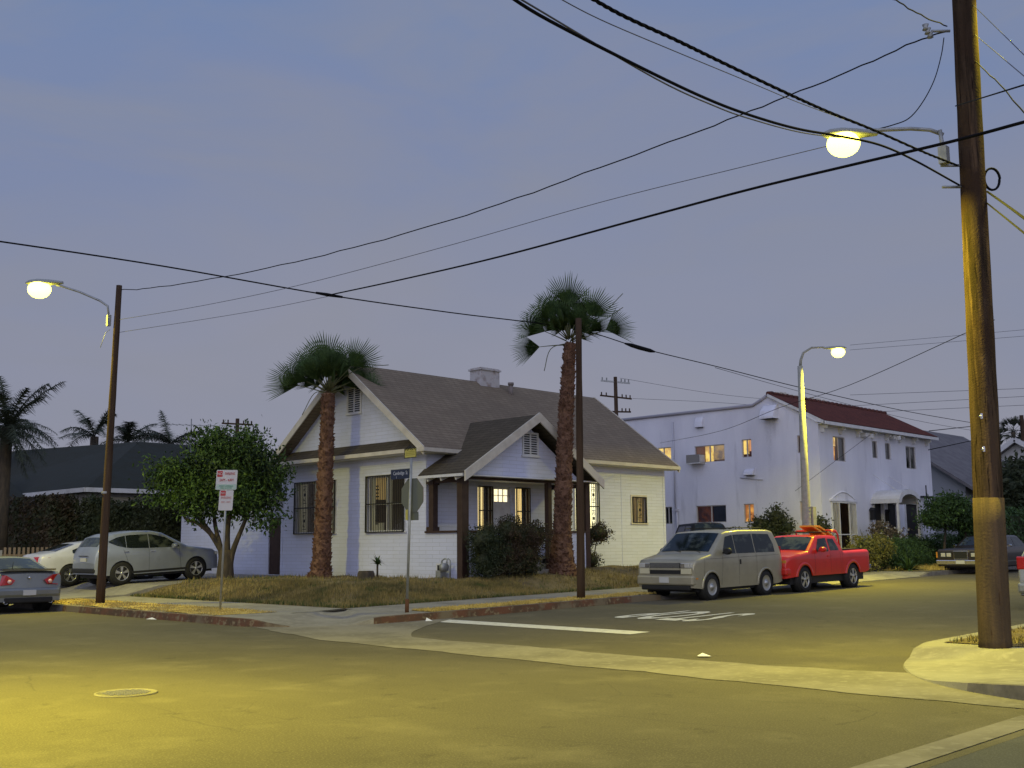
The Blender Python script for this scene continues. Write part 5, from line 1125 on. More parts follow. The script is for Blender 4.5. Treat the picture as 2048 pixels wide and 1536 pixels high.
palm('shorter fan palm with wide crown in front of the gabled side wall', (20.5, 28.9, .6), [(20.5, 28.9, .5), (20.53, 28.87, 1.2), (20.57, 28.83, 3.0), (20.6, 28.8, 4.8), (20.62, 28.78, 6.5)], [.46, .34, .30, .27, .25, .22, .19],
     (20.62, 28.78, 6.45), fan_spec(rA, 1.0, [(72, 1.05, 1.1), (60, .85, 1.0), (44, 1.15, 1.05), (24, 1.0, 1.05), (4, 1.1, 1.2), (-20, .95, 1.0), (-40, 1.15, 1.1), (-60, .8, .95), (-73, .9, 1.05), (12, .7, 1.0), (-52, .5, .8), (55, .5, .8), (34, .6, .9), (-30, .6, .9), (-8, .6, .95)]), 3, 900,
     extra=[((20.6, 28.8, 6.6), (21.3, 28.1, 7.3), (22.0, 27.4, 7.42)), ((20.6, 28.8, 6.5), (20.3, 29.1, 6.5), (20.05, 29.4, 5.8))])
rB = random.Random(29)
palm('taller fan palm with thick flared trunk beside the lit porch', (25.1, 22.75, .8), [(25.1, 22.75, .6), (25.1, 22.74, 1.3), (25.14, 22.7, 2.6), (25.2, 22.64, 4.5), (25.28, 22.56, 6.4), (25.36, 22.49, 7.9)], [.62, .44, .34, .29, .27, .25, .23, .20, .17],
     (25.36, 22.49, 7.85), fan_spec(rB, .95, [(92, 1.05, .95), (62, .95, 1.05), (48, 1.0, 1.0), (22, 1.0, 1.05), (0, 1.2, 1.2), (-16, 1.0, 1.0), (-36, 1.1, 1.1), (-68, 1.35, 1.0), (-48, .55, .8), (40, .55, .9), (8, .6, .9), (34, .9, 1.0), (-26, .7, 1.0), (-58, .7, .85), (12, 1.0, 1.0)]), 5, 1300,
     extra=[((25.4, 22.45, 8.1), (26.1, 21.8, 8.8), (26.6, 21.3, 9.5)), ((25.4, 22.45, 8.1), (26.1, 21.8, 8.6), (26.6, 21.3, 9.05)), ((25.3, 22.5, 7.9), (24.9, 22.9, 7.7), (24.75, 23.05, 7.0))])
t = thing('fan_palm', 'very tall thin palm far away right of the big pole', 'palm tree', (113.7, 41.1, 1.5))
mb = MB(); mb.tube([(113.7, 41.1, 1.5), (113.5, 41, 12.6)], [.3, .22], 8); mb.build('trunk', BARK, t)
lf = MB(); pet = MB(); rC = random.Random(5)
for k in range(34):
    elv = rC.uniform(-60, 80); az = rC.uniform(0, 360); d = (math.cos(R_(elv)) * math.cos(R_(az)), math.cos(R_(elv)) * math.sin(R_(az)), math.sin(R_(elv))); fan_frond(lf, pet, (113.5, 41, 12.6), d, 1.0, 1.1, .5, rC, 12)
pet.build('leaf_stalks', PALMD, t, fix=False)
lf.build('crown', PALMD, t, fix=False)
# feather palms
def feather(mb, base, d, L, droop, rnd, nl=34, ll=.55, lw=.022):
    d = Vector(d).normalized(); up = Vector((0, 0, 1)); b = Vector(base)
    R = [b + d * L * t + up * (-droop * L * t ** 2.2) for t in np.linspace(0, 1, nl)]
    mb.tube(R[::4] + [R[-1]], [.03 * (1 - .8 * i / 9) for i in range(len(R[::4]) + 1)], 4)
    s = d.cross(up).normalized()
    for i in range(3, nl):
        tg = (R[i] - R[i - 1]).normalized(); f = i / nl; l_ = ll * (math.sin(math.pi * min(.98, f * .9 + .08)) ** .6)
        for sg in (-1, 1):
            for rep in (0, 1):
                q = (s * sg + tg * rnd.uniform(.3, .7) + up * rnd.uniform(-.9, .45)).normalized(); tip = R[i] + q * l_ * rnd.uniform(.8, 1.1) - up * .18 * l_
                w_ = tg * lw; mb.add([R[i] - w_, R[i] + w_, tip], [(0, 1, 2)])
def feather_palm(label, base, h, fr, seed, trunk=True):
    rnd = random.Random(seed); t = thing('feather_palm', label, 'palm tree', base); top = Vector(base) + Vector((0, 0, h))
    if trunk: mb = MB(); mb.tube([base, tuple(Vector(base).lerp(top, .5)), tuple(top)], [.30, .24, .22], 12); mb.build('trunk', BARK, t)
    mb = MB()
    for (az, elv, L, dr) in fr: feather(mb, top, (math.cos(R_(elv)) * math.cos(R_(az)), math.cos(R_(elv)) * math.sin(R_(az)), math.sin(R_(elv))), L, dr, rnd)
    mb.build('crown', PALMD, t, fix=False); return t
rD = random.Random(3)
feather_palm('feathery queen palm at the left edge beyond the left lamp', (16.2, 43.9, .3), 6.0, [(-50, 50, 3.46, .25), (-35, 62, 3.06, .3), (140, 60, 2.93, .3), (100, 75, 2.93, .25), (-80, 30, 2.26, .6), (-20, 60, 2.53, .35), (150, 20, 2.66, .5), (200, 50, 2.66, .4), (60, 40, 2.66, .5), (-60, 0, 1.86, .6), (-40, 20, 2.00, .75), (120, 0, 2.13, .5), (250, 45, 2.53, .5), (-45, -20, 1.73, .5), (130, -20, 1.73, .5), (300, 70, 2.39, .3), (-45, -45, 1.73, .3), (225, -30, 1.73, .3), (135, -50, 1.73, .3), (225, 10, 2.00, .6), (180, -10, 1.86, .6), (270, -15, 1.86, .5), (225, 70, 2.39, .4), (-45, -60, 1.86, .2), (0, 20, 2.13, .6), (260, 15, 2.13, .6)], 1)
for i, (x, y, z, lb) in enumerate(((22.0, 61.5, 6.6, 'long drooping feather palm behind the brown roof'), (26.2, 58.3, 6.6, 'round bushy feather palm left of the lamp pole'), (27.6, 57.2, 6.3, 'low feather palm just right of the lamp pole'), (29.2, 55.4, 6.2, 'feather palm with a stiff upright frond behind the black roof'))):
    fr = [(rD.uniform(0, 360), rD.uniform(15, 70), rD.uniform(2.0, 3.2), rD.uniform(.3, .7)) for _ in range(11)]
    if i == 0: fr += [(-45, 35, 4.2, .55), (135, 35, 4.2, .55), (-45, 20, 3.2, .5)]
    if i == 3: fr += [(110, 70, 2.2, .1)]
    feather_palm(lb, (x, y, .5), z + .6, fr, 20 + i)

# ------------------------------------------------------------------ leafy plants
def leaf_cloud(mb, blobs, n, size, rnd, surf=.55, cl=9, cr=1.5):
    """leaf-sized bent quads through a union of ellipsoids"""
    wts = [b[3] * b[4] * b[5] for b in blobs]
    c0 = None
    for q_ in range(n):
        b = rnd.choices(blobs, wts)[0]
        v = Vector((rnd.gauss(0, 1), rnd.gauss(0, 1), rnd.gauss(0, 1))).normalized() * (rnd.uniform(surf, 1.06) if rnd.random() < .75 else rnd.uniform(.1, 1))
        bump_ = 1 + .16 * math.sin(v.x * 7 + b[0] * 3) * math.sin(v.y * 6 + b[1]) + .08 * math.sin(v.z * 11)
        c = Vector((b[0] + v.x * b[3] * bump_, b[1] + v.y * b[4] * bump_, b[2] + v.z * b[5] * bump_))
        if c0 is None or q_ % cl == 0: c0 = c
        else: c = c0 + Vector((rnd.gauss(0, 1), rnd.gauss(0, 1), rnd.gauss(0, .7))) * size * cr * .6
        a = Vector((rnd.gauss(0, 1), rnd.gauss(0, 1), rnd.gauss(0, .6))).normalized(); u = a.orthogonal().normalized(); u = (u * math.cos(rnd.uniform(0, 6.28)) + a.cross(u) * math.sin(rnd.uniform(0, 6.28))).normalized()
        s = size * rnd.uniform(.6, 1.3); w_ = s * .42; p = a.cross(u) * w_
        mb.add([c - u * s * .5, c + p * .5, c + u * s * .5 - a * s * .15, c - p * .5], [(0, 1, 2), (0, 2, 3)])
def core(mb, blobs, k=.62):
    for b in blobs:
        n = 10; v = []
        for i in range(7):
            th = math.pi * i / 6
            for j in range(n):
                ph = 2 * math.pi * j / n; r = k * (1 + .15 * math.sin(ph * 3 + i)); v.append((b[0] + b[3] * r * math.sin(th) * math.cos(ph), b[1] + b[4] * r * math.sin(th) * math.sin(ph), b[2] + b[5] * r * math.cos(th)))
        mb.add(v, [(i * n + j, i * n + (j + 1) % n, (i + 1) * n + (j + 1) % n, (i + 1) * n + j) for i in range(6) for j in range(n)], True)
def limb(mb, pts, r0, r1, n=8):
    P = smooth_path(pts, 4); mb.tube(P, [r0 + (r1 - r0) * i / (len(P) - 1) for i in range(len(P))], n)
LT = Vector((.704, -.71, 0))      # towards the right of the street view, used only to place lobes
t = thing('leafy_tree', 'bushy green multi-stemmed tree between the silver car and the house', 'tree', (18.72, 31.58, .6))
cx, cy = 18.6, 31.7
def lob(l, f, z, a, b, c): p = Vector((cx, cy, 0)) + LT * l + Vector((.71, .704, 0)) * f; return (p.x, p.y, z, a, b, c)
bl = [lob(0, 0, 3.9, 1.0, 1.0, .95), lob(-1.25, -.1, 3.95, .85, .9, .62), lob(-1.95, .1, 3.75, .55, .6, .42), lob(-.45, .1, 4.75, .65, .8, .62), lob(.65, 0, 4.7, .75, .8, .75), lob(1.25, .1, 4.1, .75, .8, .75), lob(1.2, -.1, 3.2, .62, .7, .55), lob(-.9, -.3, 3.15, .6, .7, .42), lob(.3, -.4, 3.1, .6, .7, .5), lob(-1.6, -.1, 3.25, .6, .6, .30), lob(1.75, 0, 3.7, .45, .5, .55), lob(1.5, 0, 2.7, .45, .5, .35), lob(-.3, .3, 5.2, .5, .5, .3), lob(-2.2, .2, 4.15, .35, .4, .22), lob(.95, .0, 5.25, .32, .32, .35), lob(-.55, -.2, 2.75, .55, .6, .32), lob(.75, -.1, 2.75, .6, .6, .36), lob(1.45, 0, 2.35, .38, .4, .26), lob(.1, .3, 3.1, .8, .7, .5), lob(-.1, .1, 5.25, .25, .25, .28)]
mb = MB(); b0 = (18.72, 31.58, .5)
limb(mb, [(18.72, 31.58, .4), (18.72, 31.58, 1.0), (18.72, 31.58, 1.5)], .30, .20, 12); limb(mb, [b0, (18.7, 31.6, 1.2), lob(-.25, 0, 1.9, 0, 0, 0)[:3], lob(-1.0, 0, 2.9, 0, 0, 0)[:3], lob(-1.5, 0, 3.7, 0, 0, 0)[:3]], .14, .03)
limb(mb, [b0, (18.74, 31.55, 1.3), lob(.2, 0, 2.2, 0, 0, 0)[:3], lob(.35, 0, 3.4, 0, 0, 0)[:3], lob(.6, 0, 4.8, 0, 0, 0)[:3]], .15, .03)
limb(mb, [(18.78, 31.52, .5), (18.86, 31.42, 1.4), lob(.75, 0, 2.4, 0, 0, 0)[:3], lob(1.2, 0, 3.6, 0, 0, 0)[:3]], .13, .03)
limb(mb, [(18.66, 31.64, .5), (18.6, 31.7, 1.5), lob(-.3, .2, 2.6, 0, 0, 0)[:3], lob(-.3, .2, 4.4, 0, 0, 0)[:3]], .12, .03)
limb(mb, [lob(-.25, 0, 1.95, 0, 0, 0)[:3], lob(-.75, 0, 2.35, 0, 0, 0)[:3], lob(-1.2, 0, 2.55, 0, 0, 0)[:3], lob(-1.3, 0, 3.1, 0, 0, 0)[:3]], .07, .03)
mb.build('trunk', BARK, t)
mb = MB(); rnd = random.Random(8); leaf_cloud(mb, bl, 21000, .15, rnd, .45, 30, 2.6); mb.build('crown', LEAFG, t, fix=False)
def bush(name, label, base, blobs, n, size, m_, seed, cat='bush', corem=LEAFD, group=None, stems=()):
    t = thing(name, label, cat, base, group); rnd = random.Random(seed); mb = MB(); leaf_cloud(mb, blobs, n, size, rnd); mb.build('foliage', m_, t, fix=False)
    if corem: mb = MB(); core(mb, blobs); mb.build('inner_core', corem, t, fix=False)  # solid core added so the foliage is not seen through
    if stems:
        mb = MB()
        for s_ in stems: limb(mb, s_, .035, .012, 6)
        mb.build('stems', BARK, t)
    return t
bush('porch_bush', 'dark rounded bush left of three in front of the porch', (21.95, 22.8, .65), [(21.95, 22.85, 1.15, .56, .46, .62), (21.85, 22.8, 1.72, .58, .46, .44), (22.2, 22.8, 1.45, .5, .45, .6)], 8500, .075, LEAFD, 1)
bush('porch_bush', 'tallest dark bush, reddish on top, middle of the three at the porch', (22.8, 22.75, .7), [(22.75, 22.75, 1.25, .6, .46, .72), (22.75, 22.7, 1.98, .52, .42, .46)], 8500, .075, LEAFR, 2)
bush('porch_bush', 'dark bush nearest the palm trunk, right of the three at the porch', (23.55, 22.7, .75), [(23.5, 22.7, 1.25, .60, .46, .64), (23.75, 22.65, 1.84, .62, .44, .44), (23.3, 22.7, 1.8, .5, .4, .4)], 8500, .075, LEAFR, 3)
bush('pruned_bush', 'pruned dark bush with a mushroom top under the bright window', (28.1, 24.0, .8), [(28.2, 23.9, 1.95, .58, .45, .36), (27.9, 24.0, 1.05, .42, .4, .32), (27.7, 24.05, 1.5, .3, .3, .4)], 4600, .07, LEAFR, 4, stems=[[(28.0, 24, .7), (28.05, 23.95, 1.2), (28.2, 23.9, 1.9)]])
def hedge_wall(label, boxes, n, size, m_, seed, cm=None):
    b0 = boxes[0]; t = thing('tall_hedge', label, 'hedge', (b0[0], b0[2], b0[4])); rnd = random.Random(seed); mb = MB(); cr = MB()
    for (x0, x1, y0, y1, z0, z1) in boxes:
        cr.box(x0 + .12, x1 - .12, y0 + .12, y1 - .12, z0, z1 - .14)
        for _ in range(n):
            p = [rnd.uniform(x0, x1), rnd.uniform(y0, y1), rnd.uniform(z0, z1)]; f = rnd.choice((0, 0, 2, 3, 3, 4, 4)); wob = .10 * math.sin(p[0] * 3 + p[1] * 2.3) + .08 * math.sin(p[1] * 5.1 + p[2] * 3) + rnd.gauss(0, .05)
            if f == 0: p[0] = x0 + wob
            elif f == 1: p[0] = x1 + wob
            elif f in (2, 3): p[1] = y0 + wob
            else: p[2] = z1 + wob * 1.2 + .1 * math.sin(p[0] * 1.3 + p[1])
            c = Vector(p); a = Vector((rnd.gauss(0, 1), rnd.gauss(0, 1), rnd.gauss(0, 1))).normalized(); u = a.orthogonal().normalized(); s = size * rnd.uniform(.6, 1.4); w_ = a.cross(u) * s * .4
            mb.add([c - u * s * .5, c + w_ * .5, c + u * s * .5, c - w_ * .5], [(0, 1, 2), (0, 2, 3)])
    mb.build('foliage', m_, t, fix=False); cr.build('inner_core', cm or m_, t)  # leaves over an added solid core that blocks the view through
def strap_plant(name, label, base, n, L, m_, seed, wdt=.03, cat='plant', stem=None):
    t = thing(name, label, cat, base); rnd = random.Random(seed); mb = MB(); b = Vector(base) + Vector((0, 0, stem or 0))
    for _ in range(n):
        az = rnd.uniform(0, 6.28); e = rnd.uniform(.2, 1.35); l_ = L * rnd.uniform(.6, 1.1); d = Vector((math.cos(az) * math.cos(e), math.sin(az) * math.cos(e), math.sin(e))); s = Vector((-math.sin(az), math.cos(az), 0)) * wdt
        p1 = b + d * l_ * .5; p2 = b + d * l_ - Vector((0, 0, l_ * .35 * math.cos(e)))
        mb.add([b - s * .5, b + s * .5, p1 + s, p1 - s, p2], [(0, 1, 2, 3), (3, 2, 4)])
    mb.build('leaves', m_, t, fix=False)
    if stem: mb = MB(); mb.tube([base, tuple(b)], .03, 6); mb.build('stem', BARK, t)
    return t
strap_plant('yard_plant', 'small leafy plant standing by the stump at the side wall', (20.2, 25.6, .62), 40, .36, LEAFG, 2, .03, stem=.42)
t = thing('tree_stump', 'low grey cut stump in the dry grass below the side wall', 'stump', (19.9, 25.7, .6))
mb = MB(); mb.lathe([(.34, -.1), (.27, .05), (.25, .20), (.22, .27), (0, .25)], (19.9, 25.75, .6), 'z', 14); mb.build('wood', BARK, t)
strap_plant('cactus_clump', 'small green clump against the front wall by the van', (33.0, 24.6, .8), 46, .45, HEDGE, 4, .07)
bush('wall_bush', 'tall dark bush against the stucco side wall behind the van', (39.3, 23.9, .9), [(39.4, 24.0, 1.8, .55, .55, .75), (39.5, 23.9, 2.6, .45, .45, .45), (39.2, 24.5, 2.3, .4, .4, .4), (39.5, 23.4, 2.2, .35, .4, .3)], 5200, .13, LEAFD, 7)
bush('wall_bush', 'sparse bush low on the stucco wall between two lit windows', (39.6, 26.2, .9), [(39.7, 26.2, 1.6, .5, .55, .6)], 1200, .12, LEAFD, 8, corem=None)
bush('corner_bush', 'leafy bush at the stucco corner behind the street lamp', (39.6, 22.0, .9), [(39.7, 22.1, 2.1, .5, .5, .55), (39.6, 22.0, 1.4, .6, .5, .6)], 3000, .13, LEAFD, 9)
bush('yard_shrub', 'yellowish tangled shrub in front of the barred gate', (40.4, 20.2, .6), [(39.6, 20.2, 1.1, .7, .55, .75), (40.7, 20.1, 1.3, .6, .5, .6)], 4500, .12, YLEAF, 10)
bush('clipped_hedge', 'bright green clipped hedge with domed top beyond the red truck', (42.6, 20.1, .6), [(41.8, 20.1, 1.1, .9, .6, .72), (42.8, 20.0, 1.05, .9, .6, .66), (43.6, 19.9, .95, .8, .6, .55)], 9000, .09, HEDGE, 11, 'hedge', HEDGE)
hedge_wall('long low dark hedge in front of the stucco house entrance', [(43.9, 51, 20.1, 21.0, .5, 1.62)], 14000, .1, HEDGE, 12, LEAFD)
strap_plant('flax_clump', 'clump of long drooping strap leaves behind the truck tailgate', (40.6, 18.9, .45), 90, .95, HEDGE, 13, .035)
strap_plant('reed_clump', 'tall pale reeds standing by the barred gate', (41.4, 20.9, .8), 60, 1.6, YLEAF, 14, .02)
bush('flowering_shrub', 'brown tangled shrub with pale flowers before the dark doors', (43.6, 21.2, .9), [(43.4, 21.3, 1.9, .7, .4, .55), (44.4, 21.2, 1.7, .6, .4, .45)], 2600, .12, mat('dead_leaf', (.13, .10, .06), .9), 15)
mb = MB()
for _ in range(26):
    x, y, z = random.uniform(42.9, 45.0), random.uniform(20.8, 21.1), random.uniform(1.4, 2.2); mb.lathe([(0, -.05), (.06, 0), (0, .05)], (x, y, z), 'z', 6)
o = bpy.data.objects['flowering_shrub']; islands(mb, 'flower', mat('pale_flower', (.5, .48, .42), .8), o)
# small trees at the right
t = thing('street_tree', 'small round green tree before the right end of the stucco house', 'tree', (45.6, 19.2, .45))
mb = MB(); limb(mb, [(44.7, 19.3, .4), (44.75, 19.25, 1.3), (44.9, 19.2, 2.2), (45.2, 19.2, 3.0)], .07, .03); limb(mb, [(46.2, 19.1, .4), (46.3, 19.0, 1.2), (46.6, 19.1, 2.4)], .08, .03); mb.build('trunk', BARK, t)
mb = MB(); leaf_cloud(mb, [(45.3, 19.2, 2.75, 1.4, 1.1, .65), (44.2, 19.4, 2.45, .7, .7, .42), (46.6, 19.0, 2.5, .95, .9, .6), (45.4, 19.2, 3.2, .8, .8, .4)], 9000, .15, random.Random(31), .4); mb.build('crown', LEAFG, t, fix=False)
bush('dark_conifer', 'spiky black-green tree between the grey roof and the big pole', (60, 21, 1), [(60, 21.5, 4.5, 2.4, 1.6, 1.3), (62, 21, 5.4, 1.4, 1.4, .9), (59, 22, 3.3, 1.6, 1.4, 1.0), (60, 20.5, 2.6, 2.6, 1.4, 1.2)], 9000, .35, LEAFD, 17, 'tree')
bush('dark_conifer', 'dark spreading tree right of the big pole', (62, 15.5, 1), [(63, 16.5, 4.6, 1.4, 1.4, 1.2), (64.5, 15.4, 5.2, 1.6, 1.4, 1.4), (62, 17, 3.4, 1.2, 1.2, .8)], 7000, .3, LEAFD, 18, 'tree')
hedge_wall('tall clipped hedge behind the dark sedan', [(48.5, 70, 19.2, 20.2, .5, 2.9)], 12000, .2, HEDGE, 19, LEAFD)
hedge_wall('dark hedge wall in front of the black-roofed house, left section', [(17.4, 18.5, 42.3, 48.0, .4, 3.45)], 13000, .15, LEAFR, 20)
hedge_wall('dark hedge wall behind the silver car roof, right section', [(18.52, 22.6, 41.2, 42.2, .4, 3.35)], 12000, .15, LEAFD, 21)
for i, (x, y, z, s_) in enumerate(((95, 44, 7.2, 4), (100, 38, 7.6, 3.4), (88, 50, 6.2, 4))):
    bush('far_tree', ['rounded far tree over the grey roof, nearest the stucco house', 'rounded far tree next to the big pole', 'dark far tree behind the stucco house'][i], (x, y, 1), [(x, y, z - 1.5, s_, s_, 2.2)], 2500, .6, LEAFD, 40 + i, 'tree')
# fence in front of the far left yard
t = thing('picket_fence', 'low pale fence with wooden pickets behind the white car', 'fence', (15, 42, .4))
mb = MB(); mb.box(14.2, 15.6, 42.0, 42.1, .3, 1.55)
mb.build('panel', mat('pale_board', (.38, .36, .30), .9), t); mb = MB()
for k in range(12): mb.box(15.66 + k * .17, 15.74 + k * .17, 42.0, 42.04, .4, 1.65)
mb.box(15.62, 17.8, 42.05, 42.08, 1.3, 1.4); mb.build('pickets', mat('picket', (.30, .22, .13), .8), t)

# ------------------------------------------------------------------ vehicles
def paint(name, col, metal=.35, rough=.32): return mat(name, col, rough + .06, metal, coat=.35, spec=.5, noise=[(1.5, tuple(c * .84 for c in col), .4, .7, S1), (5, tuple(c * .6 + .03 for c in col), .62, .85, (1, 1, .6))])
class Car:
    """body lofted along x (front at -x unless flipped by the yaw), wheel arches cut into the sides"""
    def __init__(s, root, L, W, top, belt, roofz, wheels, wr, sill=.30, lean=.16, ft=.16, rt_=.10, nose=.55, tail=.45, fbot=.32, rbot=.34, crown=.035, bulge=.05, archgap=.055):
        s.root = root; s.L = L; s.hw = W / 2; s.top_ = top; s.belt = belt; s.roofz = roofz; s.wheels = wheels; s.wr = wr; s.sill = sill; s.lean = lean
        s.ft, s.rt, s.nose, s.tail, s.fbot, s.rbot, s.crown, s.bulge, s.ag = ft, rt_, nose, tail, fbot, rbot, crown, bulge, archgap
    def top(s, x): return float(np.interp(x, [p[0] for p in s.top_], [p[1] for p in s.top_]))
    def bot(s, x):
        z = s.sill
        if x < .35: z = s.fbot + (s.sill - s.fbot) * x / .35
        if x > s.L - .35: z = s.rbot + (s.sill - s.rbot) * (s.L - x) / .35
        R = s.wr + s.ag
        for wx in s.wheels:
            if abs(x - wx) < R: z = max(z, s.wr + math.sqrt(R * R - (x - wx) ** 2))
        return z
    def hwid(s, x, z):
        e = 1
        if x < s.nose: e -= s.ft * ((s.nose - x) / s.nose) ** 2.2
        if x > s.L - s.tail: e -= s.rt * ((x - s.L + s.tail) / s.tail) ** 2.2
        b = s.belt
        if z > b: v = 1 - s.lean * (z - b) / (s.roofz - b) - .02
        else: v = 1 - s.bulge * ((b - .18 - z) / (b - .18)) ** 2 if z < b - .18 else 1 - .02 * ((z - b + .18) / .18) ** 2
        zt = s.top(x); d = zt - z
        if d < .07: v *= 1 - .045 * ((.07 - d) / .07) ** 2
        return s.hw * e * v
    def body(s, material):
        brk = sorted({round(p[0], 3) for p in s.top_} | {0, s.L}); X = set(brk)
        for i in range(int(s.L / .06) + 1): X.add(round(i * .06, 3))
        for wx in s.wheels:
            R = s.wr + s.ag
            for k in range(-10, 11): X.add(round(wx + R * math.sin(k / 10 * math.pi / 2) * .9999, 4))
            X.add(round(wx - R - .002, 4)); X.add(round(wx + R + .002, 4))
        X = sorted(x for x in X if 0 <= x <= s.L); K = 18; M = 6; mb = MB(); ring = []
        for x in X:
            zb, zt = s.bot(x), s.top(x); pts = []
            T = [i / K for i in range(K - 3)] ; T = [t / T[-1] * (1 - .07 / max(.1, zt - zb)) if zt - zb > .1 else t for t in T] + [1 - .04 / max(.1, zt - zb), 1 - .015 / max(.1, zt - zb), 1]
            for t in T: z = zb + (zt - zb) * max(0, min(1, t)); pts.append((x - s.L / 2, -s.hwid(x, z), z))
            yt = s.hwid(x, zt)
            for k in range(1, M): y = -yt + 2 * yt * k / M; pts.append((x - s.L / 2, y, zt + s.crown * (1 - (y / yt) ** 2)))
            for t in reversed(T): z = zb + (zt - zb) * max(0, min(1, t)); pts.append((x - s.L / 2, s.hwid(x, z), z))
            ring.append(pts)
        n = len(ring[0]); v = [p for r in ring for p in r]
        mb.add(v, [(i * n + k, i * n + k + 1, (i + 1) * n + k + 1, (i + 1) * n + k) for i in range(len(ring) - 1) for k in range(n - 1)], True)
        mb.add(ring[0], [tuple(range(n))]); mb.add(ring[-1], [tuple(reversed(range(n)))])
        s.bodyo = mb.build('body', material, s.root, sharp=38)
        ub = MB(); ub.box(-s.L / 2 + .25, s.L / 2 - .25, -s.hw + .14, s.hw - .14, .22, s.sill + .25)
        for wx in s.wheels:
            for sg in (-1, 1): ub.lathe([(0, 0), (s.wr + s.ag - .006, 0), (s.wr + s.ag - .006, .26), (0, .26)], (wx - s.L / 2, sg * (s.hw - .16) - .13, s.wr), 'y', 20)
        ub.build('underbody', CDARK, s.root)
    def side_patch(s, cols, sg, off=.006, ny=4):
        """cols: (x, zlow, zhigh)"""
        mb = MB(); v = []
        for (x, z0, z1) in cols:
            for k in range(ny + 1):
                z = z0 + (z1 - z0) * k / ny; v.append((x - s.L / 2, sg * (s.hwid(x, z) + off), z))
        m_ = ny + 1; mb.add(v, [(i * m_ + k, i * m_ + k + 1, (i + 1) * m_ + k + 1, (i + 1) * m_ + k) for i in range(len(cols) - 1) for k in range(ny)], True); return mb
    def glass(s, cols, name='side_window', off=.006, m_=None, both=True):
        C = []
        for i in range(len(cols) - 1):
            for k in range(5):
                t = k / 5; C.append(tuple(a + (b - a) * t for a, b in zip(cols[i], cols[i + 1])))
        C.append(cols[-1]); r = []
        for sg in ((-1, 1) if both else (-1,)): r.append(s.side_patch(C, sg, off).build(name, m_ or CGLASS, s.root, fix=False))
        return r
    def shield(s, x0, x1, frac, name, off=.012, frac1=None, m_=None):
        mb = MB(); v = []; N = 8; M = 8; frac1 = frac1 or frac
        for i in range(N + 1):
            x = x0 + (x1 - x0) * i / N; zt = s.top(x); yt = s.hwid(x, zt) ; f = frac + (frac1 - frac) * i / N
            sl_ = (s.top(x + .01) - s.top(x - .01)) / .02; nx, nz = -sl_ / math.hypot(1, sl_), 1 / math.hypot(1, sl_)
            for k in range(M + 1): y = (-yt + 2 * yt * k / M) * f; v.append((x - s.L / 2 + nx * off, y, zt + nz * off + s.crown * (1 - (y / yt) ** 2)))
        mb.add(v, [(i * (M + 1) + k, i * (M + 1) + k + 1, (i + 1) * (M + 1) + k + 1, (i + 1) * (M + 1) + k) for i in range(N) for k in range(M)], True)
        return mb.build(name, m_ or CGLASS, s.root, fix=False)
    def bx(s, x0, x1, y0, y1, z0, z1, name, m_, par=None, bev=0):
        mb = MB(); mb.box(x0 - s.L / 2, x1 - s.L / 2, y0, y1, z0, z1); o = mb.build(name, m_, par or s.root)
        if bev: b = o.modifiers.new('bevel', 'BEVEL'); b.width = bev; b.segments = 2
        return o
    def wheel(s, wx, sg, kind, rim=RIM, spokes=5, tw=.20):
        yo = sg * (s.hw - .005); c = (wx - s.L / 2, yo, s.wr); r = s.wr; q = -sg
        mb = MB(); mb.lathe([(r * .60, .01 * q), (r * .68, -.004 * q), (r * .93, .004 * q), (r * .985, .03 * q), (r, .06 * q), (r, (tw - .05) * q), (r * .93, tw * q), (r * .5, tw * q)], c, 'y', 36)
        t = mb.build('wheel', TYRE, s.root, fix=False)
        mb = MB(); mb.lathe([(r * .665, .002 * q), (r * .63, -.002 * q), (r * .60, .03 * q), (r * .58, .10 * q)], c, 'y', 30)
        if kind == 'spoke':
            for k in range(spokes):
                a = 2 * math.pi * k / spokes + .3
                for da in ((-.13, .13) if spokes == 5 else (0,)):
                    p = Vector((math.cos(a + da * .4), 0, math.sin(a + da * .4))) * r * .12; e = Vector((math.cos(a + da), 0, math.sin(a + da))) * r * .62
                    mb.bar(Vector(c) + p + Vector((0, .012 * q, 0)), Vector(c) + e + Vector((0, .016 * q, 0)), r * .115, .022, (0, 1, 0))
            mb.lathe([(0, -.002 * q), (r * .13, 0), (r * .15, .03 * q)], c, 'y', 16)
        else:
            mb.lathe([(0, -.03 * q), (r * .16, -.028 * q), (r * .20, .0), (r * .34, .02 * q), (r * .46, .004 * q), (r * .58, .012 * q), (r * .62, .0)], c, 'y', 30)
        rm_ = mb.build('rim', rim, t)
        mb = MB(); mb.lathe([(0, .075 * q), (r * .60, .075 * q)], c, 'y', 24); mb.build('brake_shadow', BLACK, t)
    def mirror(s, x, z, m_, w_=.2, h=.16, off=.02):
        for sg in (-1, 1):
            y = s.hwid(x, z); mb = MB(); c = Vector((x - s.L / 2, sg * (y + .13 + off), z + .02)); v = []
            for i, (l, f) in enumerate(((-.07, .75), (-.03, 1), (.05, 1), (.055, .9))):
                for k in range(10): a = 2 * math.pi * k / 10; v.append(c + Vector((l, math.cos(a) * w_ / 2 * f, math.sin(a) * h / 2 * f)))
            mb.add(v, [(i * 10 + k, i * 10 + (k + 1) % 10, (i + 1) * 10 + (k + 1) % 10, (i + 1) * 10 + k) for i in range(3) for k in range(10)], True); mb.add(v[:10], [tuple(range(10))]); mb.add(v[-10:], [tuple(range(10))])
            mb.bar(c, (x - s.L / 2, sg * (y - .02), z - .03), .04); mb.build('mirror', m_, s.root)
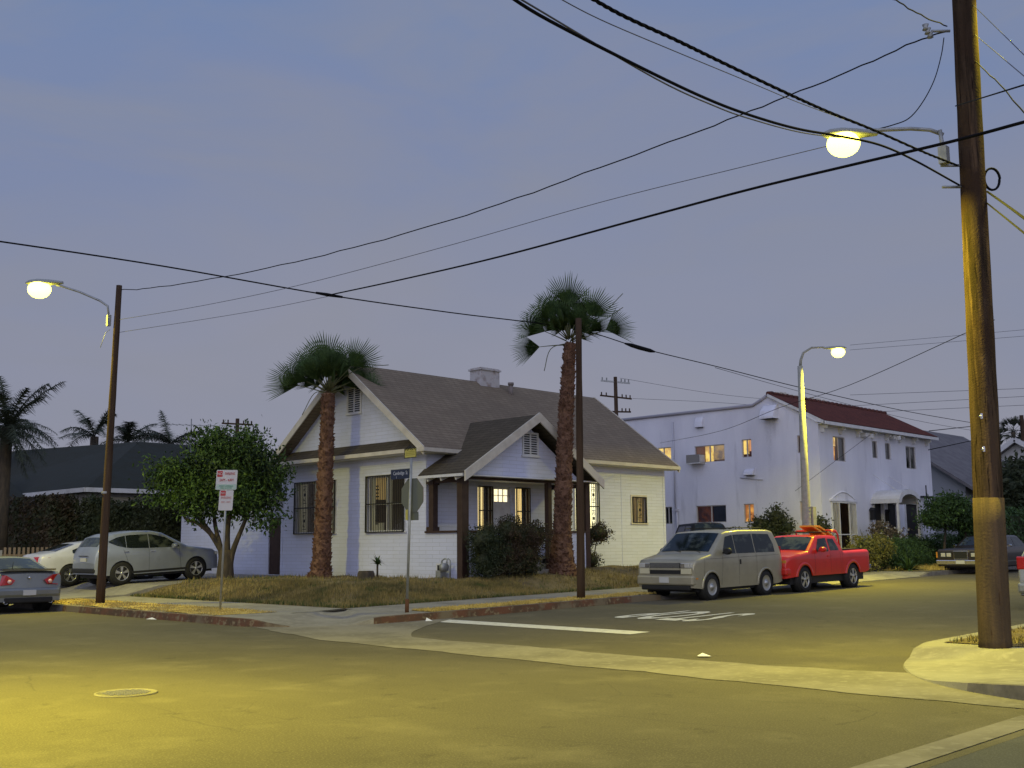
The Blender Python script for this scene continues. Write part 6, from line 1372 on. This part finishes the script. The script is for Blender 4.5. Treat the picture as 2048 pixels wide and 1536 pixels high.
    def seam(s, x0, z0, x1, z1, sgs=(-1, 1), w_=.008, m_=None):
        """a thin dark joint line following the side"""
        for sg in sgs:
            v = []; N = 10; mb = MB(); dx, dz = x1 - x0, z1 - z0; l = math.hypot(dx, dz); px, pz = -dz / l * w_ / 2, dx / l * w_ / 2
            for i in range(N + 1):
                x, z = x0 + dx * i / N, z0 + dz * i / N
                for q in (-1, 1): xx, zz = x + px * q, z + pz * q; v.append((xx - s.L / 2, sg * (s.hwid(xx, zz) + .003), zz))
            mb.add(v, [(2 * i, 2 * i + 1, 2 * i + 3, 2 * i + 2) for i in range(N)]); mb.build('door_seam' if m_ is None else 'side_moulding', m_ or CDARK, s.root, fix=False)
    def handle(s, x, z, m_, w_=.12, h=.03):
        for sg in (-1, 1):
            y = s.hwid(x, z); mb = MB(); mb.box(x - w_ / 2 - s.L / 2, x + w_ / 2 - s.L / 2, sg * (y - .005), sg * (y + .022), z - h / 2, z + h / 2); mb.build('door_handle', m_, s.root)
    def archlip(s, wx, m_, w_=.05):
        for sg in (-1, 1):
            mb = MB(); v = []; R = s.wr + s.ag
            for k in range(25):
                a = math.pi * k / 24; zc = s.wr + (R) * math.sin(a)
                for rr, o_ in ((R - .002, -.0), (R - .002, .022), (R + w_, .022), (R + w_ + .015, .0)):
                    x = wx + rr * math.cos(a); z = s.wr + rr * math.sin(a); z = max(z, s.sill); v.append((x - s.L / 2, sg * (s.hwid(x, z) + o_), z))
            mb.add(v, [(4 * i + k, 4 * i + k + 1, 4 * i + 5 + k, 4 * i + 4 + k) for i in range(24) for k in range(3)], True); mb.build('wheel_arch_lip', m_, s.root, fix=False)
    def front_patch(s, x, y0, y1, z0, z1, name, m_, off=.012, par=None, rear=False):
        """thin box hugging the front (or rear) face between y0..y1"""
        mb = MB(); xx = x - s.L / 2; a = -off if not rear else off; mb.box(xx + a, xx - a * 1.5, y0, y1, z0, z1); return mb.build(name, m_, par or s.root)

def tilt(o, rx): o.rotation_euler[1] = rx
SLP = math.atan(.013)
# --- grey-green van, nose to the left (towards the junction)
def van():
    m_ = paint('van_paint', (.34, .315, .225), .3, .33)
    t = thing('minivan', 'boxy grey-green minivan parked nose towards the junction', 'van', (25.42, 17.43, rs(25.3) + .005), 'vehicles parked along the right street', 0, True)
    t.rotation_euler[1] = -SLP; t.scale = (.97, .97, .97)
    L = 4.42; top = [(0, .86), (.03, .99), (.10, 1.06), (.35, 1.12), (.80, 1.20), (.84, 1.215), (1.55, 1.76), (1.72, 1.80), (2.4, 1.835), (3.9, 1.83), (4.12, 1.78), (4.28, 1.45), (4.38, 1.1), (4.42, .8)]
    c = Car(t, L, 1.93, top, 1.16, 1.83, (.76, 3.46), .335, .30, .15, .05, .05, .35, .30, .34, .36, .03, .045)
    c.body(m_)
    c.shield(.90, 1.53, .90, 'windshield', frac1=.92); 
    c.glass([(1.40, 1.20, 1.30), (1.62, 1.20, 1.66), (1.98, 1.20, 1.71)]); c.glass([(2.02, 1.20, 1.71), (2.95, 1.20, 1.73)]); c.glass([(3.0, 1.20, 1.73), (3.85, 1.20, 1.71), (4.0, 1.20, 1.42)])
    sh_ = MB()
    for sg in (-1, 1):
        for xx in (2.0, 2.975): sh_ = c.side_patch([(xx - .018, 1.18, 1.73), (xx + .018, 1.18, 1.73)], sg, .009)
    # front end
    c.bx(-.075, .30, -.93, .93, .40, .66, 'front_bumper', m_, bev=.05); c.bx(-.05, .12, -.80, .80, .27, .40, 'valance', CDARK, bev=.03)
    g = c.bx(-.03, .03, -.50, .50, .86, .99, 'grille', CDARK); c.bx(-.03, .03, -.50, .50, .70, .80, 'grille', CDARK); c.bx(-.045, .02, -.50, .50, .803, .857, 'grille_bar', m_)
    mb = MB()
    for k in range(7): mb.box(-L / 2 - .036, -L / 2 - .03, -.49, .49, .872 + k * .017, .878 + k * .017)
    mb.build('slats', HUB, g)
    for sg in (-1, 1):
        h = c.bx(-.035, .05, sg * .52, sg * .80, .865, .985, 'headlight', HEADL, bev=.008); c.bx(-.03, .09, sg * .52, sg * .85, .70, .845, 'turn_signal', mat('pale_lens', (.55, .52, .36), .25, coat=.4), bev=.008)
        c.bx(-.02, .13, sg * .803, sg * .875, .865, .985, 'marker_light', AMBER if False else HEADL, bev=.006)
        c.bx(-.040, -.034, sg * .525, sg * .655, .875, .975, 'chrome_surround', CHROME, h)
        c.bx(.08, .20, sg * .90, sg * .945, .56, .60, 'side_marker', AMBER)
    p = c.bx(-.095, -.076, -.16, .15, .47, .62, 'number_plate', PLATE); text_mb('4HGT328', .075, (-L / 2 - .098, 0, .545), (0, -1, 0), (0, 0, 1), .002, 1, .85).build('lettering', mat('plate_ink', (.05, .07, .2), .5), p) if False else None
    c.bx(4.30, 4.50, -.93, .93, .42, .62, 'rear_bumper', m_, bev=.04)
    for sg in (-1, 1): c.bx(4.32, 4.40, sg * .80, sg * .90, .95, 1.35, 'tail_light', REDL)
    for wx in c.wheels:
        c.archlip(wx, m_, .045)
        for sg in (-1, 1): c.wheel(wx, sg, 'hub', HUB)
    c.mirror(1.38, 1.25, CDARK, .24, .19); c.handle(2.16, .97, BLACK, .035, .13)
    for a in ((2.10, 1.16, 2.10, .36), (1.32, 1.14, 1.28, .72), (1.26, .70, 1.24, .36), (3.0, 1.16, 2.98, .36), (.42, .62, .46, 1.10)): c.seam(*a)
    c.seam(1.15, .58, 3.02, .60, m_=m_, w_=.03); c.seam(.5, 1.08, 4.2, 1.12, w_=.006)
    # roof rack
    mb = MB()
    for sg in (-1, 1): mb.tube([(-.35, sg * .66, 1.86), (-.30, sg * .66, 1.90), (1.55, sg * .66, 1.90), (1.60, sg * .66, 1.86)], .014, 6)
    for x in (-.1, .55, 1.25): mb.bar((x, -.66, 1.905), (x, .66, 1.905), .035, .02)
    mb.build('roof_rack', CDARK, t)
    mb = MB(); mb.tube([(-L / 2 + .86, -.55, 1.255), (-L / 2 + .97, -.1, 1.31)], .01, 5); mb.tube([(-L / 2 + .86, .10, 1.27), (-L / 2 + .97, .6, 1.31)], .01, 5); mb.build('wipers', CDARK, t)
    return t
van()
# --- red pickup
def truck():
    m_ = paint('truck_red', (.58, .016, .010), .03, .25)
    t = thing('pickup_truck', 'bright red extended cab pickup truck parked behind the minivan', 'pickup truck', (29.95, 17.15, rs(29.9) + .005), 'vehicles parked along the right street', 0, True); t.rotation_euler[1] = -SLP
    L = 4.85; top = [(0, .74), (.04, .92), (.14, 1.0), (.5, 1.06), (1.12, 1.12), (1.16, 1.13), (1.75, 1.54), (1.95, 1.585), (2.7, 1.585), (2.95, 1.56), (3.16, 1.16), (3.20, 1.135), (3.22, 1.10), (4.80, 1.12), (4.85, 1.10)]
    c = Car(t, L, 1.70, top, 1.09, 1.63, (.86, 3.72), .35, .44, .17, .14, .04, .5, .2, .40, .50, .03, .05)
    c.body(m_)
    c.shield(1.20, 1.73, .90, 'windshield', frac1=.92); c.glass([(1.62, 1.12, 1.20), (1.86, 1.12, 1.49), (2.32, 1.12, 1.51)]); c.glass([(2.42, 1.14, 1.49), (2.75, 1.14, 1.48), (2.93, 1.14, 1.20)])
    c.bx(3.24, 4.76, -.66, .66, 1.115, 1.165, 'bed_floor', CDARK)
    c.bx(-.06, .35, -.80, .80, .48, .70, 'front_bumper', m_, bev=.06); c.bx(-.075, -.05, -.25, .25, .50, .58, 'air_intake', CDARK)
    g = c.bx(-.02, .04, -.30, .30, .74, .92, 'grille', CDARK); mb = MB()
    for k in range(5): mb.box(-L / 2 - .035, -L / 2 - .02, -.27 + k * .135 - .02, -.27 + k * .135 + .02, .75, .91)
    mb.build('grille_bars', m_, g)
    for sg in (-1, 1):
        h = c.bx(-.01, .10, sg * .34, sg * .60, .76, .92, 'headlight', HEADL, bev=.03); c.bx(.02, .17, sg * .605, sg * .74, .77, .91, 'turn_signal', AMBER, bev=.02)
        c.bx(-.07, -.03, sg * .45, sg * .62, .52, .58, 'fog_light', HEADL, bev=.01); c.bx(4.80, 4.862, sg * .70, sg * .81, .78, 1.05, 'tail_light', REDL)
    c.bx(4.86, 5.0, -.80, .80, .52, .66, 'rear_bumper', CHROME, bev=.02)
    for wx in c.wheels:
        c.archlip(wx, m_, .07)
        for sg in (-1, 1): c.wheel(wx, sg, 'spoke', RIM, 5, .22)
    c.mirror(1.72, 1.16, m_, .22, .16); c.handle(2.24, .98, m_)
    for a in ((1.46, 1.10, 1.46, .48), (2.38, 1.12, 2.38, .50), (2.98, 1.10, 2.98, .48), (3.10, 1.10, 3.08, .46)): c.seam(*a)
    mb = MB(); x = 3.22 - L / 2
    for sg in (-1, 1): mb.tube([(x, sg * .72, 1.1), (x - .08, sg * .70, 1.62), (x - .12, sg * .66, 1.72), (x - .12, 0, 1.74)], .028, 8); mb.tube([(x - .1, sg * .68, 1.66), (x - .3, sg * .6, 1.7)], .022, 6)
    mb.build('ladder_rack', m_, t)
    mb = MB(); mb.tube([(1.9 - L / 2, -.45, 1.68), (2.8 - L / 2, -.45, 1.69)], .016, 6); mb.tube([(1.9 - L / 2, .45, 1.68), (2.8 - L / 2, .45, 1.69)], .016, 6); mb.tube([(1.95 - L / 2, -.6, 1.68), (1.95 - L / 2, .6, 1.68)], .018, 6); mb.tube([(2.7 - L / 2, -.6, 1.69), (2.7 - L / 2, .6, 1.69)], .018, 6); mb.build('roof_bars', CDARK, t)
    # the orange folded panels carried on the roof
    for k, lb in enumerate(('left one of two orange leaning panels on the red truck roof', 'right one of two orange leaning panels on the red truck roof')):
        tt = thing('folding_barricade', lb, 'barricade', (30.65 + .38 * k, 17.05, 1.82), 'orange panels on the truck roof')
        T_ = Vector((29.93 + .36 * k, 17.08, 2.08)); B_ = Vector((30.62 + .38 * k, 17.05, 1.82 - .0)); w2 = Vector((.08, .46, .0))
        mb = MB(); mb.slab([B_ - w2 * .5, B_ + w2 * .5, T_ + w2 * .5, T_ - w2 * .5], .02); mb.build('panel', ORANGE, tt)
        mb = MB()
        for q in (-.5, .5): mb.bar(B_ + w2 * q, T_ + w2 * q, .05, .05)
        mb.bar(T_ - w2 * .5, T_ + w2 * .5, .06, .05); mb.bar(B_ - w2 * .5, B_ + w2 * .5, .06, .05); mb.build('edge_frame', mat('orange_frame', (.70, .40, .05), .6), tt)
truck()
# --- silver crossover in the driveway, nose away from the street (towards +x)
def crossover():
    m_ = paint('silver_paint', (.32, .35, .40), .5, .3)
    t = thing('crossover_car', 'silver crossover parked in the left driveway beside the leafy tree', 'car', (17.55, 34.50, .50), 'cars in the left driveway', math.pi, True); t.rotation_euler[1] = .045
    L = 4.36; top = [(0, .70), (.05, .86), (.25, .96), (.8, 1.05), (1.15, 1.10), (1.2, 1.12), (2.05, 1.58), (2.35, 1.645), (3.0, 1.66), (3.7, 1.60), (3.98, 1.50), (4.22, 1.18), (4.32, 1.0), (4.36, .7)]
    c = Car(t, L, 1.82, top, 1.06, 1.66, (.90, 3.50), .35, .30, .20, .20, .12, .7, .45, .30, .36, .03, .06, .05)
    c.body(m_); c.shield(1.32, 2.02, .86, 'windshield', frac1=.90); c.shield(4.0, 4.20, .82, 'rear_window')
    c.glass([(1.50, 1.10, 1.13), (1.98, 1.10, 1.44), (2.40, 1.11, 1.54), (2.54, 1.11, 1.555)]); c.glass([(2.57, 1.11, 1.555), (3.15, 1.13, 1.55), (3.32, 1.15, 1.54)]); c.glass([(3.34, 1.15, 1.54), (3.62, 1.22, 1.49), (3.90, 1.34, 1.38)])
    for sg in (-1, 1):
        c.side_patch([(4.02, 1.34, 1.44), (4.09, 1.14, 1.36), (4.15, 1.04, 1.26), (4.24, 1.0, 1.10)], sg, .012).build('tail_light', REDL, t, fix=False); c.bx(.02, .35, sg * .55, sg * .80, .76, .88, 'headlight', HEADL, bev=.03)
    c.bx(4.24, 4.40, -.80, .80, .40, .55, 'rear_bumper', CDARK, bev=.04); c.bx(4.36, 4.375, -.2, .2, .76, .88, 'number_plate', PLATE); c.bx(4.30, 4.365, -.35, .35, .93, .955, 'chrome_strip', CHROME)
    c.bx(-.03, .12, -.5, .5, .48, .72, 'grille', CDARK, bev=.02)
    for wx in c.wheels:
        for sg in (-1, 1): c.wheel(wx, sg, 'spoke', RIM, 5, .22)
    c.mirror(1.75, 1.12, m_, .22, .15); c.handle(2.45, 1.0, CHROME, .16, .025); c.handle(3.35, 1.02, CHROME, .16, .025)
    for a in ((1.52, 1.08, 1.45, .40), (2.58, 1.10, 2.58, .34), (3.44, 1.10, 3.28, .66)): c.seam(*a)
    c.seam(1.1, .38, 3.3, .36, w_=.07, m_=CDARK)
crossover()
def white_sedan():
    m_ = paint('white_paint', (.62, .62, .60), .05, .3)
    t = thing('white_sedan', 'white sedan tail with bracket shaped red light beside the silver crossover', 'car', (17.10, 37.35, .44), 'cars in the left driveway', math.pi, True); t.rotation_euler[1] = .045
    L = 4.6; top = [(0, .62), (.1, .76), (1.2, .96), (1.3, .99), (2.05, 1.36), (2.6, 1.41), (3.2, 1.37), (4.05, 1.10), (4.48, 1.04), (4.56, .95), (4.6, .6)]
    c = Car(t, L, 1.80, top, .94, 1.41, (.9, 3.6), .33, .27, .22, .2, .10, .7, .5, .26, .30, .03, .06)
    c.body(m_); c.shield(1.38, 2.0, .86, 'windshield'); c.shield(3.35, 4.0, .84, 'rear_window'); c.glass([(1.75, .99, 1.05), (2.1, 1.0, 1.27), (2.5, 1.0, 1.31)]); c.glass([(2.55, 1.0, 1.31), (3.1, 1.02, 1.28), (3.5, 1.04, 1.15)])
    for sg in (-1, 1):
        mb = MB(); v = [(4.585, .42, 1.0), (4.60, .86 * .6, .78), (4.50, .80, .96), (4.36, .87, 1.0), (4.50, .84, .86), (4.585, .66, .76), (4.595, .50, .84)]
        P = [(4.60, .36, .975), (4.53, .70, .985), (4.30, .875, .95), (4.50, .80, .86), (4.585, .66, .74), (4.60, .52, .74), (4.60, .60, .86)]
        mb.add([(x - L / 2 + .012, sg * y, z) for x, y, z in P] + [(x - L / 2 - .06, sg * y, z) for x, y, z in P], [tuple(range(7)), tuple(reversed(range(7, 14)))] + [(i, i + 7, (i + 1) % 7 + 7, (i + 1) % 7) for i in range(7)]); mb.build('tail_light', REDL, t)
        c.bx(4.52, 4.635, sg * .48, sg * .74, .38, .47, 'bumper_vent', BLACK, bev=.02)
        c.bx(.05, .4, sg * .5, sg * .8, .62, .72, 'headlight', HEADL)
    c.bx(4.45, 4.63, -.78, .78, .30, .55, 'rear_bumper', m_, bev=.06); c.bx(4.60, 4.64, -.26, .26, .74, .88, 'number_plate', PLATE)
    for wx in c.wheels:
        for sg in (-1, 1): c.wheel(wx, sg, 'spoke', RIM, 5)
    c.mirror(1.85, 1.02, m_)
white_sedan()
def coupe():
    m_ = paint('grey_blue_paint', (.21, .225, .225), .5, .28)
    t = thing('grey_coupe', 'grey coupe at the left edge with red tail lights lit by the lamp', 'car', (11.12, 30.35, .004), 'cars at the left kerb', -math.pi / 2, True)
    L = 4.62; top = [(0, .60), (.1, .74), (1.3, .92), (1.4, .95), (2.1, 1.30), (2.6, 1.36), (3.0, 1.34), (3.95, 1.03), (4.05, 1.01), (4.45, 1.00), (4.55, .93), (4.62, .55)]
    c = Car(t, L, 1.80, top, .90, 1.36, (.85, 3.65), .33, .25, .26, .2, .12, .7, .5, .24, .28, .035, .06)
    c.body(m_); c.shield(1.48, 2.05, .84, 'windshield'); rw = c.shield(3.12, 3.92, .86, 'rear_window'); c.glass([(1.85, .95, 1.0), (2.15, .96, 1.22), (2.8, .97, 1.25), (3.2, .98, 1.15), (3.35, .98, 1.02)])
    for sg in (-1, 1):
        P = [(4.63, .36, .80), (4.61, .58, .93), (4.50, .80, .95), (4.30, .885, .90), (4.46, .855, .74), (4.61, .70, .68), (4.63, .44, .70)]
        mb = MB(); mb.add([(x - L / 2 + .015, sg * y, z) for x, y, z in P] + [(x - L / 2 - .06, sg * y, z) for x, y, z in P], [tuple(range(7)), tuple(reversed(range(7, 14)))] + [(i, i + 7, (i + 1) % 7 + 7, (i + 1) % 7) for i in range(7)]); tl = mb.build('tail_light', REDL, t)
        mb = MB(); mb.lathe([(0, .03), (.045, .025), (.05, 0)], (4.645 - L / 2, sg * .50, .77), 'x', 14); mb.build('round_lens', mat('clear_lens', (.75, .45, .4), .15, coat=.8), tl)
        mb = MB(); mb.lathe([(.05, -.05), (.05, .03), (.04, .03), (.04, -.05)], (4.60 - L / 2, sg * .55, .27), 'x', 12); mb.build('exhaust_pipe', CHROME, t)
    sp_ = MB(); sp_.prism([(4.36 - L / 2, 1.005), (4.60 - L / 2, 1.04), (4.61 - L / 2, 1.065), (4.38 - L / 2, 1.045)], 'y', -.68, .68) if False else None
    mb = MB(); mb.add([(4.32 - L / 2, -.70, 1.03), (4.32 - L / 2, .70, 1.03), (4.58 - L / 2, .66, 1.03), (4.58 - L / 2, -.66, 1.03), (4.36 - L / 2, -.70, 1.065), (4.36 - L / 2, .70, 1.065), (4.60 - L / 2, .66, 1.08), (4.60 - L / 2, -.66, 1.08)], [(0, 3, 2, 1), (4, 5, 6, 7), (0, 1, 5, 4), (1, 2, 6, 5), (2, 3, 7, 6), (3, 0, 4, 7)]); mb.build('spoiler', m_, t)
    c.bx(4.42, 4.66, -.80, .80, .38, .62, 'rear_bumper', m_, bev=.07); c.bx(4.45, 4.64, -.60, .60, .24, .38, 'diffuser', CDARK, bev=.03)
    c.bx(4.655, 4.672, -.16, .16, .43, .56, 'number_plate', PLATE); 
    mb = MB(); mb.lathe([(0, .02), (.03, .018), (.035, 0)], (4.61 - L / 2, 0, .86), 'x', 12); mb.build('badge', CHROME, t)
    mb = MB(); mb.tube([(3.98 - L / 2, -.2, 1.04), (4.03 - L / 2, -.2, 1.26)], [.012, .004], 5); mb.build('antenna', BLACK, t)
    for wx in c.wheels:
        for sg in (-1, 1): c.wheel(wx, sg, 'spoke', RIM, 5, .24)
    c.mirror(1.95, .98, m_); c.handle(3.05, .84, m_)
    c.seam(3.2, .95, 3.1, .35); c.seam(1.75, .92, 1.7, .35)
coupe()
def sedan_dark():
    m_ = paint('black_paint', (.030, .022, .020), .2, .25)
    t = thing('dark_sedan', 'dark square-nosed old sedan parked beyond the big wooden pole', 'car', (44.25, 17.25, rs(44) + .005), 'vehicles parked along the right street', 0, True); t.rotation_euler[1] = -SLP
    L = 5.4; top = [(0, .80), (.03, .90), (.10, .94), (1.5, .98), (1.6, 1.0), (2.25, 1.38), (2.5, 1.42), (3.5, 1.42), (3.7, 1.38), (4.15, 1.02), (4.25, .99), (5.3, .96), (5.4, .85)]
    c = Car(t, L, 1.92, top, .95, 1.42, (.95, 3.95), .33, .28, .20, .05, .05, .3, .3, .30, .32, .025, .04)
    c.body(m_); c.shield(1.66, 2.22, .88, 'windshield'); c.shield(3.75, 4.1, .85, 'rear_window'); c.glass([(1.95, 1.0, 1.05), (2.3, 1.0, 1.33), (2.85, 1.0, 1.35)]); c.glass([(2.92, 1.0, 1.35), (3.5, 1.0, 1.35), (3.75, 1.0, 1.2)])
    g = c.bx(-.05, .04, -.27, .27, .56, .88, 'grille', CHROME, bev=.01); c.bx(-.055, -.048, -.245, .245, .585, .855, 'grille_bars', CDARK, g)
    for sg in (-1, 1):
        for k in (0, 1): c.bx(-.02, .03, sg * (.38 + k * .22), sg * (.55 + k * .22), .66, .80, 'headlight', HEADL, bev=.01)
        c.bx(-.012, .04, sg * .34, sg * .90, .60, .86, 'lamp_panel', CDARK); c.bx(-.01, .2, sg * .84, sg * .955, .62, .84, 'turn_signal', AMBER)
        c.bx(5.36, 5.42, sg * .5, sg * .9, .6, .8, 'tail_light', REDL)
    c.bx(-.12, .15, -.94, .94, .36, .54, 'front_bumper', CHROME, bev=.03); c.bx(-.135, -.121, -.17, .17, .40, .53, 'number_plate', PLATE); c.bx(5.3, 5.5, -.94, .94, .36, .54, 'rear_bumper', CHROME, bev=.03)
    for wx in c.wheels:
        for sg in (-1, 1): c.wheel(wx, sg, 'hub', HUB)
    c.mirror(2.05, 1.02, CHROME, .18, .12); c.seam(.3, .45, 5.1, .45, w_=.05, m_=CHROME)
sedan_dark()
def suv():
    m_ = mat('black_suv_paint', (.010, .010, .011), .55, spec=.2)
    t = thing('black_suv', 'black truck roof and windshield showing over the minivan', 'car', (36.9, 25.6, gz(36.9, 25) + .02), None, math.radians(52), True); t.scale = (.86, .86, .86)
    L = 4.6; top = [(0, .95), (.05, 1.1), (1.2, 1.25), (1.3, 1.28), (1.85, 1.80), (2.1, 1.86), (4.2, 1.84), (4.45, 1.3), (4.6, 1.2)]
    c = Car(t, L, 1.92, top, 1.22, 1.86, (.9, 3.7), .38, .42, .22, .1, .05, .4, .3, .45, .45, .04, .05)
    c.body(m_); c.shield(1.34, 1.84, .88, 'windshield'); c.glass([(1.75, 1.26, 1.34), (1.98, 1.26, 1.72), (2.8, 1.26, 1.74)]); c.glass([(2.9, 1.26, 1.74), (3.9, 1.26, 1.72), (4.1, 1.26, 1.4)])
    c.bx(-.08, .25, -.92, .92, .5, .75, 'front_bumper', CHROME, bev=.04); c.bx(-.02, .04, -.5, .5, .8, 1.05, 'grille', CHROME)
    for sg in (-1, 1): c.bx(-.02, .06, sg * .55, sg * .88, .82, 1.02, 'headlight', HEADL); c.bx(4.5, 4.62, sg * .75, sg * .9, .8, 1.15, 'tail_light', REDL)
    for wx in c.wheels:
        for sg in (-1, 1): c.wheel(wx, sg, 'spoke', RIM, 5)
    c.mirror(1.72, 1.30, CDARK, .26, .22)
suv()
def edge_car():
    m_ = paint('pale_silver_paint', (.34, .35, .33), .5, .3)
    t = thing('silver_hatchback', 'silver car cut by the right edge, only its red tail light corner showing', 'car', (26.25, 8.0, rs(26) + .005), 'vehicles parked along the right street', math.pi, True); t.rotation_euler[1] = SLP
    L = 4.4; top = [(0, .65), (.1, .8), (1.1, 1.0), (1.2, 1.02), (1.95, 1.42), (2.5, 1.50), (3.5, 1.48), (3.95, 1.35), (4.3, .98), (4.38, .85), (4.4, .6)]
    c = Car(t, L, 1.78, top, .96, 1.5, (.85, 3.5), .32, .28, .2, .2, .12, .6, .4, .28, .32, .03, .06)
    c.body(m_); c.shield(1.28, 1.9, .86, 'windshield'); c.shield(3.98, 4.28, .82, 'rear_window'); c.glass([(1.6, 1.02, 1.08), (2.05, 1.02, 1.35), (2.5, 1.03, 1.40)]); c.glass([(2.55, 1.03, 1.40), (3.3, 1.05, 1.38), (3.7, 1.08, 1.25)])
    for sg in (-1, 1): c.bx(4.15, 4.39, sg * .66, sg * .83, .84, 1.12, 'tail_light', REDL, bev=.03); c.bx(.03, .3, sg * .5, sg * .78, .66, .78, 'headlight', HEADL)
    c.bx(4.3, 4.48, -.82, .82, .35, .58, 'rear_bumper', m_, bev=.06)
    for wx in c.wheels:
        for sg in (-1, 1): c.wheel(wx, sg, 'spoke', RIM, 5)
edge_car()
